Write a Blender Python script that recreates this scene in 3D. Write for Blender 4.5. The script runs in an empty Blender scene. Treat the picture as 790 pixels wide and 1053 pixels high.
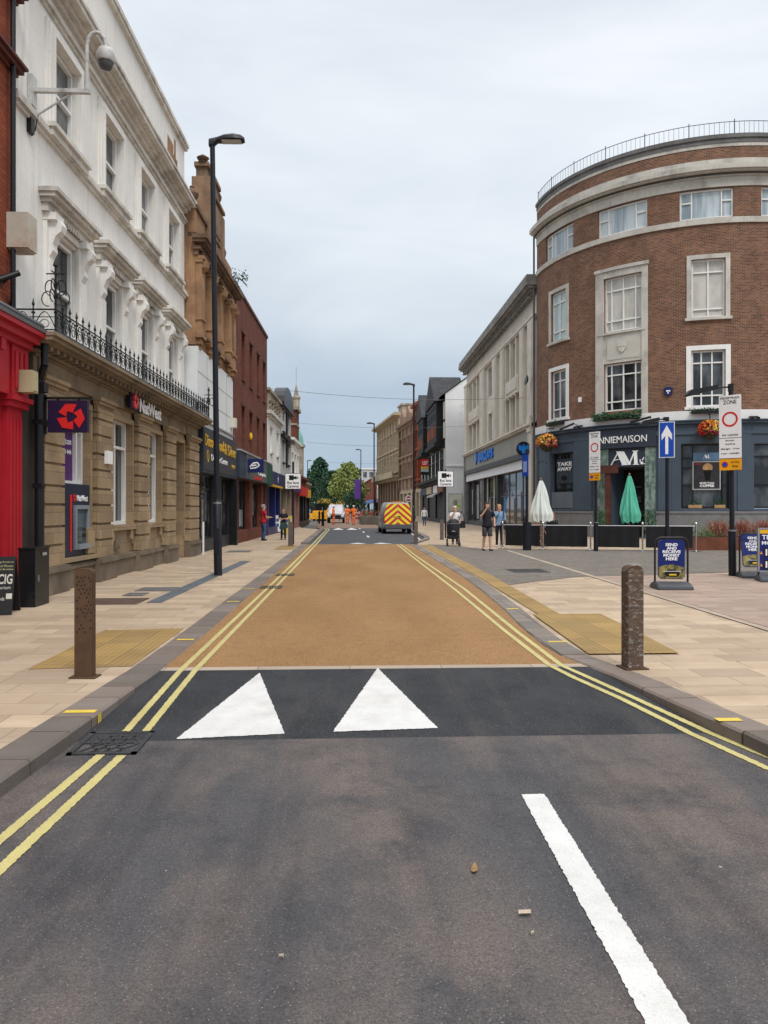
import bpy, bmesh, math, random
from mathutils import Vector, Matrix, noise as mnoise
R = math.radians
D = bpy.data
sc = bpy.context.scene
COL = sc.collection
random.seed(7)

# ------------------------------------------------------------------ camera
CAMZ = 1.55; FPX = 775.0; PSI = math.atan(35/775)
cd = D.cameras.new('camera'); cam = D.objects.new('camera', cd); COL.objects.link(cam)
cam.location = (0, 0, CAMZ); cam.rotation_euler = (R(90), 0, -PSI)
cd.sensor_fit = 'HORIZONTAL'; cd.sensor_width = 36; cd.lens = FPX/790*36
cd.shift_y = -3.5/790; cd.clip_start = .05; cd.clip_end = 3000
sc.camera = cam
# ------------------------------------------------------------------ light
sc.view_settings.view_transform = 'Standard'; sc.view_settings.look = 'None'
sc.view_settings.gamma = 1; sc.view_settings.use_curve_mapping = False
sc.view_settings.exposure = 0.30
SUN_E, SUN_R = R(52), R(200)
world = D.worlds.new('World'); sc.world = world; world.use_nodes = True
wn = world.node_tree; wn.nodes.clear()
def N(nt, t, **k):
    n = nt.nodes.new(t)
    for a, b in k.items(): setattr(n, a, b)
    return n
wo = N(wn, 'ShaderNodeOutputWorld')
sky = N(wn, 'ShaderNodeTexSky', sky_type='NISHITA', sun_disc=False, sun_elevation=SUN_E, sun_rotation=SUN_R, air_density=1.3, dust_density=3)
bg1 = N(wn, 'ShaderNodeBackground'); bg1.inputs[1].default_value = .1
wn.links.new(sky.outputs[0], bg1.inputs[0])
tc = N(wn, 'ShaderNodeTexCoord'); sep = N(wn, 'ShaderNodeSeparateXYZ'); wn.links.new(tc.outputs['Generated'], sep.inputs[0])
mp = N(wn, 'ShaderNodeMapping'); mp.inputs['Scale'].default_value = (1.1, 1.1, 4.2); mp.inputs['Location'].default_value = (.35, .1, .0)
wn.links.new(tc.outputs['Generated'], mp.inputs[0])
nz = N(wn, 'ShaderNodeTexNoise'); nz.inputs['Scale'].default_value = 2.3; nz.inputs['Detail'].default_value = 9; nz.inputs['Roughness'].default_value = .5
nz.inputs['Distortion'].default_value = .4
wn.links.new(mp.outputs[0], nz.inputs['Vector'])
grad = N(wn, 'ShaderNodeValToRGB'); wn.links.new(sep.outputs[2], grad.inputs[0])
cr = grad.color_ramp; cr.elements[0].position = .0; cr.elements[0].color = (.46, .56, .66, 1)
cr.elements[1].position = .88; cr.elements[1].color = (1.75, 1.76, 1.80, 1)
for p, c in ((.06, (.37, .47, .575)), (.14, (.41, .50, .60)), (.24, (.59, .65, .715)), (.42, (.71, .76, .81)), (.58, (.74, .775, .82)), (.68, (1.15, 1.18, 1.24))):
    e = cr.elements.new(p); e.color = (*c, 1)
cl = N(wn, 'ShaderNodeValToRGB'); wn.links.new(nz.outputs[0], cl.inputs[0])
cl.color_ramp.elements[0].position = .33; cl.color_ramp.elements[0].color = (.87, .89, .915, 1)
cl.color_ramp.elements[1].position = .70; cl.color_ramp.elements[1].color = (1.10, 1.085, 1.06, 1)
mx = N(wn, 'ShaderNodeMix', data_type='RGBA', blend_type='MULTIPLY'); mx.inputs[0].default_value = 1
wn.links.new(grad.outputs[0], mx.inputs[6]); wn.links.new(cl.outputs[0], mx.inputs[7])
bg2 = N(wn, 'ShaderNodeBackground'); bg2.inputs[1].default_value = 1.0; wn.links.new(mx.outputs[2], bg2.inputs[0])
ms = N(wn, 'ShaderNodeMixShader'); ms.inputs[0].default_value = .93
wn.links.new(bg1.outputs[0], ms.inputs[1]); wn.links.new(bg2.outputs[0], ms.inputs[2]); wn.links.new(ms.outputs[0], wo.inputs[0])
sl = D.lights.new('sun', 'SUN'); sl.energy = 1.5; sl.angle = R(16); sl.color = (1, .965, .92)
so = D.objects.new('sun', sl); COL.objects.link(so); so.location = (0, 0, 60)
# sun somewhat behind and to the right of the camera, veiled by cloud
so.rotation_euler = (R(90)-SUN_E, 0, R(20))

# ------------------------------------------------------------------ measuring helpers
def ray(px):
    r = (px-395)/FPX
    return r*math.cos(PSI)+math.sin(PSI), math.cos(PSI)-r*math.sin(PSI)
def G(px, py, z=0.0):
    d = (CAMZ-z)*FPX/(py-523); a = ray(px); return a[0]*d, a[1]*d
def ZP(py, d): return CAMZ+(523-py)/FPX*d
def AT(px, d): a = ray(px); return a[0]*d, a[1]*d
class Flat:
    curved = False
    def __init__(s, x, y, ang):
        s.x, s.y, s.a = x, y, R(ang); s.t = (math.cos(s.a), math.sin(s.a)); s.n = (math.sin(s.a), -math.cos(s.a))
    def hit(s, px, o=0):
        a, b = ray(px); X = s.x+s.n[0]*o; Y = s.y+s.n[1]*o
        det = a*(-s.t[1])+b*s.t[0]
        k = (X*(-s.t[1])+Y*s.t[0])/det
        u = (a*k-X)*s.t[0]+(b*k-Y)*s.t[1]
        return u, k
    def u(s, px, o=0): return s.hit(px, o)[0]
    def z(s, px, py, o=0): return ZP(py, s.hit(px, o)[1])
    def map(s, u, o, z): return (u, -o, z)
    def world(s, u, o, z=0): return (s.x+s.t[0]*u+s.n[0]*o, s.y+s.t[1]*u+s.n[1]*o, z)

# ------------------------------------------------------------------ mesh builder
class MB:
    def __init__(s): s.v = []; s.f = []; s.uv = []; s.m = []
    def poly(s, pts, m=0, uv=None):
        i = len(s.v); s.v += [tuple(p) for p in pts]; s.f.append(list(range(i, i+len(pts)))); s.uv.append(uv); s.m.append(m); return s
    def mesh(s, vs, fs, m=0):
        i = len(s.v); s.v += [tuple(p) for p in vs]
        for f in fs: s.f.append([i+k for k in f]); s.uv.append(None); s.m.append(m)
        return s
    def hexa(s, P, m=0, uvs=None, skip=()):
        F = [(0, 3, 2, 1), (4, 5, 6, 7), (0, 1, 5, 4), (1, 2, 6, 5), (2, 3, 7, 6), (3, 0, 4, 7)]
        i = len(s.v); s.v += [tuple(p) for p in P]
        for k, f in enumerate(F):
            if k in skip: continue
            s.f.append([i+j for j in f]); s.m.append(m); s.uv.append([uvs[k][j] for j in range(4)] if uvs else None)
        return s
    def box(s, x0, x1, y0, y1, z0, z1, m=0):
        if x1 < x0: x0, x1 = x1, x0
        if y1 < y0: y0, y1 = y1, y0
        return s.hexa([(x0, y0, z0), (x1, y0, z0), (x1, y1, z0), (x0, y1, z0), (x0, y0, z1), (x1, y0, z1), (x1, y1, z1), (x0, y1, z1)], m)
    def obox(s, c, sx, sy, sz, rot=0, m=0, tilt=None):
        M_ = Matrix.Translation(c) @ (Matrix.Rotation(rot, 4, 'Z') if tilt is None else tilt)
        P = [M_ @ Vector((a*sx/2, b*sy/2, c_*sz/2)) for c_ in (-1, 1) for a, b in ((-1, -1), (1, -1), (1, 1), (-1, 1))]
        return s.hexa(P, m)
    def ub(s, S, u0, u1, o0, o1, z0, z1, m=0):
        """box in facade coordinates; o grows towards the street"""
        n = max(1, int(abs(u1-u0)/.45)) if S.curved else 1
        for k in range(n):
            a = u0+(u1-u0)*k/n; b = u0+(u1-u0)*(k+1)/n
            P = [S.map(a, o1, z0), S.map(b, o1, z0), S.map(b, o0, z0), S.map(a, o0, z0), S.map(a, o1, z1), S.map(b, o1, z1), S.map(b, o0, z1), S.map(a, o0, z1)]
            sk = []
            if k < n-1: sk.append(3)
            if k > 0: sk.append(5)
            U = [[(a, o1), (a, o0), (b, o0), (b, o1)], [(a, o1), (b, o1), (b, o0), (a, o0)], [(a, z0), (b, z0), (b, z1), (a, z1)],
                 [(o1, z0), (o0, z0), (o0, z1), (o1, z1)], [(b, z0), (a, z0), (a, z1), (b, z1)], [(o0, z0), (o1, z0), (o1, z1), (o0, z1)]]
            s.hexa(P, m, U, sk)
        return s
    def cyl(s, p0, p1, r0, r1=None, n=12, m=0, caps=True):
        r1 = r0 if r1 is None else r1
        p0 = Vector(p0); p1 = Vector(p1); ax = (p1-p0).normalized()
        a = ax.orthogonal().normalized(); b = ax.cross(a); i = len(s.v)
        for p, r in ((p0, r0), (p1, r1)):
            for k in range(n):
                t = 2*math.pi*k/n; s.v.append(tuple(p+a*r*math.cos(t)+b*r*math.sin(t)))
        for k in range(n):
            j = (k+1) % n; s.f.append([i+k, i+j, i+n+j, i+n+k]); s.uv.append(None); s.m.append(m)
        if caps:
            s.f.append([i+k for k in range(n)][::-1]); s.f.append([i+n+k for k in range(n)]); s.uv += [None, None]; s.m += [m, m]
        return s
    def tube(s, pts, r, n=8, m=0):
        for a, b in zip(pts[:-1], pts[1:]): s.cyl(a, b, r, n=n, m=m)
        return s
    def lathe(s, prof, n=16, c=(0, 0, 0), m=0, sx=1, sy=1):
        i = len(s.v)
        for r, z in prof:
            for k in range(n):
                t = 2*math.pi*k/n; s.v.append((c[0]+r*sx*math.cos(t), c[1]+r*sy*math.sin(t), c[2]+z))
        for q in range(len(prof)-1):
            for k in range(n):
                j = (k+1) % n; s.f.append([i+q*n+k, i+q*n+j, i+(q+1)*n+j, i+(q+1)*n+k]); s.uv.append(None); s.m.append(m)
        s.f.append([i+k for k in range(n)][::-1]); s.f.append([i+(len(prof)-1)*n+k for k in range(n)]); s.uv += [None, None]; s.m += [m, m]
        return s
    def prism(s, pts, h0, h1, plane='XY', m=0):
        """pts 2D ccw; extruded along the remaining axis from h0 to h1"""
        def P(p, h): return {'XY': (p[0], p[1], h), 'XZ': (p[0], h, p[1]), 'YZ': (h, p[0], p[1])}[plane]
        n = len(pts); i = len(s.v)
        s.v += [P(p, h0) for p in pts]+[P(p, h1) for p in pts]
        s.f.append(list(range(i, i+n))[::-1]); s.f.append(list(range(i+n, i+2*n))); s.uv += [None, None]; s.m += [m, m]
        for k in range(n):
            j = (k+1) % n; s.f.append([i+k, i+j, i+n+j, i+n+k]); s.uv.append(None); s.m.append(m)
        return s
    def build(s, name, mats, parent=None, smooth=False, bevel=0):
        me = D.meshes.new(name); me.from_pydata(s.v, [], s.f); me.update()
        if not isinstance(mats, (list, tuple)): mats = [mats]
        for mt in mats: me.materials.append(mt)
        uvl = me.uv_layers.new(name='UVMap'); co = me.vertices
        for p in me.polygons:
            p.material_index = s.m[p.index]; g = s.uv[p.index]
            if g is None:
                n = p.normal; ax = max(range(3), key=lambda k: abs(n[k]))
                for li in p.loop_indices:
                    c = co[me.loops[li].vertex_index].co
                    uvl.data[li].uv = (c[1], c[2]) if ax == 0 else (c[0], c[2]) if ax == 1 else (c[0], c[1])
            else:
                for li, w in zip(p.loop_indices, g): uvl.data[li].uv = w
            if smooth: p.use_smooth = True
        if smooth:
            bm = bmesh.new(); bm.from_mesh(me); bmesh.ops.remove_doubles(bm, verts=bm.verts, dist=1e-5)
            for e in bm.edges:
                if len(e.link_faces) == 2 and e.calc_face_angle(0) > R(38): e.smooth = False
            bm.to_mesh(me); bm.free()
        if bevel:
            bm = bmesh.new(); bm.from_mesh(me); bmesh.ops.remove_doubles(bm, verts=bm.verts, dist=1e-5)
            bmesh.ops.bevel(bm, geom=bm.edges[:], offset=bevel, segments=2, affect='EDGES', clamp_overlap=True)
            bm.to_mesh(me); bm.free()
        o = D.objects.new(name, me); COL.objects.link(o)
        if parent: o.parent = parent
        return o

def tag(o, label, cat, group=None):
    o['label'] = label; o['category'] = cat
    if group: o['group'] = group
    return o
def empty(name, loc, label, cat, rz=0, group=None):
    o = D.objects.new(name, None); o.empty_display_size = .2; COL.objects.link(o)
    o.location = loc; o.rotation_euler = (0, 0, rz); return tag(o, label, cat, group)
def structure(o): o['kind'] = 'structure'; return o
def copytree(o, parent=None):
    kids = [c for c in COL.objects if c.parent == o]
    c = o.copy(); COL.objects.link(c); c.parent = parent
    for k in kids: copytree(k, c)
    return c
def bld(S, name, label, cat='building', group=None): return empty(name, (S.x, S.y, 0), label, cat, S.a, group)

# ------------------------------------------------------------------ materials
MATS = {}
def newmat(name):
    m = D.materials.new(name); m.use_nodes = True; nt = m.node_tree
    b = nt.nodes['Principled BSDF']; return m, nt, b
def lk(nt, a, b): nt.links.new(a, b)
def noise_fac(nt, vec, scale, detail=4, lo=.3, hi=.7, rough=.55):
    n = N(nt, 'ShaderNodeTexNoise'); n.inputs['Scale'].default_value = scale; n.inputs['Detail'].default_value = detail; n.inputs['Roughness'].default_value = rough
    lk(nt, vec, n.inputs['Vector'])
    r = N(nt, 'ShaderNodeMapRange'); r.inputs[1].default_value = lo; r.inputs[2].default_value = hi; lk(nt, n.outputs[0], r.inputs[0])
    return r.outputs[0]
def mixc(nt, fac, a, b, blend='MIX'):
    m = N(nt, 'ShaderNodeMix', data_type='RGBA', blend_type=blend)
    for sock, v in ((m.inputs[0], fac), (m.inputs[6], a), (m.inputs[7], b)):
        if isinstance(v, (int, float)): sock.default_value = v
        elif isinstance(v, (tuple, list)): sock.default_value = (*v[:3], 1)
        else: lk(nt, v, sock)
    return m.outputs[2]
def bump(nt, b, h, strength=.3, dist=.01):
    n = N(nt, 'ShaderNodeBump'); n.inputs['Strength'].default_value = strength; n.inputs['Distance'].default_value = dist
    lk(nt, h, n.inputs['Height']); lk(nt, n.outputs[0], b.inputs['Normal'])
def M(name, c, rough=.7, var=.22, scale=1.5, metallic=0, bmp=0, dirt=0, dirtc=(.06, .05, .04), coord='Object', fine=12, streak=0):
    """a painted, stone or metal surface: base colour, broad and fine variation, optional grime patches"""
    if name in MATS: return MATS[name]
    m, nt, b = newmat(name); t = N(nt, 'ShaderNodeTexCoord'); v = t.outputs[coord]
    lo = tuple(x*(1-var) for x in c); hi = tuple(min(1, x*(1+var*.6)) for x in c)
    col = mixc(nt, noise_fac(nt, v, scale, 5), lo, hi)
    col = mixc(nt, noise_fac(nt, v, scale*fine, 3, .25, .75), mixc(nt, 1, col, (1-var*.5,)*3, 'MULTIPLY'), col)
    if streak:
        mp_ = N(nt, 'ShaderNodeMapping'); mp_.inputs['Scale'].default_value = (3.5, 3.5, .22); lk(nt, v, mp_.inputs[0])
        col = mixc(nt, noise_fac(nt, mp_.outputs[0], 1.6, 6, .54, .82, .65), col, mixc(nt, streak, col, dirtc))
    if dirt:
        f = noise_fac(nt, v, scale*.7, 8, .62-dirt*.25, .85, .7)
        col = mixc(nt, f, col, dirtc)
    lk(nt, col, b.inputs['Base Color']); b.inputs['Roughness'].default_value = rough; b.inputs['Metallic'].default_value = metallic; b.inputs['Specular IOR Level'].default_value = .5 if metallic else .28
    if bmp: bump(nt, b, noise_fac(nt, v, scale*fine*2, 4), bmp, .01)
    MATS[name] = m; return m
def brickmat(name, c1, c2, mortar, w=.225, h=.075, ms=.009, offset=.5, var=.3, bmp=.5, coord='UV', stain=.0, rough=.85, squash=1):
    m, nt, b = newmat(name); t = N(nt, 'ShaderNodeTexCoord'); v = t.outputs[coord]
    k = N(nt, 'ShaderNodeTexBrick'); k.offset = offset; k.inputs['Scale'].default_value = 1
    k.inputs['Brick Width'].default_value = w; k.inputs['Row Height'].default_value = h; k.inputs['Mortar Size'].default_value = ms
    k.inputs['Mortar Smooth'].default_value = .15; k.inputs['Bias'].default_value = 0
    k.inputs['Color1'].default_value = (*c1, 1); k.inputs['Color2'].default_value = (*c2, 1); k.inputs['Mortar'].default_value = (*mortar, 1)
    lk(nt, v, k.inputs['Vector'])
    col = mixc(nt, noise_fac(nt, t.outputs['Object'], 1.1, 6), mixc(nt, 1, k.outputs[0], (1-var,)*3, 'MULTIPLY'), k.outputs[0])
    col = mixc(nt, noise_fac(nt, v, 14, 3), mixc(nt, 1, col, (1-var*.5,)*3, 'MULTIPLY'), col)
    if stain:
        col = mixc(nt, noise_fac(nt, t.outputs['Object'], .55, 8, .55, .8, .65), col, mixc(nt, stain, col, (.10, .085, .07)))
    lk(nt, col, b.inputs['Base Color']); b.inputs['Roughness'].default_value = rough; b.inputs['Specular IOR Level'].default_value = .2
    inv = N(nt, 'ShaderNodeMath', operation='SUBTRACT'); inv.inputs[0].default_value = 1; lk(nt, k.outputs[1], inv.inputs[1])
    ad = N(nt, 'ShaderNodeMath', operation='MULTIPLY_ADD'); lk(nt, noise_fac(nt, v, 60, 3), ad.inputs[0]); ad.inputs[1].default_value = .25; lk(nt, inv.outputs[0], ad.inputs[2])
    bump(nt, b, ad.outputs[0], bmp, .006)
    MATS[name] = m; return m
def glassmat(name, c=(.02, .024, .028), c2=(.10, .11, .12), scale=(.9, .9, .5), rough=.04, lo=.45, hi=.7):
    m, nt, b = newmat(name); t = N(nt, 'ShaderNodeTexCoord'); mp_ = N(nt, 'ShaderNodeMapping'); mp_.inputs['Scale'].default_value = scale
    lk(nt, t.outputs['Object'], mp_.inputs[0]); col = mixc(nt, noise_fac(nt, mp_.outputs[0], 1.5, 3, lo, hi), c, c2)
    lk(nt, col, b.inputs['Base Color']); b.inputs['Roughness'].default_value = rough; b.inputs['IOR'].default_value = 1.5
    b.inputs['Specular IOR Level'].default_value = .5
    # slight waviness of old panes
    bump(nt, b, noise_fac(nt, t.outputs['Object'], .8, 1), .04, .05)
    MATS[name] = m; return m

white_stucco = M('white_stucco', (.80, .78, .735), .75, .10, .7, bmp=.25, dirt=.12, dirtc=(.36, .33, .28), streak=.55)
cream_stone = M('cream_portland_stone', (.66, .61, .53), .8, .16, .8, bmp=.2, dirt=.3, dirtc=(.26, .23, .19))
pale_trim = M('pale_stone_trim', (.68, .65, .59), .8, .2, 1.6, bmp=.3, dirt=.55, dirtc=(.13, .11, .09), streak=.6)
weathered = M('weathered_stone_trim', (.42, .36, .28), .85, .35, 1.4, bmp=.3, dirt=.6, dirtc=(.07, .06, .05))
bank_stone = brickmat('buff_bank_stone', (.45, .325, .195), (.32, .23, .14), (.20, .15, .10), w=.62, h=.37, ms=.005, var=.32, stain=.55, bmp=.3)
bank_dark = M('dark_plinth_stone', (.20, .155, .11), .85, .3, 1.3, bmp=.35, dirt=.55, dirtc=(.06, .05, .04))
sandstone = M('orange_sandstone', (.37, .215, .115), .85, .35, 1.2, bmp=.6, dirt=.6, dirtc=(.10, .065, .045), streak=.7)
sandstone_d = M('sooty_sandstone', (.20, .125, .082), .85, .4, 1.5, bmp=.3, dirt=.6, dirtc=(.05, .04, .035))
white_paint = M('white_joinery_paint', (.78, .77, .74), .5, .08, 2)
grey_paint = M('slate_blue_grey_paint', (.060, .083, .112), .5, .15, .8)
dark_grey_paint = M('dark_grey_sign_paint', (.03, .04, .055), .5, .1, 1)
black_paint = M('black_paint', (.012, .012, .014), .35, .2, 3)
black_iron = M('black_wrought_iron', (.010, .011, .013), .45, .3, 6, bmp=.2)
black_plastic = M('black_plastic', (.014, .014, .016), .45, .25, 5)
lamp_black = M('lamp_post_black', (.012, .014, .02), .4, .25, 2)
red_paint = M('crimson_shopfront_paint', (.42, .018, .03), .42, .15, 1.2)
lead = M('lead_grey', (.12, .12, .125), .6, .3, 2)
steel = M('brushed_steel', (.42, .42, .43), .35, .15, 4, metallic=.9)
chrome = M('polished_post_steel', (.55, .55, .56), .2, .1, 4, metallic=1)
slate = brickmat('slate_roof', (.05, .052, .06), (.08, .08, .085), (.02, .02, .022), w=.3, h=.22, ms=.012, bmp=.5)
brick_red = brickmat('deep_red_brick', (.235, .070, .042), (.165, .048, .032), (.10, .06, .045), ms=.007)
brick_orange = brickmat('orange_red_brick', (.38, .092, .040), (.27, .062, .030), (.13, .05, .035), ms=.006)
brick_brown = brickmat('brown_brick', (.29, .128, .072), (.120, .055, .038), (.34, .25, .18), w=.225, h=.075, ms=.010, bmp=.5, var=.34, stain=.45)
glass_dark = glassmat('dark_window_glass')
glass_mid = glassmat('grey_window_glass', (.05, .055, .06), (.2, .21, .22))
glass_blind = glassmat('glass_with_pale_blind', (.38, .36, .32), (.55, .53, .48), lo=.3, hi=.6)
glass_cyan = glassmat('glass_with_pale_blue_blind', (.35, .46, .47), (.5, .6, .6), lo=.3, hi=.6)
glass_net = glassmat('glass_with_net_curtain', (.20, .26, .30), (.50, .56, .58), (1.6, 1.6, .15), lo=.35, hi=.6)
glass_shop = glassmat('shop_window_glass', (.018, .02, .022), (.16, .15, .135), (1.2, 1.2, 1.6), lo=.48, hi=.78)
gold = M('gold_lettering', (.55, .33, .03), .5, .1, 3)
white_sign = M('white_sign_face', (.80, .80, .80), .45, .05, 2)
white_letter = M('white_lettering', (.82, .82, .82), .5, .03, 4)
purple = M('deep_purple_sign', (.020, .009, .038), .4, .1, 2)
purple2 = M('purple_vinyl', (.075, .015, .13), .4, .1, 2)
red_sign = M('bright_red_sign', (.62, .02, .02), .4, .05, 2)
blue_sign = M('road_sign_blue', (.01, .07, .42), .35, .06, 2)
navy = M('navy_sign', (.012, .018, .10), .4, .1, 2)
cyan_blue = M('bright_blue_letters', (.0, .16, .62), .4, .05, 2)
yellow_sign = M('sign_yellow', (.75, .42, .01), .4, .05, 2)
skin = M('skin', (.52, .29, .20), .55, .1, 8)
# ------------------------------------------------------------------ ground materials
def ground_mat(name, build, rough=.9, bmp=.4, bs=140, dist=.004):
    m, nt, b = newmat(name); t = N(nt, 'ShaderNodeTexCoord'); v = t.outputs['Object']
    col = build(nt, v); lk(nt, col, b.inputs['Base Color'])
    b.inputs['Roughness'].default_value = rough; b.inputs['Specular IOR Level'].default_value = .22
    bump(nt, b, noise_fac(nt, v, bs, 3, .2, .8), bmp, dist); MATS[name] = m; return m
def mapped(nt, v, s, rot=0):
    mp_ = N(nt, 'ShaderNodeMapping'); mp_.inputs['Scale'].default_value = s; mp_.inputs['Rotation'].default_value = (0, 0, rot); lk(nt, v, mp_.inputs[0]); return mp_.outputs[0]
def speck(nt, v, scale, thr, seed=0):
    k = N(nt, 'ShaderNodeTexVoronoi'); k.inputs['Scale'].default_value = scale; lk(nt, mapped(nt, v, (1, 1, 1)), k.inputs['Vector'])
    l = N(nt, 'ShaderNodeMath', operation='LESS_THAN'); l.inputs[1].default_value = thr; lk(nt, k.outputs['Distance'], l.inputs[0]); 
    w = N(nt, 'ShaderNodeTexWhiteNoise'); lk(nt, k.outputs['Position'], w.inputs['Vector'])
    g = N(nt, 'ShaderNodeMath', operation='GREATER_THAN'); g.inputs[1].default_value = .55; lk(nt, w.outputs[0], g.inputs[0])
    mu = N(nt, 'ShaderNodeMath', operation='MULTIPLY'); lk(nt, l.outputs[0], mu.inputs[0]); lk(nt, g.outputs[0], mu.inputs[1]); return mu.outputs[0]
def old_asphalt(nt, v):
    # grey-brown worn asphalt: wheel-worn brown bands along the road, dark oily patches, aggregate
    c = mixc(nt, noise_fac(nt, mapped(nt, v, (1.1, .38, 1)), 1.0, 5, .40, .60), (.092, .089, .092), (.160, .132, .118))
    c = mixc(nt, noise_fac(nt, v, 2.2, 7, .48, .70, .65), c, (.074, .073, .077))
    c = mixc(nt, noise_fac(nt, mapped(nt, v, (1, .8, 1)), .9, 4, .56, .74), c, (.050, .051, .056))
    c = mixc(nt, noise_fac(nt, v, 125, 3, .36, .62, .7), mixc(nt, 1, c, (.50, .50, .50), 'MULTIPLY'), c)
    c = mixc(nt, noise_fac(nt, v, 260, 2, .55, .70), c, mixc(nt, 1, c, (1.7, 1.65, 1.6), 'MULTIPLY'))
    c = mixc(nt, noise_fac(nt, mapped(nt, v, (3.0, .18, 1)), 1.1, 5, .50, .70), c, mixc(nt, 1, c, (.70, .70, .73), 'MULTIPLY'))
    c = mixc(nt, noise_fac(nt, v, 1.3, 9, .55, .72, .75), c, mixc(nt, 1, c, (.66, .66, .68), 'MULTIPLY'))
    c = mixc(nt, speck(nt, v, 55, .17), c, mixc(nt, .55, c, (.30, .27, .24)))
    c = mixc(nt, speck(nt, v, 2.4, .018), c, (.42, .40, .36))
    return c
def new_asphalt(nt, v):
    c = mixc(nt, noise_fac(nt, v, 2.0, 5), (.028, .030, .034), (.050, .052, .057))
    c = mixc(nt, noise_fac(nt, mapped(nt, v, (2.5, .4, 1)), 1.5, 6, .5, .72, .65), c, (.066, .064, .062))
    c = mixc(nt, noise_fac(nt, v, 120, 2, .35, .65), mixc(nt, 1, c, (.5, .5, .5), 'MULTIPLY'), c)
    c = mixc(nt, speck(nt, v, 55, .2), c, mixc(nt, .5, c, (.20, .19, .19)))
    return mixc(nt, speck(nt, v, 9, .03), c, (.3, .26, .2))
def orange_top(nt, v):
    c = mixc(nt, noise_fac(nt, mapped(nt, v, (1, .35, 1)), .8, 5, .35, .65), (.315, .178, .075), (.395, .232, .105))
    c = mixc(nt, noise_fac(nt, v, 5, 6, .5, .8, .6), c, (.28, .165, .075))
    c = mixc(nt, noise_fac(nt, v, 110, 2, .35, .65), mixc(nt, 1, c, (.45, .40, .36), 'MULTIPLY'), c)
    c = mixc(nt, speck(nt, v, 60, .2), c, mixc(nt, .6, c, (.62, .44, .26)))
    return c
def slabs(c1, c2, mort, w, h, stainc, off=.37, rot=0, ms=.0045, hue=None):
    def f(nt, v):
        vv = mapped(nt, v, (1, 1, 1), rot)
        k = N(nt, 'ShaderNodeTexBrick'); k.offset = off; k.inputs['Scale'].default_value = 1; k.squash = 1.35; k.squash_frequency = 3
        k.inputs['Brick Width'].default_value = w; k.inputs['Row Height'].default_value = h; k.inputs['Mortar Size'].default_value = ms; k.inputs['Mortar Smooth'].default_value = .3
        k.inputs['Color1'].default_value = (*c1, 1); k.inputs['Color2'].default_value = (*c2, 1); k.inputs['Mortar'].default_value = (*mort, 1)
        lk(nt, vv, k.inputs['Vector'])
        c = mixc(nt, noise_fac(nt, mapped(nt, v, (.6, 2.2, 1)), 1.6, 5), mixc(nt, 1, k.outputs[0], (.84, .80, .76), 'MULTIPLY'), k.outputs[0])
        c = mixc(nt, noise_fac(nt, v, .8, 7, .5, .78, .65), c, mixc(nt, .55, c, stainc))
        c = mixc(nt, noise_fac(nt, v, 3.1, 6, .56, .74, .6), c, mixc(nt, .30, c, stainc))
        c = mixc(nt, noise_fac(nt, v, 80, 3), mixc(nt, 1, c, (.84, .84, .84), 'MULTIPLY'), c)
        c = mixc(nt, speck(nt, v, 2.3, .045), c, mixc(nt, .6, c, (.09, .08, .07)))
        return c
    return f
m_old = ground_mat('worn_grey_brown_asphalt', old_asphalt, .82, .7, 150)
m_new = ground_mat('fresh_black_asphalt', new_asphalt, .75, .8, 130)
m_org = ground_mat('orange_anti_skid_surfacing', orange_top, .9, .6, 130)
m_slab = ground_mat('buff_sandstone_slabs', slabs((.53, .42, .30), (.38, .295, .215), (.22, .175, .13), .58, .34, (.27, .21, .155)), .85, .3, 60)
m_slab_pink = ground_mat('pinkish_block_paving', slabs((.42, .32, .255), (.32, .245, .20), (.19, .15, .125), .40, .20, (.24, .20, .17)), .85, .25, 60)
m_sett = ground_mat('grey_sett_carriageway', slabs((.225, .20, .17), (.16, .145, .128), (.12, .11, .095), .24, .15, (.13, .12, .105), off=.5, ms=.012), .85, .4, 60)
m_kerb = ground_mat('brown_grey_granite_kerb', slabs((.26, .215, .185), (.155, .135, .12), (.06, .052, .045), .95, 60, (.10, .085, .075), off=.0, rot=R(90), ms=.007), .8, .5, 70)
m_band = ground_mat('grey_stone_channel', slabs((.26, .225, .195), (.18, .16, .145), (.09, .08, .07), .62, .28, (.16, .14, .12), off=.5, rot=R(90), ms=.006), .8, .4, 70)
m_edge = ground_mat('pale_concrete_edging', slabs((.46, .38, .30), (.38, .32, .25), (.15, .12, .10), .9, .5, (.25, .2, .16), off=0), .85, .3, 70)
m_blue = ground_mat('blue_grey_inlay_setts', slabs((.13, .155, .175), (.10, .12, .14), (.07, .075, .08), .3, .2, (.12, .11, .10), rot=R(90)), .8, .3, 70)
m_ground = ground_mat('distant_ground', lambda nt, v: mixc(nt, noise_fac(nt, v, .3, 5), (.09, .085, .08), (.14, .13, .12)), .9, .1)
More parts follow.
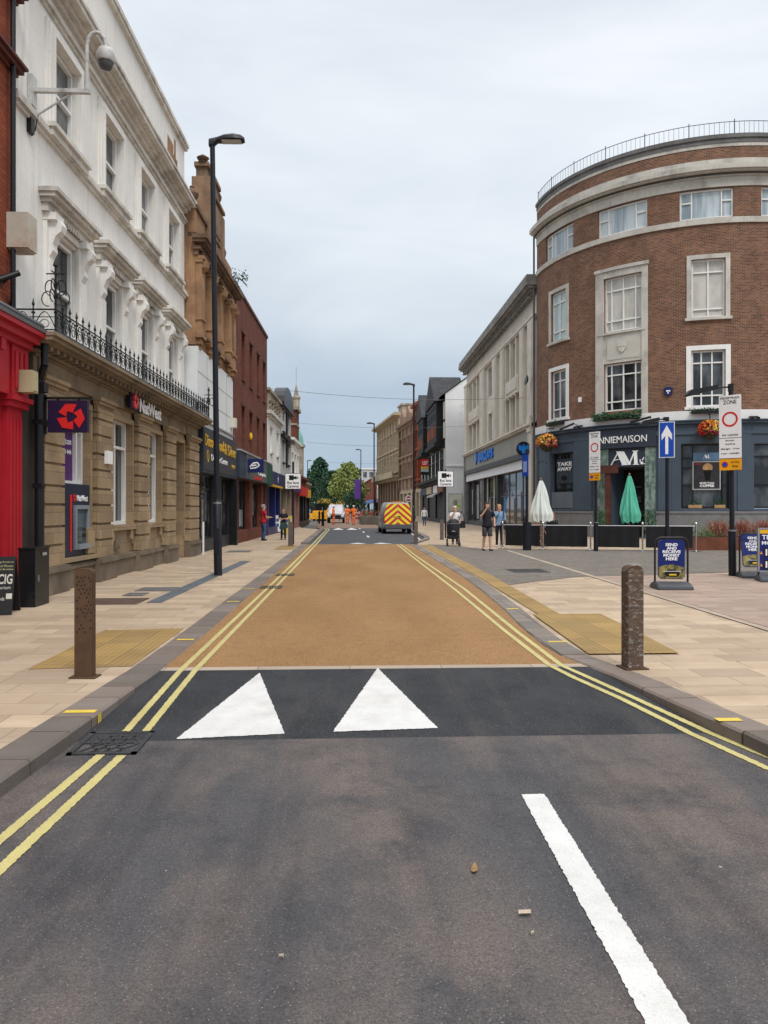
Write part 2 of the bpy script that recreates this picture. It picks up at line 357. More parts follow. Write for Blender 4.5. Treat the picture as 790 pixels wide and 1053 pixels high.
def tact(nt, v):
    k = N(nt, 'ShaderNodeTexVoronoi'); k.inputs['Scale'].default_value = 1/.066; k.inputs['Randomness'].default_value = 0
    vv = N(nt, 'ShaderNodeVectorMath', operation='MULTIPLY'); vv.inputs[1].default_value = (1, 1, 0); lk(nt, v, vv.inputs[0]); lk(nt, vv.outputs[0], k.inputs['Vector'])
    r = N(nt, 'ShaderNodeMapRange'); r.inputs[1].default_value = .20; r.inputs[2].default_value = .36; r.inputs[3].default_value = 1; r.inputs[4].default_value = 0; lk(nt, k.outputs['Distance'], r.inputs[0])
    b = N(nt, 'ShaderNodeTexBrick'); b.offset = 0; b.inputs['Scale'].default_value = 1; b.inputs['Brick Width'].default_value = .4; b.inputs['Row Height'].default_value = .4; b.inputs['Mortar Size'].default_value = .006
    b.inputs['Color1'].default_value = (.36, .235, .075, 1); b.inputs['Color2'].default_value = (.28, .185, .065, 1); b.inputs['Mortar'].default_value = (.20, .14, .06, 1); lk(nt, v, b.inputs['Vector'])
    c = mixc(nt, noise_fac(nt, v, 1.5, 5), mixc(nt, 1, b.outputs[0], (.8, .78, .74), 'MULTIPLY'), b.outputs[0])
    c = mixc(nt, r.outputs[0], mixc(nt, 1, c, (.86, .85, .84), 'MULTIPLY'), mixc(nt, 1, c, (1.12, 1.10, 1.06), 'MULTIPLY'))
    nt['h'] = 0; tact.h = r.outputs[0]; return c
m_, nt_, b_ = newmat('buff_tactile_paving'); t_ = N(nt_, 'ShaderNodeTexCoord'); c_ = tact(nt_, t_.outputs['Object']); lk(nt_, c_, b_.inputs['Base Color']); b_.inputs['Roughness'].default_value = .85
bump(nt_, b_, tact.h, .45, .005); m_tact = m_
def paintmat(name, c, wear, dark):
    m, nt, b = newmat(name); t = N(nt, 'ShaderNodeTexCoord'); v = t.outputs['Object']
    col = mixc(nt, noise_fac(nt, v, 6, 5), tuple(x*.86 for x in c), c)
    col = mixc(nt, noise_fac(nt, v, 150, 2, .35, .65), mixc(nt, 1, col, (.86, .86, .86), 'MULTIPLY'), col)
    col = mixc(nt, noise_fac(nt, v, 38, 8, wear, wear+.1, .75), col, dark)
    col = mixc(nt, noise_fac(nt, v, 2.2, 6, .5, .8, .6), col, mixc(nt, 1, col, (.80, .78, .75), 'MULTIPLY'))
    lk(nt, col, b.inputs['Base Color']); b.inputs['Roughness'].default_value = .7
    bump(nt, b, noise_fac(nt, v, 120, 3), .4, .003); MATS[name] = m; return m
m_white = paintmat('white_road_paint', (.66, .655, .63), .60, (.30, .29, .28))
m_yel = paintmat('yellow_road_paint', (.53, .46, .18), .63, (.24, .20, .12))
m_yel2 = paintmat('bright_yellow_paint', (.72, .52, .06), .60, (.22, .18, .12))

# ------------------------------------------------------------------ levels: footway 0, raised table -.012, near road -.10
ZR = -.10; ZT = -.012
def zroad(y):
    if y < 5.42: return ZR
    if y < 7.35: return ZR+(ZT-ZR)*(y-5.42)/1.93
    return ZT
# inner kerb lines (x as a function of y)
LK = [(-8, -2.12), (0, -2.08), (4.3, -2.0), (5.7, -1.92), (7.3, -1.83), (9.5, -1.80), (23, -1.80), (37, -1.84), (56, -1.92), (60, -1.95)]
RK = [(-8, 3.3), (0, 3.12), (3.5, 2.95), (4.97, 2.76), (5.66, 2.62), (6.6, 2.52), (7.25, 2.38), (7.8, 2.24), (8.6, 2.2), (10, 2.26), (11.7, 2.38), (14.8, 2.52), (18, 2.58), (27, 2.60), (32.5, 2.62)]
def interp(T, y):
    if y <= T[0][0]: return T[0][1]
    for (a, xa), (b, xb) in zip(T[:-1], T[1:]):
        if y <= b: return xa+(xb-xa)*(y-a)/(b-a)
    return T[-1][1]
def lkx(y): return interp(LK, y)
def rkx(y): return interp(RK, y)
def strip(mb, y0, y1, fa, fb, zf, step=.35, m=0):
    n = max(1, int(round((y1-y0)/step)))
    for k in range(n):
        a = y0+(y1-y0)*k/n; b = y0+(y1-y0)*(k+1)/n
        mb.poly([(fa(a), a, zf(a)), (fb(a), a, zf(a)), (fb(b), b, zf(b)), (fa(b), b, zf(b))], m)
    return mb
g = MB(); g.poly([(-1500, -300, -.13), (1500, -300, -.13), (1500, 2500, -.13), (-1500, 2500, -.13)]); structure(g.build('ground', m_ground))
g = MB(); strip(g, -8, 5.42, lkx, rkx, lambda y: ZR, .4); structure(g.build('road_near', m_old))
g = MB(); strip(g, 5.42, 7.35, lkx, rkx, zroad, .2); structure(g.build('road_ramp', m_new))
g = MB(); strip(g, 7.35, 7.5, lkx, rkx, lambda y: ZT, .15); structure(g.build('road_edging', m_edge))
g = MB(); strip(g, 7.5, 33, lkx, rkx, lambda y: ZT, .5); structure(g.build('road_raised_table', m_org))
g = MB(); g.poly([(-1.86, 33, ZT), (4.6, 33, ZT), (4.6, 60, ZT), (-1.95, 60, ZT)]); structure(g.build('road_far', ground_mat('mid_grey_asphalt', lambda nt, v: mixc(nt, noise_fac(nt, v, 1.1, 6), (.050, .053, .060), (.080, .082, .088)), .85, .4)))
g = MB(); g.poly([(-2.6, 60, ZT), (2.7, 60, ZT), (1.0, 175, ZT), (-7, 175, ZT)]); structure(g.build('road_beyond', ground_mat('reddish_block_road', lambda nt, v: mixc(nt, noise_fac(nt, v, 1.1, 6), (.16, .105, .075), (.22, .15, .11)), .85, .4)))
# kerbs: separate prisms with a rounded top edge
def kerb(name, y0, y1, f, side, w, top=lambda y: 0.0, step=.9, mat=None):
    g = MB(); n = max(1, int((y1-y0)/step)); 
    for k in range(n):
        a = y0+(y1-y0)*k/n+.004; b = y0+(y1-y0)*(k+1)/n-.004
        jit = random.uniform(-.003, .003)
        xa, xb = f(a), f(b); za, zb = top(a)+jit+.003, top(b)+jit+.003; w_ = w*side; c = .018*side
        sec = lambda x, z: [(x, -.16), (x, z-.018), (x+c, z), (x+w_, z), (x+w_, -.16)]
        A = [(x, a, z) for x, z in sec(xa, za)]; B = [(x, b, z) for x, z in sec(xb, zb)]
        V = A+B; F = []
        for q in range(5): F.append([q, (q+1) % 5, 5+(q+1) % 5, 5+q])
        F += [[0, 1, 2, 3, 4], [9, 8, 7, 6, 5]]
        g.mesh(V, F)
    bm_o = g.build(name, mat or m_kerb); me = bm_o.data
    bm = bmesh.new(); bm.from_mesh(me); bmesh.ops.recalc_face_normals(bm, faces=bm.faces); bm.to_mesh(me); bm.free()
    return structure(bm_o)
kerb('kerb_left_near', -6, 11, lkx, -1, .29)
kerb('kerb_left_far', 11, 33.2, lkx, -1, .30)
kerb('kerb_right_near', -6, 7.9, rkx, 1, .27)
kerb('kerb_right_far', 7.9, 33.2, rkx, 1, .28, mat=m_band)
kerb('kerb_left_beyond', 33.2, 57, lkx, -1, .32, top=lambda y: .06)
# bay on the right where the van stands
BAY = [(33, 2.62), (35, 3.1), (37, 3.6), (40, 3.95), (46, 4.1), (56, 4.2), (66, 3.1), (80, 2.0), (110, 1.2), (140, 1.0)]
kerb('kerb_right_bay', 33.2, 100, lambda y: interp(BAY, y), 1, .30, top=lambda y: .06, step=2)
LB = [(57, -1.93), (62, -3.4), (90, -4.2), (140, -6.5)]
# footways, split by material; each a sheet a few mm above what it overlaps
def region(name, pts, z, mat, side=.13):
    g = MB(); g.poly([(x, y, z) for x, y in pts]); return structure(g.build(name, mat))
lp = [(-60, -6), (-60, 260), (-9, 260), (-7.2, 140), (-4.9, 90), (-4.1, 62), (-2.6, 57)]
lp += [(lkx(y)-.285, y) for y in (56, 33.2, 23, 11, 9.5, 7.3, 5.7, 4.3, 0, -6)]
region('footway_left', lp[::-1][::-1], 0.0, m_slab)
rp = [(rkx(y)+.26, y) for y in (-6, 0, 3.5, 4.97, 5.66, 6.6, 7.25, 7.8, 8.6, 10, 11.7, 14.8, 18, 27, 32.5)]
rp += [(interp(BAY, y)+.29, y) for y in (33.2, 35, 37, 40, 46, 56, 66, 80, 110, 140)]+[(0, 260), (120, 260), (120, -6)]
region('footway_right', rp, 0.0, m_slab)
region('paving_right', [(5.1, -6), (120, -6), (120, 17.6), (5.62, 17.4)], .004, m_slab_pink)
sp = [(3.0, 14.9), (3.9, 15.8), (5.2, 16.9), (6.7, 17.2), (10.3, 18.2), (60, 20), (60, 29), (16, 27.0), (5.2, 28.6), (4.2, 31.5), (3.35, 32.5), (3.3, 24)]
region('side_road', sp, .008, m_sett)
region('stone_line', [(4.98, -2), (5.10, -2), (5.86, 27.4), (5.72, 27.5)], .012, m_edge)
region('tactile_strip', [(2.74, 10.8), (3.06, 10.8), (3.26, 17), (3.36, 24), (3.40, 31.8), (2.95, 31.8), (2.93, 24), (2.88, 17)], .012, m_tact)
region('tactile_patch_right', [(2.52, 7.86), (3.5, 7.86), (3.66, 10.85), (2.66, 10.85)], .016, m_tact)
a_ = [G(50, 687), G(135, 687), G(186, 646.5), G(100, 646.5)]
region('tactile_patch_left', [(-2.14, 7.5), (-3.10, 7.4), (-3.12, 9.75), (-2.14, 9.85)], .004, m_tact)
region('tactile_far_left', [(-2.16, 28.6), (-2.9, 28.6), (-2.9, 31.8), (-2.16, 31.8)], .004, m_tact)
region('inlay_left', [G(150, 620), G(166, 620), G(258, 577), G(248, 577)], .006, m_blue)
# grey stains/covers: inspection covers are things
covers = [((97, 616), (130, 616), (142, 621), (108, 622), 'rusty brown inspection cover beside the bank wall plinth', 'm_rust'),
          ((148, 604.5), (182, 604.5), (180, 608), (142, 608), 'long grey inspection cover in the left footway, nearest the blue inlay', 'm_lead'),
          ((133, 610), (150, 610), (146, 613), (130, 613), 'small dark square cover between the rusty cover and the long grey one', 'm_lead'),
          ((236, 566.4), (257, 566.4), (256, 568), (235, 568), 'narrow grey cover behind the tall left lamp post', 'm_lead'),
          ((528, 585.5), (560, 586.5), (557, 589), (525, 588), 'dark iron cover in the grey side road', 'm_iron'),
          ((524.5, 600), (0, 0), (0, 0), (0, 0), '', '')]
rust = M('rusty_iron', (.13, .085, .065), .8, .4, 6, bmp=.5); lead_c = M('grey_cover', (.16, .155, .15), .7, .3, 6, bmp=.4); iron_c = M('cast_iron', (.05, .05, .052), .6, .4, 9, bmp=.5)
for a, b, c, d, lab, mm in covers[:5]:
    P = [G(*a), G(*b), G(*c), G(*d)]; z = .013
    cx = sum(p[0] for p in P)/4; cy = sum(p[1] for p in P)/4
    w = max(p[0] for p in P)-min(p[0] for p in P); h = max(p[1] for p in P)-min(p[1] for p in P)
    w = min(w, .9); h = min(max(h, .3), 1.2)
    g = MB(); g.box(-w/2, w/2, -h/2, h/2, -.02, z)
    for q in range(1, 6): g.box(-w/2+.03, w/2-.03, -h/2+h*q/6-.008, -h/2+h*q/6+.008, z, z+.003)
    o = g.build('inspection_cover', {'m_rust': rust, 'm_lead': lead_c, 'm_iron': iron_c}[mm]); o.location = (cx, cy, 0); tag(o, lab, 'inspection cover', 'inspection covers in the paving')

# ------------------------------------------------------------------ painted markings (thin sheets 4 mm proud with slightly ragged edges)
def ragged(pts, step=.03, amp=.006):
    out = []
    for (x0, y0), (x1, y1) in zip(pts, pts[1:]+pts[:1]):
        L = math.hypot(x1-x0, y1-y0); n = max(1, min(420, int(L/step))); nx, ny = -(y1-y0)/(L or 1), (x1-x0)/(L or 1)
        for k in range(n):
            t = k/n; j = mnoise.noise((x0+(x1-x0)*t, y0+(y1-y0)*t, 3.3)*1) if 0 else random.uniform(-amp, amp)
            if k == 0: j = 0
            out.append((x0+(x1-x0)*t+nx*j, y0+(y1-y0)*t+ny*j))
    return out
def mark(name, pts, mat, lift=.005, amp=.005, zf=zroad):
    P = ragged(pts, .013, amp*.9)
    bm = bmesh.new(); vs = [bm.verts.new((x, y, 0)) for x, y in P]; bm.faces.new(vs)
    ys = sorted(set([5.42, 7.35])); 
    for y in ys:
        if min(p[1] for p in P) < y < max(p[1] for p in P):
            bmesh.ops.bisect_plane(bm, geom=bm.verts[:]+bm.edges[:]+bm.faces[:], plane_co=(0, y, 0), plane_no=(0, 1, 0))
    bmesh.ops.triangulate(bm, faces=bm.faces[:])
    for v in bm.verts: v.co.z = zf(v.co.y)+lift
    bmesh.ops.recalc_face_normals(bm, faces=bm.faces[:])
    me = D.meshes.new(name); bm.to_mesh(me); bm.free(); me.materials.append(mat); me.uv_layers.new(name='UVMap')
    if me.polygons and me.polygons[0].normal.z < 0: me.flip_normals()
    o = D.objects.new(name, me); COL.objects.link(o); return structure(o)
mark('road_marking', [(-1.24, 5.44), (-.475, 5.52), (-.86, 7.22)], m_white)
mark('road_marking', [(-.125, 5.55), (.655, 5.60), (.27, 7.36)], m_white)
mark('road_marking', [(.93, 1.6), (1.07, 1.6), (1.12, 4.30), (.985, 4.30)], m_white, amp=.0045)
def pathline(name, P, w, mat, amp=.004):
    L = []; Rr = []
    for i, (x, y) in enumerate(P):
        a = P[max(0, i-1)]; b = P[min(len(P)-1, i+1)]; dx, dy = b[0]-a[0], b[1]-a[1]; l = math.hypot(dx, dy)
        L.append((x-dy/l*w/2, y+dx/l*w/2)); Rr.append((x+dy/l*w/2, y-dx/l*w/2))
    return mark(name, Rr+L[::-1], mat, amp=amp)
pathline('road_marking', [(-1.82, 2.6), (-1.75, 3.6), (-1.665, 5.13)], .062, m_yel)
pathline('road_marking', [(-1.67, 2.6), (-1.60, 3.4), (-1.52, 5.10)], .062, m_yel)
pathline('road_marking', [(-1.645, 5.62), (-1.63, 7.4), (-1.62, 12), (-1.61, 20)], .058, m_yel)
pathline('road_marking', [(-1.50, 5.62), (-1.49, 7.4), (-1.48, 12), (-1.47, 20)], .058, m_yel)
pathline('road_marking', [(-1.61, 20), (-1.64, 36), (-1.70, 48), (-1.72, 56), (-2.0, 60)], .075, m_yel)
pathline('road_marking', [(-1.47, 20), (-1.48, 36), (-1.52, 48), (-1.52, 56), (-1.8, 60)], .075, m_yel)
def Lz(px, py, z): return G(px, py, z)
ro = [Lz(790, 791, ZR), Lz(700, 750, ZR), Lz(640, 721, -.075), Lz(590, 698, -.04), Lz(566, 685, ZT), Lz(520, 649.5, ZT), Lz(470, 608, ZT), (2.02, 24), (2.06, 33)]
ri = [Lz(790, 779, ZR), Lz(720, 750, ZR), Lz(650, 719, -.075), Lz(600, 696, -.04), Lz(578, 685, ZT), Lz(532, 650, ZT), Lz(478, 606, ZT), (2.17, 24), (2.21, 33)]
pathline('road_marking', [(ro[0][0]+.5, ro[0][1]-.55)]+ro, .060, m_yel)
pathline('road_marking', [(ri[0][0]+.5, ri[0][1]-.50)]+ri, .060, m_yel)
# yellow kerb flashes
def flash(x0, x1, y0, y1, z=.006, drop=None):
    g = MB(); g.poly([(x0, y0, z), (x1, y0, z), (x1, y1, z), (x0, y1, z)])
    if drop is not None: g.poly([(drop, y0, z-.02), (drop, y0, -.085), (drop, y1, -.085), (drop, y1, z-.02)])
    return structure(g.build('kerb_marking', m_yel2))
flash(-2.17, -1.935, 5.80, 5.88, drop=-1.908)
flash(-2.08, -1.86, 7.62, 7.72) if 0 else flash(-2.04, -1.84, 8.95, 9.03)
flash(-2.05, -1.84, 12.6, 12.68); flash(-2.05, -1.84, 14.6, 14.68); 
flash(2.68, 2.86, 5.36, 5.44, drop=None); flash(2.30, 2.52, 8.62, 8.69); flash(2.42, 2.6, 11.5, 11.58)
# far markings
for px, py in ((370, 543.5), (374, 547), (378.5, 551.5)):
    x, y = G(px, py); mark('road_marking', [(x-.05, y-1.3), (x+.07, y-1.3), (x+.05, y+1.1), (x-.07, y+1.1)], m_white, amp=0)
mark('road_marking', [(-.05, 33.3), (.75, 33.3), (.35, 34.4)], m_white, amp=0); mark('road_marking', [(1.0, 33.3), (1.9, 33.3), (1.4, 34.4)], m_white, amp=0)
mark('road_marking', [(-1.3, 55.5), (-.45, 55.5), (-.95, 61)], m_white, amp=0); mark('road_marking', [(-.25, 55.5), (.6, 55.5), (.1, 61)], m_white, amp=0)
mark('road_marking', [(3.35, 34.5), (3.45, 34.5), (3.9, 47), (3.8, 47)], m_white, amp=0)
# gully grate set in the channel
gr = empty('gully_grate', (-1.665, 5.37, ZR), 'black iron gully grate in the channel by the left kerb', 'drain grate')
g = MB(); g.box(-.22, .22, -.24, .24, -.09, -.075); g.build('sump', black_paint, gr)
g = MB()
for x0, x1, y0, y1 in ((-.23, .23, -.25, -.215), (-.23, .23, .215, .25), (-.23, -.195, -.25, .25), (.195, .23, -.25, .25)): g.box(x0, x1, y0, y1, -.03, .012)
for k in range(-5, 6):
    if abs(k) < 4: g.obox((k*.042+.01, .105, -.008), .020, .22, .03, rot=R(30 if k % 2 else -30)); g.obox((k*.042, -.105, -.008), .020, .22, .03, rot=R(-30 if k % 2 else 30))
g.box(-.2, .2, -.012, .012, -.03, .01)
g.build('bars', iron_c, gr)
for (x, y, lab) in ((-1.56, 15.0, 'small iron gully by the yellow lines, nearer of the pair'), (-1.52, 17.8, 'small iron gully by the yellow lines, farther of the pair')):
    g = MB(); 
    for k in range(8): g.box(-.2+k*.055, -.175+k*.055, -.2, .2, 0, .012)
    g.box(-.21, .21, -.21, -.19, 0, .012); g.box(-.21, .21, .19, .21, 0, .012)
    o = g.build('gully_grate', iron_c); o.location = (x, y, ZT+.002); tag(o, lab, 'drain grate', 'gullies on the orange road')
# litter on the near road
litter = M('dry_leaf', (.28, .17, .07), .8, .3, 20); paper = M('paper_scrap', (.5, .42, .32), .8, .2, 20)
for px, py, w, l, a, mt, lab, nm in ((488, 896, .028, .085, 8, litter, 'curled brown leaf on the near road left of the white line', 'leaf'), (540, 942, .05, .028, 5, paper, 'pale paper scrap on the near road beside the white line', 'paper_scrap'), (289, 987, .018, .012, 10, paper, 'tiny pale chip on the near road centre', 'paper_scrap'), (548, 893+70, .012, .012, 0, paper, 'tiny pale chip right below the paper scrap', 'paper_scrap')):
    x, y = G(px, py, ZR); g = MB()
    for q in range(4):
        t0, t1 = q/4-.5, (q+1)/4-.5; h0 = .006+.010*(t0*2)**2; h1 = .006+.010*(t1*2)**2; ww = lambda t: w*(1-.9*abs(t*2)**2)/2+.002
        if nm == 'leaf': g.poly([(-ww(t0), t0*l, h0), (ww(t0), t0*l, h0+.004), (ww(t1), t1*l, h1+.004), (-ww(t1), t1*l, h1)])
        else: g.poly([(-w/2, t0*l, h0), (w/2, t0*l, h0+.003), (w/2, t1*l, h1+.003), (-w/2, t1*l, h1)])
    o = g.build(nm, mt); o.location = (x, y, ZR+.001); o.rotation_euler = (0, 0, R(-a)); tag(o, lab, nm.replace('_', ' '))
# ------------------------------------------------------------------ facade helpers
def wall(S, u0, u1, z0, z1, ops, mat, parent, o=0.0, depth=.3, name='wall', back=8, side=True, top=True, extra=None):
    """front skin with real openings and their reveals, plus the sides, back and top of the building's volume"""
    mb = MB()
    us = sorted(set([round(x, 4) for x in [u0, u1]+[a for q in ops for a in q[:2]]])); zs = sorted(set([round(x, 4) for x in [z0, z1]+[a for q in ops for a in q[2:4]]]))
    us = [x for x in us if u0-1e-6 <= x <= u1+1e-6]; zs = [x for x in zs if z0-1e-6 <= x <= z1+1e-6]
    if S.curved:
        f = [us[0]]
        for a in us[1:]:
            n = max(1, int(math.ceil((a-f[-1])/.5))); b = f[-1]; f += [b+(a-b)*k/n for k in range(1, n+1)]
        us = f
    def inop(u, z): return any(a < u < b and c < z < d for a, b, c, d in [q[:4] for q in ops])
    for i in range(len(us)-1):
        for j in range(len(zs)-1):
            a, b, c, d = us[i], us[i+1], zs[j], zs[j+1]
            if not inop((a+b)/2, (c+d)/2): mb.poly([S.map(a, o, c), S.map(b, o, c), S.map(b, o, d), S.map(a, o, d)], uv=[(a, c), (b, c), (b, d), (a, d)])
    for q in ops:
        a, b, c, d = q[:4]; i = o-(q[4] if len(q) > 4 else depth)
        mb.poly([S.map(a, o, c), S.map(a, o, d), S.map(a, i, d), S.map(a, i, c)], uv=[(o, c), (o, d), (i, d), (i, c)])
        mb.poly([S.map(b, o, d), S.map(b, o, c), S.map(b, i, c), S.map(b, i, d)], uv=[(o, d), (o, c), (i, c), (i, d)])
        mb.poly([S.map(a, o, d), S.map(b, o, d), S.map(b, i, d), S.map(a, i, d)], uv=[(a, o), (b, o), (b, i), (a, i)])
        mb.poly([S.map(b, o, c), S.map(a, o, c), S.map(a, i, c), S.map(b, i, c)], uv=[(b, o), (a, o), (a, i), (b, i)])
    if not S.curved and back:
        # body of the building behind the skin
        P = lambda u, oo, z: S.map(u, oo, z)
        mb.poly([P(u0, o-back, z0), P(u0, o, z0), P(u0, o, z1), P(u0, o-back, z1)])
        mb.poly([P(u1, o, z0), P(u1, o-back, z0), P(u1, o-back, z1), P(u1, o, z1)])
        mb.poly([P(u1, o-back, z0), P(u0, o-back, z0), P(u0, o-back, z1), P(u1, o-back, z1)])
        if top: mb.poly([P(u0, o, z1), P(u1, o, z1), P(u1, o-back, z1), P(u0, o-back, z1)])
    if extra: extra(mb)
    return mb.build(name, mat, parent)
def win(S, parent, u0, u1, z0, z1, o, nu=(), nz=(), fw=.07, fd=.06, frame=None, glass=None, name='window', bw=None, label=None):
    """joinery frame (a part) with its pane (a sub-part)"""
    frame = frame or white_paint; glass = glass or glass_dark; bw = bw or fw*.75
    f = MB(); f.ub(S, u0, u0+fw, o, o+fd, z0, z1); f.ub(S, u1-fw, u1, o, o+fd, z0, z1)
    f.ub(S, u0+fw, u1-fw, o, o+fd, z0, z0+fw); f.ub(S, u0+fw, u1-fw, o, o+fd, z1-fw, z1)
    for t in nu:
        c = u0+(u1-u0)*t; f.ub(S, c-bw/2, c+bw/2, o+.002, o+fd-.004, z0+fw, z1-fw)
    for t in nz:
        c = z0+(z1-z0)*t; f.ub(S, u0+fw, u1-fw, o+.004, o+fd+.006, c-bw/2, c+bw/2)
    w = f.build(name, frame, parent)
    if label: w['label'] = label
    g = MB(); g.ub(S, u0+.01, u1-.01, o-.03, o+.012, z0+.01, z1-.01); g.build('pane', glass, w)
    return w
def text(S, parent, s, u0, u1, z0, z1, o, mat, ex=.02, bold=0, name='lettering', keep=False):
    cu = D.curves.new('t', 'FONT'); cu.body = s; cu.extrude = .001; cu.offset = bold; cu.resolution_u = 3
    ob = D.objects.new('t', cu); COL.objects.link(ob); dg = bpy.context.evaluated_depsgraph_get(); dg.update()
    me = D.meshes.new_from_object(ob.evaluated_get(dg)); D.objects.remove(ob); D.curves.remove(cu)
    xs = [v.co.x for v in me.vertices]; ys = [v.co.y for v in me.vertices]; zc = [v.co.z for v in me.vertices]
    ax, bx, ay, by = min(xs), max(xs), min(ys), max(ys); zm = (min(zc)+max(zc))/2
    sx = (u1-u0)/(bx-ax); sz = (z1-z0)/(by-ay)
    if keep: sx = sz = min(sx, sz); u0 = (u0+u1)/2-sx*(bx-ax)/2
    for v in me.vertices:
        v.co = S.map(u0+(v.co.x-ax)*sx, o+(ex if v.co.z > zm else 0), z0+(v.co.y-ay)*sz)
    me.name = name; me.materials.clear(); me.materials.append(mat); 
    if not me.uv_layers: me.uv_layers.new(name='UVMap')
    ob = D.objects.new(name, me); COL.objects.link(ob)
    if parent: ob.parent = parent
    return ob
class Plate:
    """flat sheet standing in a thing's own local frame: u to the local +X, out to local -Y"""
    curved = False
    def __init__(s, y=0): s.y = y
    def map(s, u, o, z): return (u, s.y-o, z)
PL = Plate()
def moulding(mb, S, u0, u1, prof, o=0, m=0):
    """prof: list of (projection, z0, z1)"""
    for p, a, b in prof: mb.ub(S, u0-p*(0 if S.curved else .6), u1+p*(0 if S.curved else .6), o-.05, o+p, a, b, m)
    return mb
def downpipe(S, parent, u, o, z0, z1, mat, r=.055):
    g = MB(); g.cyl(S.map(u, o, z0), S.map(u, o, z1), r, n=10)
    z = z0+.6
    while z < z1: g.ub(S, u-r*1.3, u+r*1.3, o-r*1.4, o+r*1.25, z, z+.07); z += 1.8
    return g.build('downpipe', mat, parent, smooth=True)

# ================================================================== LEFT: bank
SL = Flat(-5.435, 12.3, 90-math.degrees(math.atan(.0233)))
bank = bld(SL, 'bank_building', 'white stucco building over a buff stone banking hall with an iron balcony railing')
UO = -.45; U0, U1 = 1.12, 13.35
wc = [3.3, 6.1, 8.85, 11.65]
ops2 = [(c-.66, c+.66, 8.95, 10.75) for c in wc]; ops1 = [(c-.60, c+.64, 4.85, 7.0) for c in wc]
wall(SL, U0, U1, 4.52, 13.75, ops1+ops2, white_stucco, bank, o=UO, depth=.26, name='upper_wall')
for (a, b, c, d) in ops2:   # moulded architraves
    g = MB()
    for k, (w, p) in enumerate(((.26, .05), (.20, .085), (.10, .11))):
        g.ub(SL, a-w, a+.01-k*.003, UO-.01, UO+p, c, d+w*.9); g.ub(SL, b-.01+k*.003, b+w, UO-.01, UO+p, c, d+w*.9); g.ub(SL, a-.004*k, b+.004*k, UO-.01, UO+p+.002, d-.01+k*.003, d+w)
    g.build('window_surround', white_stucco, bank)
g = MB()
moulding(g, SL, U0, U1, ((.06, 8.62, 8.70), (.12, 8.70, 8.78), (.09, 8.78, 8.86)), UO)
for (a, b, c, d) in ops2: g.ub(SL, a-.3, b+.3, UO, UO+.22, 8.862, 8.95); g.ub(SL, a-.26, b+.26, UO, UO+.157, 8.72, 8.858)
moulding(g, SL, U0, U1, ((.05, 11.12, 11.2), (.10, 11.2, 11.26)), UO)
moulding(g, SL, U0, U1, ((.10, 11.5, 11.6), (.2, 11.6, 11.7), (.36, 11.7, 11.82), (.40, 11.82, 11.9)), UO)
moulding(g, SL, U0, U1, ((.10, 13.6, 13.7), (.14, 13.7, 13.82)), UO)
g.build('cornice', pale_trim, bank)
for c in wc:   # pedimented hoods on scrolled consoles
    g = MB(); moulding(g, SL, c-1.0, c+1.0, ((.13, 7.2, 7.36), (.20, 7.36, 7.44), (.30, 7.44, 7.52), (.36, 7.52, 7.6)), UO)
    g.ub(SL, c-.9, c+.9, UO, UO+.08, 7.05, 7.22)
    for k in range(14): g.ub(SL, c-.86+k*.13, c-.80+k*.13, UO+.08, UO+.16, 7.2, 7.29)
    g.build('window_hood', pale_trim, bank)
    for s in (-1, 1):
        cc = c+s*.80; g = MB(); g.ub(SL, cc-.19, cc+.19, UO, UO+.07, 4.85, 7.05); g.ub(SL, cc-.15, cc+.15, UO, UO+.11, 4.9, 6.35)
        pr = [(0, 6.35), (.09, 6.4), (.15, 6.5), (.14, 6.62), (.2, 6.78), (.3, 6.86), (.33, 6.98), (.28, 7.08), (0, 7.08)]
        pts = [(-(UO+o_), z_) for o_, z_ in pr]; g.prism(pts, cc-.11, cc+.11, 'YZ'); g.ub(SL, cc-.2, cc+.2, UO, UO+.24, 7.06, 7.2)
        g.build('console', white_stucco, bank)
for (a, b, c, d) in ops2+ops1:
    gm = glass_dark if c < 6 else glass_mid
    win(SL, bank, a+.02, b-.02, c+.02, d-.02, UO-.17, nz=(.5,), fw=.085, fd=.09, glass=gm)
g = MB(); g.ub(SL, 11.2, 11.9, UO, UO+.006, 12.5, 13.1); g.ub(SL, 11.6, 12.4, UO, UO+.007, 12.3, 12.8); g.ub(SL, 12.0, 12.2, UO, UO+.005, 12.7, 13.35); g.build('bare_patch', sandstone, bank)['label'] = 'patch where the stucco has fallen off'
# ground floor
gops = [(2.14, 3.70), (4.86, 6.52), (7.72, 9.12)]; dop = (10.4, 11.75)
opsG = [(a, b, 1.17, 3.68) for a, b in gops]+[(dop[0], dop[1], .02, 3.6, 1.2)]
opsG[0] = (2.14, 3.70, .62, 3.68)
wall(SL, .95, U1, -.05, 4.0, opsG, bank_stone, bank, o=-.12, depth=.42, name='lower_wall', back=7)
g = MB(); g.ub(SL, .60, 1.16, -.13, -.09, -.05, 4.2); g.build('party_strip', M('near_black_strip', (.05, .042, .035), .9, .3), bank)  # near-black strip on the wall between the shopfront and the first pier
rust_u = brickmat('rusticated_buff_ashlar', (.38, .28, .18), (.30, .215, .135), (.10, .075, .05), w=.62, h=.37, ms=.012, offset=.5, var=.35, stain=.5)
piers = [(1.18, 2.10), (3.86, 4.80), (6.66, 7.66), (9.27, 10.33), (12.02, 13.38)]
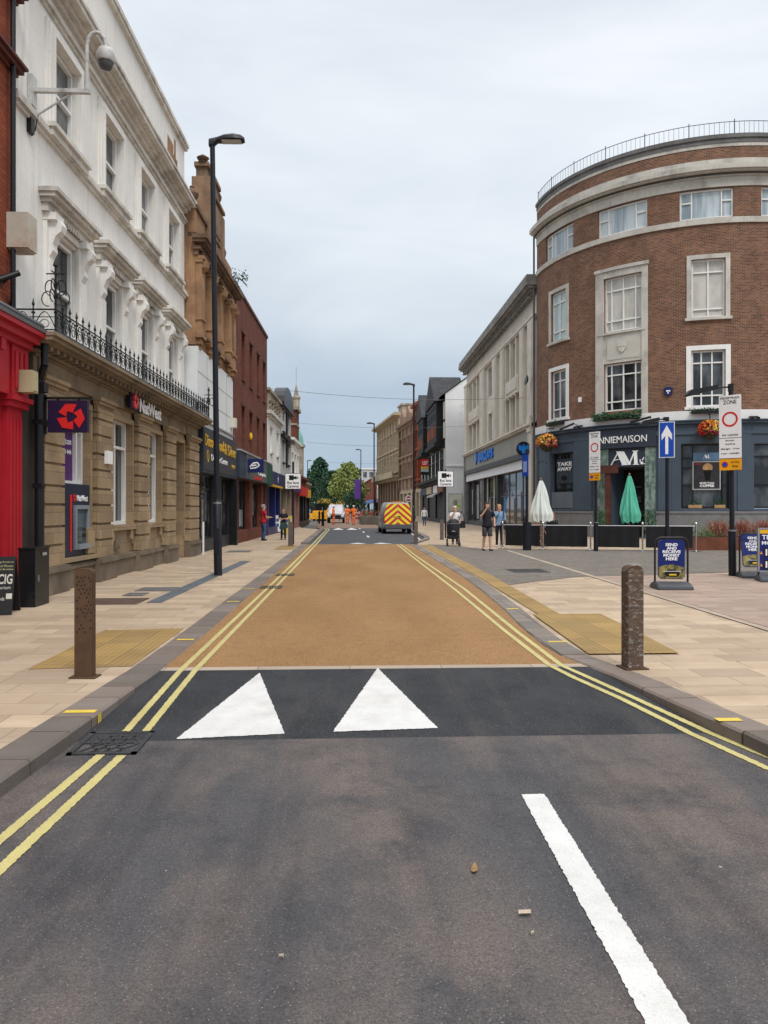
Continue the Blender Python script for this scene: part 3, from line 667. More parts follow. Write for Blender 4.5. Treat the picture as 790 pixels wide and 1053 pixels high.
for a, b in piers:
    g = MB(); z = .5; k = 0
    g.ub(SL, a+.045, b-.045, -.15, -.0, .45, 3.62)
    while z < 3.55:
        h = .40 if k % 2 == 0 else .34
        zt = min(z+h-.03, 3.6); c = .022
        g.ub(SL, a, b, -.15, .028, z+c, zt-c); g.ub(SL, a+c, b-c, -.15, .05, z+c*.4, zt-c*.4)
        z += h; k += 1
    o = g.build('pier', bank_stone, bank)
    g = MB(); moulding(g, SL, a, b, ((.05, 3.6, 3.66), (.03, 3.66, 3.76), (.09, 3.76, 3.83), (.13, 3.83, 3.9)), 0)
    g.build('capital', bank_stone, bank)
for a, b in [(1.1, 2.2), (3.78, 4.88), (6.58, 7.74), (9.19, 10.38), (11.94, 13.42)]:
    g = MB(); g.ub(SL, a, b, -.2, .10, -.05, .40); g.ub(SL, a, b, -.2, .14, .40, .47); g.ub(SL, a+.02, b-.02, -.2, .11, .47, .50); g.build('plinth', bank_dark, bank)
for a, b in [(2.2, 3.78), (4.88, 6.58), (7.74, 9.19)]:
    g = MB(); g.ub(SL, a, b, -.2, -.03, -.05, .38); g.ub(SL, a, b, -.2, .01, .38, .45); g.ub(SL, a, b, -.2, -.02, .45, .48); g.build('plinth', bank_dark, bank)
g = MB()
for a, b in gops[1:]:
    g.ub(SL, a-.03, b+.1, -.5, .0, 1.05, 1.16); g.ub(SL, a+.1, a+.24, -.12, -.03, .82, 1.05); g.ub(SL, b-.24, b-.1, -.12, -.03, .82, 1.05)
g.ub(SL, 2.1, 3.84, -.2, .05, .52, .60); g.ub(SL, 3.44, 3.84, -.2, -.02, .62, 1.16); g.ub(SL, 2.11, 2.24, -.2, -.02, .62, 1.16)
for a, b in gops+[dop]:   # jambs and lintels of the bays
    g.ub(SL, a-.09, a-.004, -.12, -.06, .7, 3.6); g.ub(SL, b+.004, b+.09, -.12, -.06, .7, 3.6); g.ub(SL, a-.04, b+.08, -.12, -.05, 3.6, 3.72)
g.build('sill', bank_stone, bank)
for i, (a, b) in enumerate(gops):
    if i: w = win(SL, bank, a+.0, b-.0, 1.17, 3.66, -.33, nu=(.52,), nz=(.735,), fw=.085, fd=.1)
    else:
        w = win(SL, bank, a, b, 2.02, 3.66, -.33, nu=(.80,), nz=(.68,), fw=.085, fd=.1, label='window backed with purple vinyl above the cash machine')
        q = MB(); q.ub(SL, a+.09, b-.09, -.317, -.310, 2.1, 3.08); q.build('vinyl', purple2, w)
        text(SL, w, 'west.com', a+.62, a+1.15, 2.84, 2.95, -.309, white_letter, .004, .01); text(SL, w, '0800 444', a+.55, a+1.15, 2.64, 2.74, -.309, white_letter, .004, .01)
g = MB(); g.ub(SL, dop[0], dop[1], -1.32, -1.27, .02, 3.6); d_ = g.build('door', M('dark_mahogany', (.07, .03, .018), .4, .3, 3), bank)
g = MB()
for x in (0, .66):
    for z0, z1 in ((.3, 1.0), (1.15, 2.3), (2.45, 3.4)): g.ub(SL, dop[0]+.1+x, dop[0]+.6+x, -1.27, -1.25, z0, z1)
g.build('door_panel', M('dark_mahogany', (0, 0, 0)), d_)
# entablature + dentilled cornice
g = MB(); g.ub(SL, .95, U1+.05, -.6, -.04, 3.9, 4.2); g.ub(SL, .95, U1+.05, -.6, 0, 4.2, 4.24)
g.ub(SL, 1.1, 2.3, -.1, .0, 3.93, 4.19); g.ub(SL, 11.9, U1+.03, -.1, .0, 3.93, 4.19)
for p, a, b in ((.08, 4.24, 4.29), (.30, 4.37, 4.41), (.40, 4.41, 4.48), (.46, 4.48, 4.54)): g.ub(SL, .8-p*.3, U1+.05+p*.5, -.6, p, a, b)
for k in range(44):
    c = .98+k*.283; g.ub(SL, c, c+.13, 0, .24, 4.29, 4.37)
g.build('dentil_cornice', M('cornice_stone', (.25, .19, .125), .85, .35, 1.2, bmp=.3, dirt=.5, dirtc=(.05, .045, .04)), bank)
g = MB(); g.ub(SL, .8, U1+.2, -.6, .44, 4.54, 4.575); g.build('lead_flashing', lead, bank)
def roundel(S, parent, c, z, r, o, ex, mat, name='logo_mark'):
    pol = [(1.08, 66), (1.08, 112), (1.0, 160), (.36, 178), (.52, 122), (.34, 66)]
    base = [(q*math.cos(R(a_))*.86, q*math.sin(R(a_))*.86) for q, a_ in pol]
    g = MB()
    for k in range(3):
        t = R(120*k); P = []
        for x, y in base:
            y2 = y; X = x*math.cos(t)+y2*math.sin(t); Y = -x*math.sin(t)+y2*math.cos(t); P.append((c+X*r, z+Y*r))
        n = len(P); V = [S.map(u, o+ex, q) for u, q in P]+[S.map(u, o, q) for u, q in P]
        g.mesh(V, [list(range(n))[::-1], list(range(n, 2*n))]+[[i, (i+1) % n, n+(i+1) % n, n+i] for i in range(n)])
    return g.build(name, mat, parent)
s = empty('fascia_sign', SL.world(5.75, .10, 3.93), 'red mark and white bank lettering mounted on the stone frieze', 'sign', SL.a)
text(PL, s, 'NatWest', .78, 2.70, .0, .34, .0, white_letter, .015, .03)
q = MB(); q.ub(PL, .02, .62, -.06, .02, .01, .40); q.build('backing', purple, s); roundel(PL, s, .32, .205, .21, .02, .05, M('coral_red', (.72, .09, .10), .4, .05))
q = MB(); q.ub(PL, .0, 2.7, -.06, -.03, .05, .08); q.ub(PL, .0, 2.7, -.06, -.03, .26, .29); q.build('rail', black_iron, s)
# cash machine
a_ = empty('cash_machine', SL.world(2.40, -.08, .62), 'cash machine with navy surround and red stripe beside the first stone pier', 'cash machine', SL.a)
q = MB(); q.ub(PL, -.25, 1.28, -.3, .0, 0, 1.42); q.build('surround', M('dark_navy_panel', (.012, .02, .045), .35, .1), a_)
q = MB(); q.ub(PL, .24, .32, .0, .012, .1, 1.2); q.build('stripe', red_sign, a_)
q = MB(); q.ub(PL, .42, 1.16, .0, .03, .16, 1.0); 
q2 = MB(); q2.ub(PL, .42, .50, 0, .05, .12, 1.0); q2.ub(PL, 1.08, 1.16, 0, .05, .12, 1.0); q2.ub(PL, .5, 1.08, 0, .05, .92, 1.0); q2.ub(PL, .5, 1.08, 0, .09, .12, .22); f_ = q2.build('fascia', M('machine_grey', (.22, .25, .28), .4, .1), a_)
q = MB(); q.ub(PL, .5, 1.08, .0, .012, .22, .92); q.build('recess', M('machine_recess', (.05, .08, .10), .3, .2), f_)
q = MB(); q.ub(PL, .56, .88, .012, .02, .55, .84); q.build('screen', M('machine_screen', (.10, .13, .15), .15, .2), f_)
q = MB()
for i in range(4):
    for j in range(3): q.ub(PL, .60+j*.06, .645+j*.06, .012, .035, .28+i*.05, .315+i*.05)
q.build('keypad', steel, f_); q = MB(); q.ub(PL, .86, 1.02, .012, .03, .36, .42); q.ub(PL, .9, 1.02, .012, .03, .5, .53); q.build('slot', black_plastic, f_)
text(PL, a_, 'NatWest', .60, 1.16, 1.08, 1.20, .0, white_letter, .01, .01); roundel(PL, a_, .47, 1.14, .085, .0, .01, red_sign)
# alarm box on pier, vents
q = MB(); q.ub(SL, 4.2, 4.5, .05, .13, 2.52, 2.8); q.build('alarm_box', white_sign, None); o = D.objects['alarm_box']; o.location = (SL.x, SL.y, 0); o.rotation_euler = (0, 0, SL.a); tag(o, 'small pale alarm box on the second stone pier of the bank', 'alarm box')
q = MB(); q.ub(SL, 5.25, 5.55, -.12, -.05, .62, .86); q.ub(SL, 5.3, 5.5, -.06, -.03, .66, .82); q.build('vent', bank_dark, bank)
# iron balcony railing
rl = empty('balcony_railing', SL.world(0, 0, 4.575), 'black wrought iron balcony railing above the stone cornice', 'railing', SL.a)
def rail_run(p, q_):
    g = MB(); L = math.hypot(q_[0]-p[0], q_[1]-p[1]); n = max(2, int(L/.30))
    for z, r in ((.05, .012), (.40, .014), (.27, .008)): g.cyl((*p, z), (*q_, z), r, n=6)
    for k in range(n+1):
        x = p[0]+(q_[0]-p[0])*k/n; y = p[1]+(q_[1]-p[1])*k/n
        g.cyl((x, y, 0), (x, y, .47), .012, n=5); g.lathe([(.001, .45), (.028, .49), (.015, .53), (.001, .60)], 6, (x, y, 0))
        g.cyl((x-.0, y, .36), (x, y, .33), .03, n=6)
        if k < n:
            dx, dy = (q_[0]-p[0])/n, (q_[1]-p[1])/n
            for sgn in (1, -1):
                pts = []
                for i in range(9):
                    t = i/8; f = (t if sgn > 0 else 1-t); a = .06+.30*math.sin(t*math.pi/2)
                    pts.append((x+dx*f*.5+(dx*.5 if sgn < 0 else 0)*(1), y+dy*f*.5+(dy*.5 if sgn < 0 else 0), a))
                g.tube(pts, .009, 4)
            c = [(x+dx/2+dx*.22*math.cos(t*.9), y+dy/2+dy*.22*math.cos(t*.9), .16+.07*math.sin(t*.9)) for t in range(8)]; g.tube(c, .007, 4)
    return g
LX = [(-.05, .38), (.0, -.38)]
rail_run((.9, .40), (.9, -.36)).build('rail_panel', black_iron, rl)
def loc(u, o): return (u, -o)
for k in range(4):
    a = .9+k*3.12; rail_run(loc(a, .36), loc(a+3.12, .36)).build('rail_panel', black_iron, rl)
rail_run(loc(13.38, .36), loc(13.38, -.4)).build('rail_panel', black_iron, rl)
for u, h in ((.9, 1.15), (13.38, .95)):   # corner standards with scrolls and cross finial
    g = MB(); x, y = loc(u, .36); g.cyl((x, y, 0), (x, y, h), .02, n=6); g.lathe([(.001, h-.04), (.045, h), (.03, h+.06), (.001, h+.14)], 8, (x, y, 0))
    g.cyl((x-.16, y, h-.14), (x+.16, y, h-.14), .012, n=5); g.cyl((x, y-.16, h-.14), (x, y+.16, h-.14), .012, n=5)
    for sx in (-1, 1):
        for amp, zz in ((.16, h-.38), (.22, .58)):
            pts = [(x+sx*(.02+amp*(1-math.cos(t*.55))*.5), y, zz+.13*math.sin(t*.55)*(1 if t < 6 else .6)) for t in range(10)]; g.tube(pts, .010, 4)
            pts = [(x, y+sx*(.02+amp*(1-math.cos(t*.55))*.5), zz+.13*math.sin(t*.55)) for t in range(10)]; g.tube(pts, .010, 4)
    g.build('corner_standard', black_iron, rl)
# projecting sign on bracket
ps = empty('projecting_sign', (-4.92, 13.42, 2.88), 'dark purple hanging sign with a red three-part mark, by the first stone pier', 'sign', 0)
q = MB(); q.box(-.34, .34, -.05, .05, 0, .56); q.build('panel', purple, ps); 
for sgn in (1,): roundel(PL, ps, .06, .27, .26, .05, .012, red_sign)
q = MB(); q.box(-.44, .42, -.03, .03, .58, .62); q.box(-.44, -.38, -.03, .03, -.03, .66); q.box(-.46, -.34, -.05, .05, .1, .2); q.box(-.2, -.16, -.02, .02, .55, .6); q.box(.16, .2, -.02, .02, .55, .6); q.build('bracket', black_iron, ps)
# downpipe (black) with hopper on the party line
dp = empty('drainpipe', SL.world(.93, .03, 0), 'thick black drainpipe between the crimson shopfront and the stone bank', 'drainpipe', SL.a)
q = MB(); q.cyl((0, -.04, .05), (0, -.04, 3.75), .075, n=12); q.cyl((0, -.04, 3.75), (-.08, -.16, 4.0), .06, n=10); q.cyl((-.08, -.16, 4.0), (-.08, -.16, 4.5), .06, n=10); q.cyl((-.08, -.16, 4.5), (-.1, .3, 4.7), .055, n=10); q.cyl((-.1, .36, 4.7), (-.1, .36, 12.5), .045, n=8)
q.build('pipe', black_paint, dp, smooth=True)
q = MB(); q.box(-.09, .09, -.16, .05, 3.55, 3.72)
for z in (.7, 1.9, 3.0): q.box(-.075, .075, -.11, .05, z, z+.08)
q.build('collar', black_paint, dp)
# CCTV on bracket
cc = empty('surveillance_camera', (-5.82, 14.05, 9.1), 'white dome camera on a swan-neck pole and bracket high on the white wall', 'security camera', 0)
wm = M('weathered_white_metal', (.55, .55, .53), .5, .25, 4, dirt=.3)
q = MB(); q.box(.0, 1.06, -.04, .04, .06, .13); q.box(-.02, .06, -.11, .11, -.2, .35); q.cyl((.05, .05, -.35), (.75, .0, .07), .02, n=6); q.build('bracket', wm, cc)
q = MB(); pts = [(1.0, 0, .1), (1.0, 0, .95)]+[(1.0+.17-.17*math.cos(t*math.pi/6), 0, .95+.24*math.sin(t*math.pi/6)) for t in range(1, 7)]+[(1.34, 0, .88)]
q.tube(pts, .035, 10); q.cyl((1.0, 0, .12), (1.0, 0, .4), .05, n=10); q.build('swan_neck', wm, cc, smooth=True)
q = MB(); q.lathe([(.05, .92), (.13, .88), (.165, .80), (.165, .66), (.15, .64)], 16, (1.34, 0, 0)); h_ = q.build('housing', wm, cc, smooth=True)
q = MB(); q.lathe([(.14, .655), (.13, .58), (.09, .52), (.02, .495)], 16, (1.34, 0, 0)); q.build('dome', M('smoked_dome', (.10, .10, .11), .1, .1), h_, smooth=True)
q = MB(); q.tube([(.62, .02, .0), (.4, .03, -.14), (.1, .05, -.32), (.05, .05, -.6), (-.0, .03, -.72), (-.08, .0, -.6)], .012, 6); q.box(-.08, .06, -.14, .0, -.72, -.45); q.build('cable', black_plastic, cc)
bc = empty('bullet_camera', (-5.86, 13.0, 5.35), 'small black bullet camera low on the white wall above the cornice', 'security camera')
q = MB(); q.cyl((0, 0, 0), (.16, -.1, .08), .02, n=8); q.cyl((.02, -.2, .0), (.30, -.05, .17), .05, .05, n=10); q.box(-.04, .02, -.1, .1, -.12, .12); q.build('body', black_plastic, bc)

# ================================================================== LEFT: red brick building and crimson shopfront
rb = bld(SL, 'red_brick_building', 'orange-red brick building with a crimson painted shopfront at the left edge')
wall(SL, -7, 1.1, 4.6, 15, [(-1.35, -.45, 6.0, 9.0), (-4, -2.6, 6, 9), (-1.35, -.45, 10.6, 12.6)], brick_orange, rb, o=-.42, name='brick_wall')
for q in ((-1.35, -.45, 6.0, 9.0), (-4, -2.6, 6, 9), (-1.35, -.45, 10.6, 12.6)): win(SL, rb, *q, -.65, nz=(.5,))
g = MB()
for z in (9.05, 10.3): moulding(g, SL, -7, 1.06, ((.06, z, z+.07), (.14, z+.07, z+.15), (.2, z+.15, z+.2)), -.42)
g.build('string_course', M('dark_red_terracotta', (.11, .035, .025), .7, .3), rb)
wall(SL, -7, .62, -.05, 4.7, [(-2.8, -.1, .6, 3.3), (-6, -3.2, .6, 3.3)], red_paint, rb, o=-.15, depth=.3, name='shopfront', back=3)
win(SL, rb, -2.8, -.1, .6, 3.3, -.4, nu=(.5,), frame=red_paint, glass=glass_shop); win(SL, rb, -6, -3.2, .6, 3.3, -.4, nu=(.5,), frame=red_paint, glass=glass_shop)
g = MB()
g.ub(SL, .02, .60, -.15, -.02, .0, .5); g.ub(SL, .05, .56, -.15, -.06, .5, 3.2)
for k in range(4): g.ub(SL, .10+k*.115, .17+k*.115, -.06, -.035, .7, 3.0)
g.ub(SL, -.02, .64, -.15, .02, 3.2, 3.3); g.ub(SL, -.05, .68, -.15, .08, 3.3, 3.38); g.ub(SL, .03, .60, -.15, .03, 3.38, 4.2)
for k in range(3): g.ub(SL, .10+k*.16, .20+k*.16, .03, .055, 3.5, 4.1)
g.build('pilaster', red_paint, rb)
g = MB(); g.ub(SL, -7, .0, -.15, .0, 3.38, 4.2); g.ub(SL, -7, .62, -.15, .1, 4.2, 4.3); g.ub(SL, -7, .66, -.15, .2, 4.3, 4.42); g.ub(SL, -7, .7, -.15, .28, 4.42, 4.5)
for k in range(12): g.ub(SL, -.45-k*.3, -.3-k*.3, 0, .09, 4.02, 4.2)
g.build('fascia', red_paint, rb)
g = MB(); g.ub(SL, -7, .72, -.42, .3, 4.5, 4.56); g.cyl(SL.map(-7, .2, 4.6), SL.map(.7, .2, 4.62), .06, n=8); g.build('flashing', lead, rb)
g = MB(); g.box(0, .36, -.36, 0, 0, .60); g.box(.36, .39, -.3, -.24, .2, .28); g.box(.03, .33, -.33, -.03, -.03, 0)
o = g.build('junction_box', M('rust_streaked_cream_metal', (.50, .46, .38), .6, .15, 2, dirt=.5, dirtc=(.25, .09, .03)), None); o.location = SL.world(.78, -.42, 6.0); o.rotation_euler = (0, 0, SL.a); tag(o, 'rust-streaked cream metal box fixed high at the edge of the red brick', 'wall box')
g = MB(); g.box(0, .22, -.2, .06, 0, .36); g.box(.03, .19, -.215, -.2, .03, .33); o = g.build('meter_box', M('beige_plastic', (.42, .36, .22), .5, .1), None); o.location = SL.world(.22, -.06+.12, 3.45); o.rotation_euler = (0, 0, SL.a); tag(o, 'beige meter box on the crimson pilaster', 'meter box')

# ================================================================== LEFT: sandstone building with boarding and dark shop sign
ss = bld(SL, 'sandstone_building', 'ornate orange sandstone building with tall gable and balustrade over white boarding')
s0, s1 = 13.42, 20.25
so_ = [(14.05, 14.9, 7.6, 10.0), (15.75, 16.75, 7.6, 10.0), (17.5, 18.6, 7.6, 10.0)]
wall(SL, s0, s1, 7.1, 11.8, so_, sandstone, ss, o=-.1, depth=.4, name='stone_wall')
for q in so_: win(SL, ss, *q, -.45, nu=(.5,), nz=(.6,), fw=.06, glass=glass_blind)
g = MB()
for c in (13.72, 15.32, 17.12, 18.95, 19.9):
    g.ub(SL, c-.24, c+.24, -.1, .10, 7.35, 10.1); g.ub(SL, c-.2, c+.2, -.1, .06, 7.15, 7.36); g.ub(SL, c-.13, c+.13, -.1, .0, 6.98, 7.16)
    for z in (7.35, 7.95, 9.9): g.ub(SL, c-.29, c+.29, -.1, .15, z, z+.09)
    g.ub(SL, c-.30, c+.30, -.1, .2, 10.0, 10.12); g.lathe([(.05, 9.6), (.2, 9.75), (.24, 9.95), (.1, 10.0)], 8, SL.map(c, .1, 0))
g.build('pilaster', sandstone, ss)
g = MB(); moulding(g, SL, s0, s1, ((.10, 10.12, 10.3), (.2, 10.3, 10.42), (.38, 10.52, 10.62), (.46, 10.62, 10.75)), -.1)
for k in range(24): g.ub(SL, s0+.05+k*.285, s0+.18+k*.285, -.1, .2, 10.42, 10.52)
for q in so_: g.ub(SL, q[0]-.1, q[1]+.1, -.1, .02, 10.0, 10.1); g.ub(SL, q[0]-.1, q[1]+.1, -.1, .12, 7.48, 7.58)
for k in range(40): g.lathe([(.02, 0), (.055, .02), (.02, .06)], 6, SL.map(s0+.1+k*.17, .10, 10.16+.05*(k % 2)))
for q in so_:
    for k in range(7): c_ = SL.map(q[0]+(q[1]-q[0])*k/6, .0, 10.13-.10*math.sin(math.pi*k/6)); g.lathe([(.01, -.05), (.07, 0), (.01, .06)], 6, c_)
g.build('cornice', sandstone_d, ss)
g = MB()   # balustrade
g.ub(SL, s0, 15.2, -.35, -.05, 10.75, 10.9); g.ub(SL, s0, 15.2, -.38, -.02, 11.7, 11.85); g.ub(SL, 18.2, s1, -.35, .0, 10.75, 10.9); g.ub(SL, 18.2, s1, -.38, -.0, 11.2, 11.35)
for c in [s0+.2+.24*k for k in range(7)]: g.lathe([(.05, 10.9), (.09, 11.1), (.05, 11.35), (.045, 11.5), (.08, 11.7)], 8, SL.map(c, -.2, 0))
for c in [18.4+.24*k for k in range(8)]: g.lathe([(.05, 10.9), (.08, 11.0), (.05, 11.15), (.07, 11.2)], 8, SL.map(c, -.2, 0))
g.build('balustrade', sandstone_d, ss)
g = MB(); g.ub(SL, 15.2, 17.9, -.55, -.05, 10.75, 13.2); g.ub(SL, 15.1, 18.0, -.6, .05, 13.2, 13.32); g.ub(SL, 15.3, 17.4, -.5, -.1, 13.32, 13.95); g.ub(SL, 15.2, 17.5, -.55, -.02, 13.95, 14.1)
g.ub(SL, 15.05, 15.55, -.6, .05, 10.75, 13.5); g.ub(SL, 17.4, 17.9, -.6, .05, 10.75, 13.0)
g.ub(SL, 15.9, 17.1, -.1, .06, 11.6, 12.9); g.ub(SL, 16.1, 16.9, .06, .09, 11.8, 12.7)
for k in range(5): g.ub(SL, 15.7+.35*k, 15.85+.35*k, -.1, .1, 11.0, 11.4)
g.build('gable', M('gable_brown_stone', (.26, .165, .10), .85, .35, 1.5, bmp=.3, dirt=.5, dirtc=(.06, .05, .04)), ss)
for c, z, h in ((15.3, 14.1, .28), (17.65, 13.32, .9), (18.6, 11.35, 1.1), (13.6, 11.85, .7)):
    g = MB(); p = SL.map(c, -.25, z); g.lathe([(.20, 0), (.14, .12*h), (.10, .25*h), (.2, .42*h), (.23, .58*h), (.16, .75*h), (.07, .85*h), (.09, .93*h), (.01, h)], 10, p); g.build('finial', sandstone_d, ss, smooth=True)
g = MB(); g.ub(SL, s0+.0, s1-.15, -.6, -.02, 4.45, 7.05)
brd = g.build('boarding', M('white_boarding', (.68, .70, .70), .6, .07, .6, dirt=.15), ss)
g = MB()
for u in (14.9, 16.9, 18.6): g.ub(SL, u, u+.02, -.02, -.012, 4.5, 7.0)
for z in (5.35, 6.2): g.ub(SL, s0, s1-.15, -.02, -.013, z, z+.02)
g.ub(SL, s0, s1-.15, -.02, .05, 4.6, 4.66)
g.build('seam', M('seam_grey', (.3, .31, .31), .6), brd)
g = MB(); g.ub(SL, 19.5, 19.85, -.02, .2, 4.95, 5.35); o = g.build('security_box', M('cream_box', (.6, .58, .48), .5), None); o.location = (SL.x, SL.y, 0); o.rotation_euler = (0, 0, SL.a); tag(o, 'cream box at the lower right of the white boarding', 'alarm box')
g = MB(); g.ub(SL, s0+.2, s1-.1, -.1, .12, 2.80, 4.38); fs = g.build('shop_fascia', dark_grey_paint, ss)
sg_ = M('dark_stone_grey_sign', (.045, .045, .05), .5, .25, 1)
g = MB(); g.ub(SL, s0+.3, s1-.2, .12, .135, 2.9, 4.28); g.build('sign_face', sg_, fs)
text(SL, fs, 'Discover Food', 13.85, 17.2, 3.72, 4.14, .135, gold, .02, .015); text(SL, fs, '& Diner', 17.35, 19.9, 3.66, 4.1, .135, gold, .02, .015)
text(SL, fs, 'DiscoverCentre', 14.9, 18.0, 3.27, 3.50, .135, white_letter, .01, .005); text(SL, fs, 'www', 18.9, 19.7, 3.2, 3.35, .135, gold, .01, .005)
g = MB(); c_ = SL.map(14.3, .14, 3.38); 
for t in range(12):
    a, b = t*math.pi/6, (t+1)*math.pi/6; g.cyl((c_[0]+.14*math.cos(a), c_[1], c_[2]+.2*math.sin(a)), (c_[0]+.14*math.cos(b), c_[1], c_[2]+.2*math.sin(b)), .018, n=5)
g.build('emblem', gold, fs)
sop = [(13.95, 16.6, .45, 2.78), (16.9, 17.8, .0, 2.78), (18.1, 20.0, .45, 2.78)]
wall(SL, s0, s1, -.05, 4.45, sop, M('charcoal_shopfront', (.03, .032, .036), .5, .15), ss, o=-.12, depth=.25, name='shopfront', back=5)
win(SL, ss, *sop[0], -.3, nu=(.36, .8), nz=(.78,), frame=black_paint, glass=glass_shop); win(SL, ss, *sop[1], -.35, nu=(.5,), frame=black_paint, glass=glass_shop, name='door'); win(SL, ss, *sop[2], -.3, nu=(.5,), frame=black_paint, glass=glass_shop)
g = MB(); g.ub(SL, s1-.35, s1-.02, -.12, .18, -.05, 2.78); g.build('pier', black_paint, ss)
g = MB(); g.box(0, .05, -.03, .03, 0, 1.1); o = g.build('white_post', white_sign, None); o.location = SL.world(13.55, .12, 0); tag(o, 'thin white pipe at the end of the bank plinth', 'pipe')

# ================================================================== LEFT: red brick shop building
bk = bld(SL, 'brick_shop_building', 'tall plain deep-red brick building with narrow slit windows above grey shop fascias')
b0, b1 = 20.32, 31.0
slits = []
for px in (250.5, 258.5, 265.8, 272): u = SL.u(px); slits += [(u-.42, u+.42, 7.5, 9.6), (u-.42, u+.42, 4.3, 6.25)]
wall(SL, b0, b1, 4.0, 11.25, slits, brick_red, bk, o=-.02, depth=.25, name='brick_wall')
for q in slits: win(SL, bk, *q, -.22, nz=(.5,), fw=.05, frame=black_paint)
bc_ = M('brown_coping', (.12, .06, .045), .8, .3)
g = MB(); moulding(g, SL, b0, b1, ((.06, 11.25, 11.4),), -.02); g.build('coping', bc_, bk)
for q in slits: g = MB(); g.ub(SL, q[0]-.08, q[1]+.08, -.05, .05, q[3]+.01, q[3]+.13); g.build('lintel', bc_, bk); g = MB(); g.ub(SL, q[0]-.05, q[1]+.05, -.05, .05, q[2]-.08, q[2]-.005); g.build('sill', bc_, bk)
cols = [(20.35, 21.6), (24.9, 25.7), (28.9, 29.6), (30.5, 31.0)]; bop = [(21.6, 24.9, .55, 2.9), (25.7, 28.9, .55, 2.9), (29.6, 30.5, .05, 2.9)]
wall(SL, b0, b1, -.05, 4.0, bop, brick_red, bk, o=-.04, depth=.35, name='shop_wall', back=5)
for i, q in enumerate(bop): win(SL, bk, *q, -.36, nu=((.34, .72) if i < 2 else (.5,)), frame=black_paint, glass=glass_shop, name='window' if i < 2 else 'door')
for a, b, z0, z1, mt, nm in ((22.2, 22.75, .8, 2.5, M('blue_banner', (.02, .04, .22), .5), 'display_banner'), (21.8, 22.1, 1.0, 2.0, M('orange_display', (.5, .16, .03), .5), 'display_poster'), (23.6, 24.4, .7, 1.5, M('pale_display', (.45, .47, .5), .6), 'display_poster'), (26.2, 26.9, .8, 2.0, M('pale_display', (0, 0, 0)), 'display_poster'), (27.4, 28.2, 1.2, 2.6, M('dim_display', (.22, .24, .22), .6, .4, 4), 'display_poster')):
    g = MB(); g.ub(SL, a, b, -.345, -.335, z0, z1); g.build(nm, mt, bk)
for a, b, z0, z1, c_ in ((14.2, 14.7, .7, 2.0, (.12, .05, .03)), (15.2, 15.5, .6, 1.9, (.25, .22, .18)), (15.7, 16.2, 1.1, 2.2, (.08, .10, .12)), (18.6, 19.1, .8, 1.9, (.20, .17, .12))):
    g = MB(); g.ub(SL, a, b, -.285, -.275, z0, z1); g.build('display_poster', M('display_'+str(round(a*10)), c_, .6, .5, 5), ss)
g = MB(); g.ub(SL, b0+.02, 22.0, -.04, .22, 2.9, 4.05); g.build('fascia', M('dark_blue_grey_fascia', (.03, .045, .07), .5, .1), bk)
g = MB(); g.ub(SL, 22.0, 29.2, -.04, .25, 2.92, 4.06); f2 = g.build('fascia', M('mid_grey_fascia', (.085, .095, .10), .5, .1), bk)
g = MB(); g.ub(SL, 29.2, b1, -.04, .3, 2.85, 4.02); g.build('fascia', M('dark_green_fascia', (.012, .07, .045), .5, .15), bk)['label'] = 'dark green end of the fascia'
g = MB(); g.ub(SL, b0, b1, -.04, .28, 4.06, 4.12); g.build('ledge', M('pale_ledge', (.4, .4, .4), .6), bk)
text(SL, f2, 'Carpets', 25.6, 28.4, 3.16, 3.42, .25, white_letter, .02, .015); g = MB(); g.ub(SL, 24.4, 26.9, .25, .27, 2.98, 3.14); g.build('strip', red_sign, f2)
bs = empty('projecting_sign', (SL.world(22.4, .55, 3.2)), 'blue square projecting sign with a white bird emblem above the grey fascia', 'sign', 0)
g = MB(); g.box(-.42, .42, -.05, .05, 0, .62); g.build('panel', navy, bs, bevel=.02)
g = MB()
for (x0, y0, x1, y1, r) in ((-.2, .25, -.05, .42, .03), (-.05, .42, .15, .45, .035), (.15, .45, .22, .3, .03), (.22, .3, .05, .2, .03), (.05, .2, -.18, .18, .03), (-.1, .3, .1, .33, .035)): g.cyl((x0, -.055, y0), (x1, -.055, y1), r, n=8)
g.build('emblem', white_letter, bs); g = MB(); g.box(-.6, -.42, -.02, .02, .3, .36); g.build('bracket', black_iron, bs)
yl = MB(); yl.lathe([(.02, 0), (.07, .05), (.085, .16), (.05, .30), (.02, .34)], 10); o = yl.build('warning_lamp', yellow_sign, None, smooth=True); o.location = SL.world(23.6, .2, 4.8); tag(o, 'small yellow lamp on the brick wall above the blue sign', 'lamp'); y2 = MB(); y2.cyl((0, 0, 0), (-.15, .1, -.1), .02, n=6); b2 = y2.build('arm', black_iron, o)

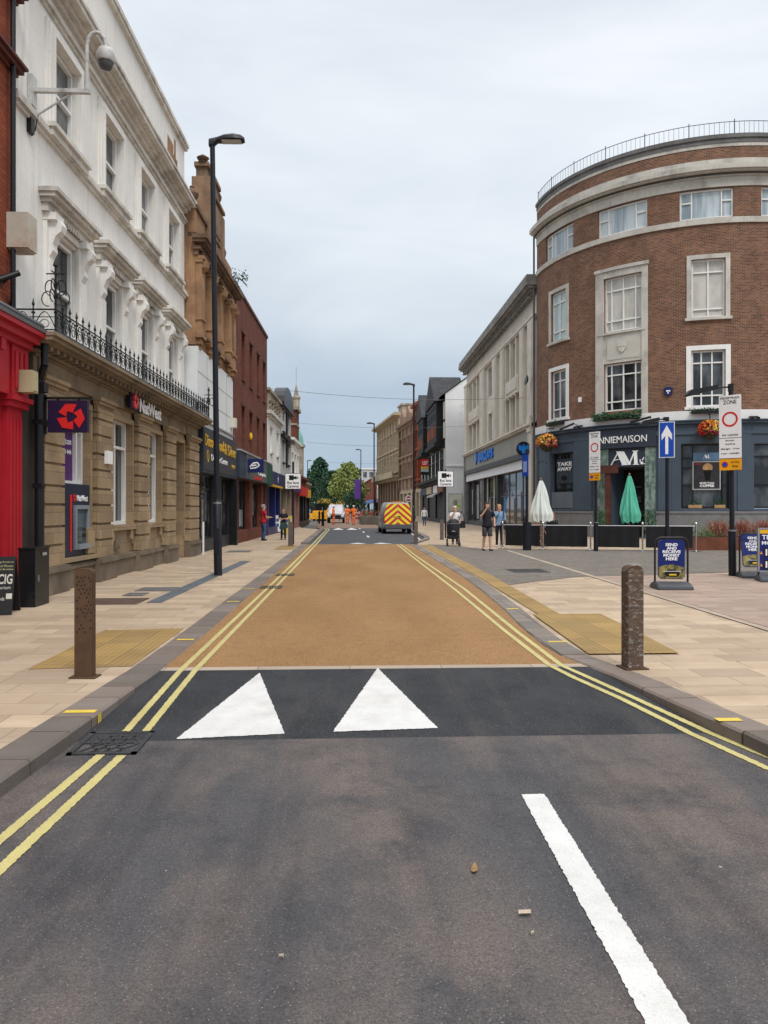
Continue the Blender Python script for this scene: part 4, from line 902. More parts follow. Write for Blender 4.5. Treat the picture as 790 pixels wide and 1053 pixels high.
# ================================================================== LEFT: far row
def simple(name, label, u0, u1, z1, mat, floors, shopz=3.1, fascia=None, shopmat=None, o=0, nwin=2, ww=.9, trim=None, S=SL, back=8, frame=None, surround=True, glassm=None, fz=None):
    b = bld(S, name, label); L = u1-u0; ops = []
    for (za, zb) in floors:
        for k in range(nwin):
            c = u0+L*(k+.5)/nwin; ops.append((c-ww/2, c+ww/2, za, zb))
    wall(S, u0, u1, shopz+.9, z1, ops, mat, b, o=o, depth=.2, name='wall', back=back)
    for q in ops: win(S, b, *q, o-.18, nz=(.5,), fw=.07, frame=frame, glass=glassm or glass_dark)
    g = MB(); moulding(g, S, u0, u1, ((.12, z1-.35, z1-.2), (.25, z1-.2, z1)), o)
    if surround:
        for a, c, za, zb in ops: g.ub(S, a-.1, c+.1, o, o+.1, za-.12, za-.01); g.ub(S, a-.12, c+.12, o, o+.08, zb+.01, zb+.16)
    g.build('cornice', trim or mat, b)
    sm = shopmat or black_paint; sop = [(u0+.4, u0+L*.55, .45, shopz), (u0+L*.6, u1-.4, .45, shopz)]
    wall(S, u0, u1, -.05, shopz+.9, sop, sm, b, o=o, depth=.3, name='shopfront', back=back*.6)
    for q in sop: win(S, b, *q, o-.3, nu=(.5,), frame=sm, glass=glass_shop)
    g = MB(); g.ub(S, u0+.15, u1-.15, o-.02, o+.18, shopz+.05, shopz+.85); f = g.build('fascia', fascia or navy, b)
    return b, f
w1, f1 = simple('white_shop_building', 'white building with an ornamented parapet and dark blue shop beyond the brick one', 31.1, 37.4, 7.2, white_stucco, [(4.9, 6.3)], 2.9, navy, navy, o=.0, trim=pale_trim)
g = MB(); g.ub(SL, 31.15, 37.3, -.6, .02, 7.2, 8.35); g.ub(SL, 31.0, 37.5, -.7, .14, 8.35, 8.5)
for k in range(5):
    c = 31.9+k*1.15; g.lathe([(.02, 0), (.3, .02), (.35, .08), (.2, .1)], 10, SL.map(c, 0, 7.75)); g.ub(SL, c-.35, c+.35, .02, .08, 7.5, 7.6)
g.build('parapet', weathered, w1)
g = MB(); g.poly([SL.map(31.2, -.5, 8.4), SL.map(44, -.5, 8.5), SL.map(44, -4.5, 10.8), SL.map(33.5, -4.5, 10.4)]); g.poly([SL.map(31.2, -.5, 8.4), SL.map(33.5, -4.5, 10.4), SL.map(31.2, -8.5, 8.4)]); g.poly([SL.map(33.5, -4.5, 10.4), SL.map(44, -4.5, 10.8), SL.map(44, -8.5, 8.4), SL.map(31.2, -8.5, 8.4)])
g.build('roof', M('brown_tile_roof', (.13, .085, .05), .9, .4, 2), w1); g = MB(); g.cyl(SL.map(33.6, -4.5, 10.3), SL.map(33.6, -4.5, 10.9), .15, n=8); g.build('chimney_pot', black_paint, w1)
text(SL, f1, 'USA', 33.6, 34.8, 3.15, 3.55, .19, white_letter, .02, .02) if 0 else None
q = MB()
for k in range(5): 
    a = math.pi/2+k*2*math.pi/5; q.poly([SL.map(34.5+.32*math.cos(a), .2, 3.35+.32*math.sin(a)), SL.map(34.5+.12*math.cos(a+.63), .2, 3.35+.12*math.sin(a+.63)), SL.map(34.5, .2, 3.35), SL.map(34.5+.12*math.cos(a-.63), .2, 3.35+.12*math.sin(a-.63))])
q.build('star', white_letter, f1)
g = MB(); g.ub(SL, 31.4, 37, 0, .22, 2.85, 2.96); g.build('strip', yellow_sign, w1)
w2, f2 = simple('dark_gabled_building', 'narrow black and white fronted building with a curved dark gable', 37.5, 44.2, 8.6, M('off_white_render', (.5, .5, .48), .8, .15), [(4.7, 6.0), (6.8, 8.1)], 2.9, dark_grey_paint, M('stone_shopfront', (.25, .2, .14), .7), trim=black_paint, frame=black_paint, nwin=2)
g = MB(); P = [(-SL.x*0-.1+0, 0)]
pts = [SL.map(37.5, .05, 8.6), SL.map(44.2, .05, 8.6)]
arc = [(37.5, 8.6), (44.2, 8.6)]+[(40.85+3.35*math.cos(t*math.pi/10), 8.6+1.35*math.sin(t*math.pi/10)) for t in range(0, 11)]
n_ = len(arc); V_ = [SL.map(u, .22, z) for u, z in arc]+[SL.map(u, -.5, z) for u, z in arc]; g.mesh(V_, [list(range(n_)), list(range(n_, 2*n_))[::-1]]+[[i, (i+1) % n_, n_+(i+1) % n_, n_+i] for i in range(n_)])
g.ub(SL, 37.5, 44.2, 0, .3, 6.3, 6.5); g.ub(SL, 40.7, 40.95, .0, .12, 4.4, 8.5)
g.build('gable', black_paint, w2)
w3, f3 = simple('cream_corner_building', 'cream building with a brick turret and pinnacle at the end of the left row', 44.3, 51, 6.9, white_stucco, [(4.4, 5.8)], 2.8, purple2, M('pinkish_shop', (.3, .15, .12), .7), nwin=3, ww=.8)
g = MB(); g.ub(SL, 46.2, 48.6, -1.6, .2, 6.9, 9.2); tw = g.build('turret', brick_red, w3)
g = MB(); g.ub(SL, 46.0, 48.8, -1.8, .35, 9.2, 9.45); g.ub(SL, 46.1, 48.7, -1.7, .25, 8.0, 8.15); g.prism([(-.1, 9.45), (1.5, 9.45), (.7, 10.3)], 46.2, 48.6, 'YZ'); g.build('turret_cap', weathered, tw)
g = MB(); p = SL.map(48.4, .0, 9.4); g.lathe([(.28, 0), (.28, .9), (.34, .95), (.34, 1.1), (.2, 1.2), (.12, 1.7), (.01, 2.2)], 8, p); g.cyl((p[0], p[1], 11.4), (p[0], p[1], 12.9), .02, n=5); g.build('pinnacle', weathered, tw)
for k, (a, b, h, mt, fm, lab) in enumerate(((51.2, 58, 4.3, brick_red, red_sign, 'low brick shop with a red fascia in the far left row'), (58.2, 66, 4.1, M('tan_render', (.35, .28, .2), .8), yellow_sign, 'low tan shop with a yellow fascia in the far left row'))):
    simple('shop_building', lab, a, b, h, mt, [], 2.6, fm, o=-.3*k)
dm = empty('copper_dome', (-9.6, 84, 0), 'distant pale green copper dome behind the left row', 'dome'); g = MB(); g.lathe([(1.6, 0), (1.6, 9.2), (1.8, 9.3), (1.8, 9.6)], 16); g.build('drum', weathered, dm); g = MB(); g.lathe([(1.6, 9.6), (1.5, 10.5), (1.15, 11.5), (.6, 12.3), (.15, 12.6), (.1, 13.4), (.01, 13.6)], 16); g.build('cap', M('verdigris', (.20, .46, .40), .6, .2), dm, smooth=True)
dm.location = (*AT(299.3, 95), 0)
# ================================================================== RIGHT: round brick corner building
class Curve:
    curved = True
    cx, cy, r = 20.75, 46.0, 9.2
    L = math.pi/2*9.2
    def map(s, u, o, z):
        if u < 0: return (-s.r-o, -u, z)
        if u <= s.L:
            t = u/s.r; return (-(s.r+o)*math.cos(t), -(s.r+o)*math.sin(t), z)
        return (u-s.L, -s.r-o, z)
    def u(s, px, o=0):
        a, b = ray(px); best = None; u = 0
        while u < 40:
            x, y, _ = s.map(u, o, 0); X = x+s.cx; Y = y+s.cy
            if X/Y >= a/b: return u
            u += .01
        return 40
    def ang(s, u): return min(max(u/s.r, 0), math.pi/2)
    def world(s, u, o, z=0): x, y, z = s.map(u, o, z); return (x+s.cx, y+s.cy, z)
SR = Curve(); UE = SR.u(790)+3.2
rd = empty('round_corner_building', (SR.cx, SR.cy, 0), 'curved brown brick corner building with stone bands and blue-grey cafe front', 'building')
us = lambda a, b: (SR.u(a), SR.u(b))
TF = [us(561.5, 589.7), us(615, 665.6), us(699, 755), (SR.u(783), SR.u(783)+2.5)]
S2 = [us(563.7+3, 585)]; S2 = [(SR.u(567), SR.u(582.5))]; SC = us(621.5, 660.5); S3 = (SR.u(711), SR.u(746))
opsT = [(a, b, 16.2, 17.68) for a, b in TF]
ops = opsT+[(S2[0][0], S2[0][1], 11.25, 14.1), (SC[0], SC[1], 11.0, 13.9), (S3[0], S3[1], 11.2, 14.15), (S2[0][0], S2[0][1], 6.75, 9.55), (SC[0], SC[1], 6.75, 9.3), (S3[0], S3[1], 6.7, 9.55)]
wall(SR, -.12, UE, 6.05, 19.9, ops, brick_brown, rd, depth=.28, name='brick_wall')
g = MB(); n = 24   # roof slab and east/back closure
P = [SR.map(k*SR.L/n, -.05, 19.9) for k in range(n+1)]+[SR.map(UE, -.05, 19.9), (UE-SR.L, .1, 19.9)]
g.poly(P); g.build('roof', lead, rd)
g = MB(); g.poly([(UE-SR.L, .1, 0), (-SR.r+.02, .1, 0), (-SR.r+.02, .1, 19.9), (UE-SR.L, .1, 19.9)]); g.build('rear_wall', brick_brown, rd)
def ring(name, prof, mat, u0=-.05, u1=None, base=0):
    g = MB(); u1 = u1 or UE
    for p, a, b in prof: g.ub(SR, u0, u1, base-.06, base+p, a, b)
    return g.build(name, mat, rd)
cst = M('grey_cream_stone_band', (.55, .52, .46), .8, .18, .9, bmp=.2, dirt=.45, dirtc=(.16, .145, .125), streak=.5)
ring('parapet_coping', ((.06, 19.9, 20.12), (.12, 20.12, 20.3)), M('dark_coping', (.16, .155, .15), .7, .3, 1.5, dirt=.4))
ring('parapet_coping', ((.03, 19.72, 19.9),), cst)
ring('cornice', ((.06, 17.72, 18.2), (.14, 18.2, 18.28), (.40, 18.36, 18.44), (.50, 18.44, 18.68), (.30, 18.68, 18.80), (.12, 18.80, 19.08)), cst)
g = MB(); g.ub(SR, -.05, UE, 0, .2, 18.28, 18.36); g.build('cornice_shade_strip', M('painted_cornice_shade', (.10, .095, .09), .9), rd)  # dark band whose colour stands in for the shade under the cornice ledge
ring('stone_band', ((.09, 15.88, 16.16),), cst)
ring('stone_band', ((.12, 6.02, 6.5),), M('white_painted_band', (.74, .74, .73), .6, .1, 1))
rr = empty('roof_railing', (SR.cx, SR.cy, 20.3), 'thin dark metal railing along the roof edge of the round brick building', 'railing')
g = MB(); u = .0; st = .24
pts = []
while u < UE: pts.append(u); u += st
for i, u in enumerate(pts[:-1]):
    for z in (.08, .68): g.cyl(SR.map(u, -.05, z), SR.map(pts[i+1], -.05, z), .017, n=4, caps=False)
    g.cyl(SR.map(u, -.05, 0), SR.map(u, -.05, .68 if i % 9 else .80), .009 if i % 9 else .024, n=4)
g.build('rails', M('blue_black_metal', (.03, .035, .055), .5), rr)
def rwin(u0, u1, z0, z1, nu, nz, glass, label=None, fw=.09): return win(SR, rd, u0, u1, z0, z1, -.2, nu=nu, nz=nz, fw=fw, fd=.08, glass=glass, label=label)
for i, (a, b) in enumerate(TF):
    w = rwin(a, b, 16.2, 17.68, (.22, .78), (), glass_net); f = MB()
    for q in ((a, a+(b-a)*.22), (a+(b-a)*.78, b)): f.ub(SR, q[0], q[1], -.2, -.118, 17.05, 17.12)
    f.build('transom', white_paint, w)
rwin(*S2[0], 11.25, 14.1, (.5,), (.2, .78), glass_cyan); rwin(SC[0], SC[1], 11.0, 13.9, (.18, .5, .82), (.2, .76), glass_blind)
rwin(*S3, 11.2, 14.15, (.5,), (.15, .78), glass_blind); rwin(*S2[0], 6.75, 9.55, (.5,), (.2, .78), glass_mid)
rwin(SC[0], SC[1], 6.75, 9.3, (.18, .5, .82), (.2, .76), glass_dark); rwin(*S3, 6.7, 9.55, (.3, .62), (.2, .78), glass_dark)
def surround(a, b, z0, z1, w, mat, p=.06):
    g = MB(); g.ub(SR, a-w, a-.004, -.1, p, z0-.0, z1+w); g.ub(SR, b+.004, b+w, -.1, p, z0, z1+w); g.ub(SR, a-.004, b+.004, -.1, p-.003, z1+.004, z1+w-.003); g.ub(SR, a-w-.08, b+w+.08, -.1, p+.08, z0-.14, z0-.004)
    return g.build('window_surround', mat, rd)
surround(*S2[0], 11.25, 14.1, .22, cst); surround(*S3, 11.2, 14.15, .22, cst)
surround(*S2[0], 6.75, 9.55, .22, white_paint); surround(*S3, 6.7, 9.55, .24, white_paint)
a, b = us(613.5, 666.5)
g = MB(); g.ub(SR, a, SC[0]-.004, -.1, .10, 6.5, 14.4); g.ub(SR, SC[1]+.004, b, -.1, .10, 6.5, 14.4); g.ub(SR, SC[0]-.004, SC[1]+.004, -.1, .095, 13.9+.004, 14.38); g.ub(SR, a-.05, b+.05, -.1, .16, 14.25, 14.42)
g.ub(SR, SC[0]-.004, SC[1]+.004, -.12, .03, 9.32, 10.98); g.ub(SR, a+.12, b-.12, -.1, .13, 10.86, 10.96)
sb = g.build('stone_bay', cst, rd)
g = MB(); g.ub(SR, SC[0]+.2, SC[1]-.2, .03, .05, 9.5, 10.7); p_ = g.build('panel', M('panel_stone', (.52, .50, .44), .8, .1), sb)
uc = (SC[0]+SC[1])/2; sh = [(-.24, .3), (.24, .3), (.24, -.05), (.12, -.24), (0, -.34), (-.12, -.24), (-.24, -.05)]
g = MB(); V = [SR.map(uc+x, .10, 10.15+z) for x, z in sh]+[SR.map(uc+x, .05, 10.15+z) for x, z in sh]; g.mesh(V, [list(range(7)), list(range(7, 14))]+[[i, (i+1) % 7, 7+(i+1) % 7, 7+i] for i in range(7)])
g.ub(SR, uc-.02, uc+.02, .1, .12, 9.9, 10.4); g.ub(SR, uc-.18, uc+.18, .1, .12, 10.15, 10.19); g.build('shield', cst, p_)
# ground floor front
dA, dB = us(627.5, 663.5); wL = us(568.5, 590); wR = us(700.5, 750.5); wX = (SR.u(775), SR.u(775)+3.0); dX = (SR.u(553.5)-.05, SR.u(563))
gop = [(wL[0], wL[1], 1.55, 4.75), (dA, dB, .05, 3.72, 1.6), (wR[0], wR[1], 1.55, 4.85), (wX[0], wX[1], 1.55, 4.85)]
wall(SR, -.1, UE, -.05, 6.0, gop, grey_paint, rd, o=.05, depth=.35, name='shopfront')
g = MB()
for q in (us(552, 554.5), us(563, 567.5), us(592, 609.5), us(677, 690), us(758, 772)): 
    g.ub(SR, q[0], q[1], 0, .10, 1.45, 5.3)
g.ub(SR, -.05, SR.u(611), .05, .11, 5.3, 5.5); g.ub(SR, SR.u(675), UE, .05, .11, 5.3, 5.5)
g.ub(SR, -.05, UE, .05, .2, 5.85, 6.0); g.ub(SR, -.05, UE, .05, .27, 5.98, 6.03)
g.build('pilaster', grey_paint, rd)
g = MB(); gp = M('grey_granite_plinth', (.17, .17, .175), .7, .15, 3)
g.ub(SR, -.05, SR.u(612), 0, .14, -.05, 1.3); g.ub(SR, -.05, SR.u(612), 0, .18, 1.3, 1.42); g.build('plinth', gp, rd); g = MB(); g.ub(SR, SR.u(675), UE, 0, .14, -.05, 1.3); g.ub(SR, SR.u(675), UE, 0, .18, 1.3, 1.42)
g.build('plinth', gp, rd)
g = MB(); 
MPI = (us(613, 627), us(664, 674.5))
mb_, nt_, b_ = newmat('green_marble'); t_ = N(nt_, 'ShaderNodeTexCoord'); v_ = t_.outputs['Object']
k_ = noise_fac(nt_, mapped(nt_, v_, (1, 1, .6)), 5, 8, .42, .58, .7); lk(nt_, mixc(nt_, k_, (.07, .115, .10), (.22, .29, .26)), b_.inputs['Base Color']); b_.inputs['Roughness'].default_value = .35
for q in MPI: g = MB(); g.ub(SR, q[0], q[1], 0, .16, -.05, 4.72); g.build('marble_pier', mb_, rd)
sA, sB = us(612, 675.5)
g = MB(); g.ub(SR, sA, sB, .05, .24, 4.75, 5.84); g.ub(SR, sA-.05, sB+.05, .05, .34, 5.8, 5.9); sgn = g.build('fascia_sign', M('navy_grey_fascia', (.032, .042, .062), .5, .1, 1), rd)
text(SR, sgn, 'ANNIEMAISON', SR.u(613.8), SR.u(666.5), 5.02, 5.38, .24, white_letter, .03, .0)
g = MB(); g.ub(SR, dA, dB, .05, .12, 3.74, 4.72); am = g.build('door_panel', M('navy_grey_fascia', (0, 0, 0)), rd)
# AM. logo: serif monogram drawn with tapered strokes
def stroke(S, g, P, o=.12, ex=.04):
    V = [S.map(u, o+ex, z) for u, z in P]+[S.map(u, o, z) for u, z in P]; n = len(P)
    g.mesh(V, [list(range(n)), list(range(n, 2*n))[::-1]]+[[i, (i+1) % n, n+(i+1) % n, n+i] for i in range(n)])
def amlogo(S, parent, a, b, z0, z1, o, mat, ex=.04):
    X = lambda t: a+(b-a)*t; Z = lambda t: z0+(z1-z0)*t; g = MB()
    for P in ([(0, 0), (.04, 0), (.30, 1), (.27, 1)], [(.20, 1), (.36, 1), (.56, 0), (.40, 0)], [(.10, .32), (.40, .48), (.40, .53), (.10, .37)], [(.34, .98), (.44, .98), (.66, .02), (.58, .02)],
              [(.58, .02), (.62, .0), (.80, 1), (.76, 1)], [(.74, .95), (.84, .95), (.86, .03), (.76, .03)], [(.70, .95), (.88, .95), (.88, 1), (.70, 1)], [(.72, 0), (.90, 0), (.90, .05), (.72, .05)],
              [(-.03, 0), (.08, 0), (.08, .04), (-.03, .04)], [(.36, 0), (.58, 0), (.58, .04), (.36, .04)], [(.95, .02), (1.02, .02), (1.02, .2), (.95, .2)]):
        stroke(S, g, [(X(x), Z(z)) for x, z in P], o, ex)
    return g.build('monogram', mat, parent)
amlogo(SR, am, SR.u(629), SR.u(661.5), 3.84, 4.58, .12, white_letter)
g = MB(); g.ub(SR, dA, dB, -1.6, -1.54, .05, 3.7); dr = g.build('door', M('cafe_interior_dark', (.012, .012, .014), .5), rd)
for z in (1.1, 1.9, 2.7): g = MB(); g.ub(SR, dA+.4, dA+1.3, -1.54, -1.25, z, z+.05); g.build('shelf', M('shelf_grey', (.12, .14, .15), .5), dr)
g = MB()
for k in range(6): p = SR.map(dA+.5+.13*k, -1.4, 1.95); g.lathe([(.04, 0), (.04, .2), (.015, .28), (.015, .33)], 8, p)
g.build('bottles', M('shelf_grey', (.12, .14, .15), .5), dr)
p2 = SR.map(SR.u(617), .45, 0)
arm = MB(); rdk = M('dark_red_timber', (.10, .035, .025), .6, .3, 3)
arm.ub(SR, SR.u(612), SR.u(639), .35, .55, 3.42, 3.85); arm.ub(SR, SR.u(627), SR.u(632), .35, .5, .0, 3.42); o = arm.build('timber_gatepost', rdk, None); o.location = (SR.cx, SR.cy, 0); tag(o, 'dark red timber post and beam in front of the cafe doorway', 'post')
for q, nu, nz, nm in ((wL, (.5,), (.35, .8), 0), (wR, (.24, .86), (.36, .63, .78), 1), (wX, (.4, .8), (.36, .8), 0)):
    w = win(SR, rd, q[0], q[1], 1.57, gop[0 if q is wL else 2][3]-.02, -.22, nu=nu, nz=nz, fw=.08, fd=.09, frame=black_paint, glass=glass_dark)
    if nm:   # posters in the window
        a, b = us(713, 741); L = b-a
        g = MB(); g.ub(SR, a, b, -.12, -.10, 3.98, 4.38); w1p = g.build('poster', M('blue_grey_poster', (.09, .17, .27), .5, .2, 3), w); amlogo(SR, w1p, a+L*.38, a+L*.62, 4.1, 4.28, -.1, white_letter, .006)
        g = MB(); g.ub(SR, a, b, -.12, -.10, 2.55, 3.93); pb = g.build('poster', M('black_poster', (.03, .028, .035), .5, .4, 5), w)
        g = MB(); g.ub(SR, a-.03, a+.02, -.12, -.09, 2.5, 3.95); g.ub(SR, b-.02, b+.03, -.12, -.09, 2.5, 3.95); g.ub(SR, a, b, -.12, -.088, 2.5, 2.55); g.ub(SR, a, b, -.12, -.088, 3.9, 3.95); g.build('poster_frame', M('pale_frame', (.4, .4, .4), .5), w)
        cm = (a+b)/2+.05; g = MB(); ov = [(.24*math.cos(t), 3.62+.22*math.sin(t)) for t in [i*math.pi/8 for i in range(16)]]
        stroke(SR, g, [(cm+x, z) for x, z in ov], -.10, .006); g.build('poster_picture', M('coffee_tan', (.42, .24, .10), .6, .3, 6), pb)
        g = MB(); stroke(SR, g, [(cm-.10, 2.98), (cm+.10, 2.98), (cm+.19, 3.5), (cm-.19, 3.5)], -.094, .006); g.build('poster_picture', M('pale_grey_ink', (.5, .5, .5), .6), pb)
        text(SR, pb, 'MORE THAN', a+L*.25, a+L*.78, 2.80, 2.89, -.1, white_letter, .005, .02); text(SR, pb, 'COFFEE', a+L*.25, a+L*.78, 2.64, 2.77, -.1, white_letter, .005, .03)
        g = MB(); g.ub(SR, a+.05, a+L*.35, -.1, -.095, 3.76, 3.86); g.build('poster_picture', M('dim_red_ink', (.18, .02, .03), .6), pb)
    elif q is wL:
        a = q[0]+.25; b = q[1]-.15; g = MB(); g.ub(SR, a, b, -.12, -.10, 3.0, 4.4); pp = g.build('poster', M('dark_slate_poster', (.03, .045, .06), .5, .3, 4), w)
        text(SR, pp, 'TAKE', a+.1, b-.1, 4.0, 4.22, -.1, white_letter, .005, .03); text(SR, pp, 'AWAY', a+.1, b-.1, 3.72, 3.93, -.1, white_letter, .005, .03)
        g = MB(); stroke(SR, g, [((a+b)/2+.28*math.cos(t), 3.3+.15*math.sin(t)) for t in [i*math.pi/8 for i in range(16)]], -.1, .006); g.build('poster_picture', M('pale_grey_ink', (0, 0, 0)), pp)
g = MB(); g.ub(SR, wL[0], wL[1], -.2, .055, 1.58, 2.5); g.build('stall_riser', M('slate_panel', (.11, .13, .155), .5, .15), rd)
leaf_d = M('dark_green_leaf', (.03, .085, .028), .6, .4, 9); leaf_m = M('mid_green_leaf', (.06, .14, .035), .6, .4, 9); leaf_l = M('light_green_leaf', (.16, .26, .06), .6, .3, 9)
petal_r = M('red_petal', (.55, .015, .03), .5, .2, 9); petal_o = M('orange_petal', (.70, .17, .02), .5, .2, 9); petal_y = M('yellow_petal', (.72, .55, .10), .5, .2, 9); petal_p = M('pink_petal', (.65, .10, .18), .5, .2, 9); leaf_b = M('russet_grass', (.34, .12, .09), .7, .3, 5)
def leafcloud(n, fn, size, m=0, seed=1, aspect=.55, mb=None):
    g = mb or MB(); rn = random.Random(seed)
    for _ in range(n):
        c = Vector(fn(rn)); s = size*rn.uniform(.6, 1.3)
        d = Vector((rn.gauss(0, 1), rn.gauss(0, 1), rn.gauss(0, .7))).normalized(); e = d.orthogonal().normalized(); e.rotate(Matrix.Rotation(rn.uniform(0, 6.28), 3, d)); f = d.cross(e)*aspect
        mi = m(rn) if callable(m) else m
        g.poly([c-e*s*.5, c+f*s*.5, c+e*s*.5, c-f*s*.5], mi)
    return g
# window boxes (green garland over the sign, sparse one on the right window, small pots inside)
def wbox(name, label, ua, ub_, z, n, seed, dz=.3):
    t = empty(name, (SR.cx, SR.cy, 0), label, 'window box')
    g = MB(); g.ub(SR, ua+.1, ub_-.1, .14, .36, z-.2, z); g.build('trough', black_plastic, t)
    def f(r):
        u = r.uniform(ua, ub_); k = .6+.4*math.sin(u*5.1+seed)*math.cos(u*2.3); return SR.map(u, .25+r.uniform(-.2, .22), z+r.uniform(-.28, dz)*k)
    leafcloud(n, f, .10, lambda r: r.choice((0, 0, 1, 1, 2)), seed).build('foliage', [M('teal_green_leaf', (.035, .13, .075), .6, .4, 9), leaf_m, leaf_d], t)
wbox('window_box', 'lush green garland box above the cafe name', SR.u(612.5), SR.u(661), 6.45, 1500, 3)
wbox('window_box', 'sparse green box on the sill of the right-hand first-floor window', S3[0]-.1, S3[1]+.1, 6.52, 260, 4, .15)
wbox('window_box', 'thin green box on the sill of the left first-floor window of the round building', S2[0][0]-.1, S2[0][1]+.1, 6.55, 120, 5, .12)
for ua, ub_, lab in ((708, 722, 'left wooden trough of herbs behind the cafe window'), (735, 746, 'right wooden trough of herbs behind the cafe window')):
    t = empty('herb_trough', (SR.cx, SR.cy, 0), lab, 'planter', group='herb troughs in the cafe window'); a, b = us(ua, ub_)
    g = MB(); g.ub(SR, a, b, -.1, .0, 1.58, 1.74); g.build('trough', M('pine_wood', (.40, .25, .12), .6), t)
    leafcloud(120, lambda r: SR.map(r.uniform(a, b), r.uniform(-.1, 0), 1.74+r.uniform(0, .28)), .06, 0, 8).build('foliage', leaf_d, t)
# hanging flower baskets
def basket(px, z, o, R_, seed, label, arm=True):
    u = SR.u(px, o); p = SR.world(u, o, z); t = empty('hanging_basket', p, label, 'hanging basket', group='hanging baskets on the round building')
    def f(r):
        th = r.uniform(0, 6.28); ph = r.uniform(-1, 1); q = R_*(.75+.3*r.random()); v = (q*math.cos(th)*math.sqrt(1-ph*ph), q*math.sin(th)*math.sqrt(1-ph*ph), q*ph*.85+(.0)); return v
    g = leafcloud(900, f, .09, lambda r: r.choice((0, 0, 1)), seed); g.build('foliage', [leaf_d, leaf_m], t)
    for k, (mt, lo, hi) in enumerate(((petal_r, -.6, .6), (petal_o, -.1, 1), (petal_y, -.3, .9), (petal_p, -.5, .3))):
        def h(r, lo=lo, hi=hi, k=k):
            th = r.gauss(1.6*k+seed, 1.3); ph = r.uniform(lo, hi); q = R_*1.08; return (q*math.cos(th)*math.sqrt(1-ph*ph), q*math.sin(th)*math.sqrt(1-ph*ph), q*ph*.85)
        leafcloud((330, 150, 190, 120)[k], h, .12, 0, seed*7+k, .9).build('flowers', mt, t)
    g = MB(); g.lathe([(.03, -R_*1.05), (R_*.5, -R_*.85), (R_*.7, -R_*.5)], 12); g.build('bowl', M('moss_brown', (.06, .055, .03), .9, .4, 8), t)
    an = SR.ang(u); inx, iny = math.cos(an), math.sin(an); g = MB()
    g.cyl((0, 0, R_*.5), (0, 0, R_+.25), .015, n=5); g.cyl((0, 0, R_+.25), (inx*(o-.05), iny*(o-.05), R_+.28), .022, n=6); g.cyl((inx*.1, iny*.1, R_+.25), (inx*(o-.05), iny*(o-.05), R_-.1), .015, n=5); g.build('bracket', black_iron, t)
basket(562.5, 5.38, .6, .54, 1, 'flower basket hanging by the left end of the cafe front, mostly red and yellow')
basket(730.5, 5.5, .55, .50, 2, 'flower basket hanging above the coffee poster window, mostly orange')
# small wall fixtures
def fix(name, label, cat, u, o, z, mb, mat, **k):
    ob = mb.build(name, mat, None, **k); ob.location = SR.world(u, o, z); ob.rotation_euler = (0, 0, -(math.pi/2-SR.ang(u))); return tag(ob, label, cat)
g = MB(); g.prism([(0, -.26), (.2, -.1), (.22, .16), (.1, .22), (-.1, .22), (-.22, .16), (-.2, -.1)], -.1, 0, 'XZ'); ab = fix('alarm_box', 'dark blue shield-shaped alarm box on the brick above the cafe front', 'alarm box', SR.u(687.5), .02, 7.55, g, navy)
g = MB(); g.box(-.09, .0, -.105, -.1, -.02, .06); g.box(.02, .1, -.105, -.1, -.02, .06); g.box(-.03, .03, -.105, -.1, -.12, -.04); g.build('emblem', white_letter, ab)
g = MB(); g.box(-.1, .1, -.08, 0, -.14, .14); fix('alarm_box', 'small white box on the brick beside the left first-floor window', 'alarm box', SR.u(597), .01, 7.6, g, white_sign, bevel=.01)
for px, z in ((639, 5.95),):
    pass
for px, lab in ((773, 'twin black spotlights on the white band at the far right'), (598.5, 'black spotlight pair on the left part of the cafe front')):
    g = MB()
    for s in (-1, 1): g.cyl((s*.16, -.32, .02), (s*.1, -.12, .12), .07, .05, n=10)
    g.box(-.2, .2, -.14, .0, .1, .15); fix('spotlight', lab, 'spotlight', SR.u(px), .14, 6.0, g, black_plastic)
for (pa, pb, lab) in ((583, 597, 'long black sloping lamp hood left of the cafe name'), (651, 672, 'long black sloping lamp hood right of the garland')):
    a, b = us(pa, pb); g = MB(); g.cyl((-(b-a)/2, -.35, -.12), ((b-a)/2, -.35, .10), .06, n=8); g.cyl(((b-a)/2, -.35, .1), ((b-a)/2-.1, 0, .05), .02, n=6); fix('sign_lamp', lab, 'lamp', (a+b)/2, .14, 6.15, g, black_plastic)
dpp = tag(MB().cyl((0, 0, 0), (0, 0, 19), .06, n=8).build('drainpipe', M('grey_pipe', (.10, .10, .105), .5), None), 'grey drainpipe in the corner between the pale building and the round building', 'drainpipe'); dpp.location = (11.42, 46.35, 0)

# ================================================================== RIGHT: pale stone bank with blue letters
SB = Flat(11.55, 75, -90)
bb = bld(SB, 'stone_bank_building', 'long pale stone building with fluted bays and blue bank lettering beside the round building')
E = 28.3; bst = M('pale_grey_stone', (.62, .57, .485), .8, .12, .8, bmp=.2, dirt=.3, dirtc=(.25, .22, .18), streak=.45)
lights = [(2.5, 4.0), (4.7, 6.3), (7.0, 8.4), (11.9, 13.7), (17.1, 17.9), (19.7, 20.8), (21.4, 22.7), (23.2, 24.1), (25.95, 26.55)]
ob = []
for a, b in lights: ob += [(a, b, 10.9, 13.3), (a, b, 7.1, 9.5)]
wall(SB, 0, E, 6.9, 16.0, ob, bst, bb, o=-.12, depth=.3, name='stone_wall', back=10)
for q in ob: win(SB, bb, *q, -.38, nu=(.5,) if q[1]-q[0] > 1 else (), nz=(.5, .78), fw=.06, frame=M('pale_blue_grey_frame', (.5, .55, .6), .5), glass=glass_dark)
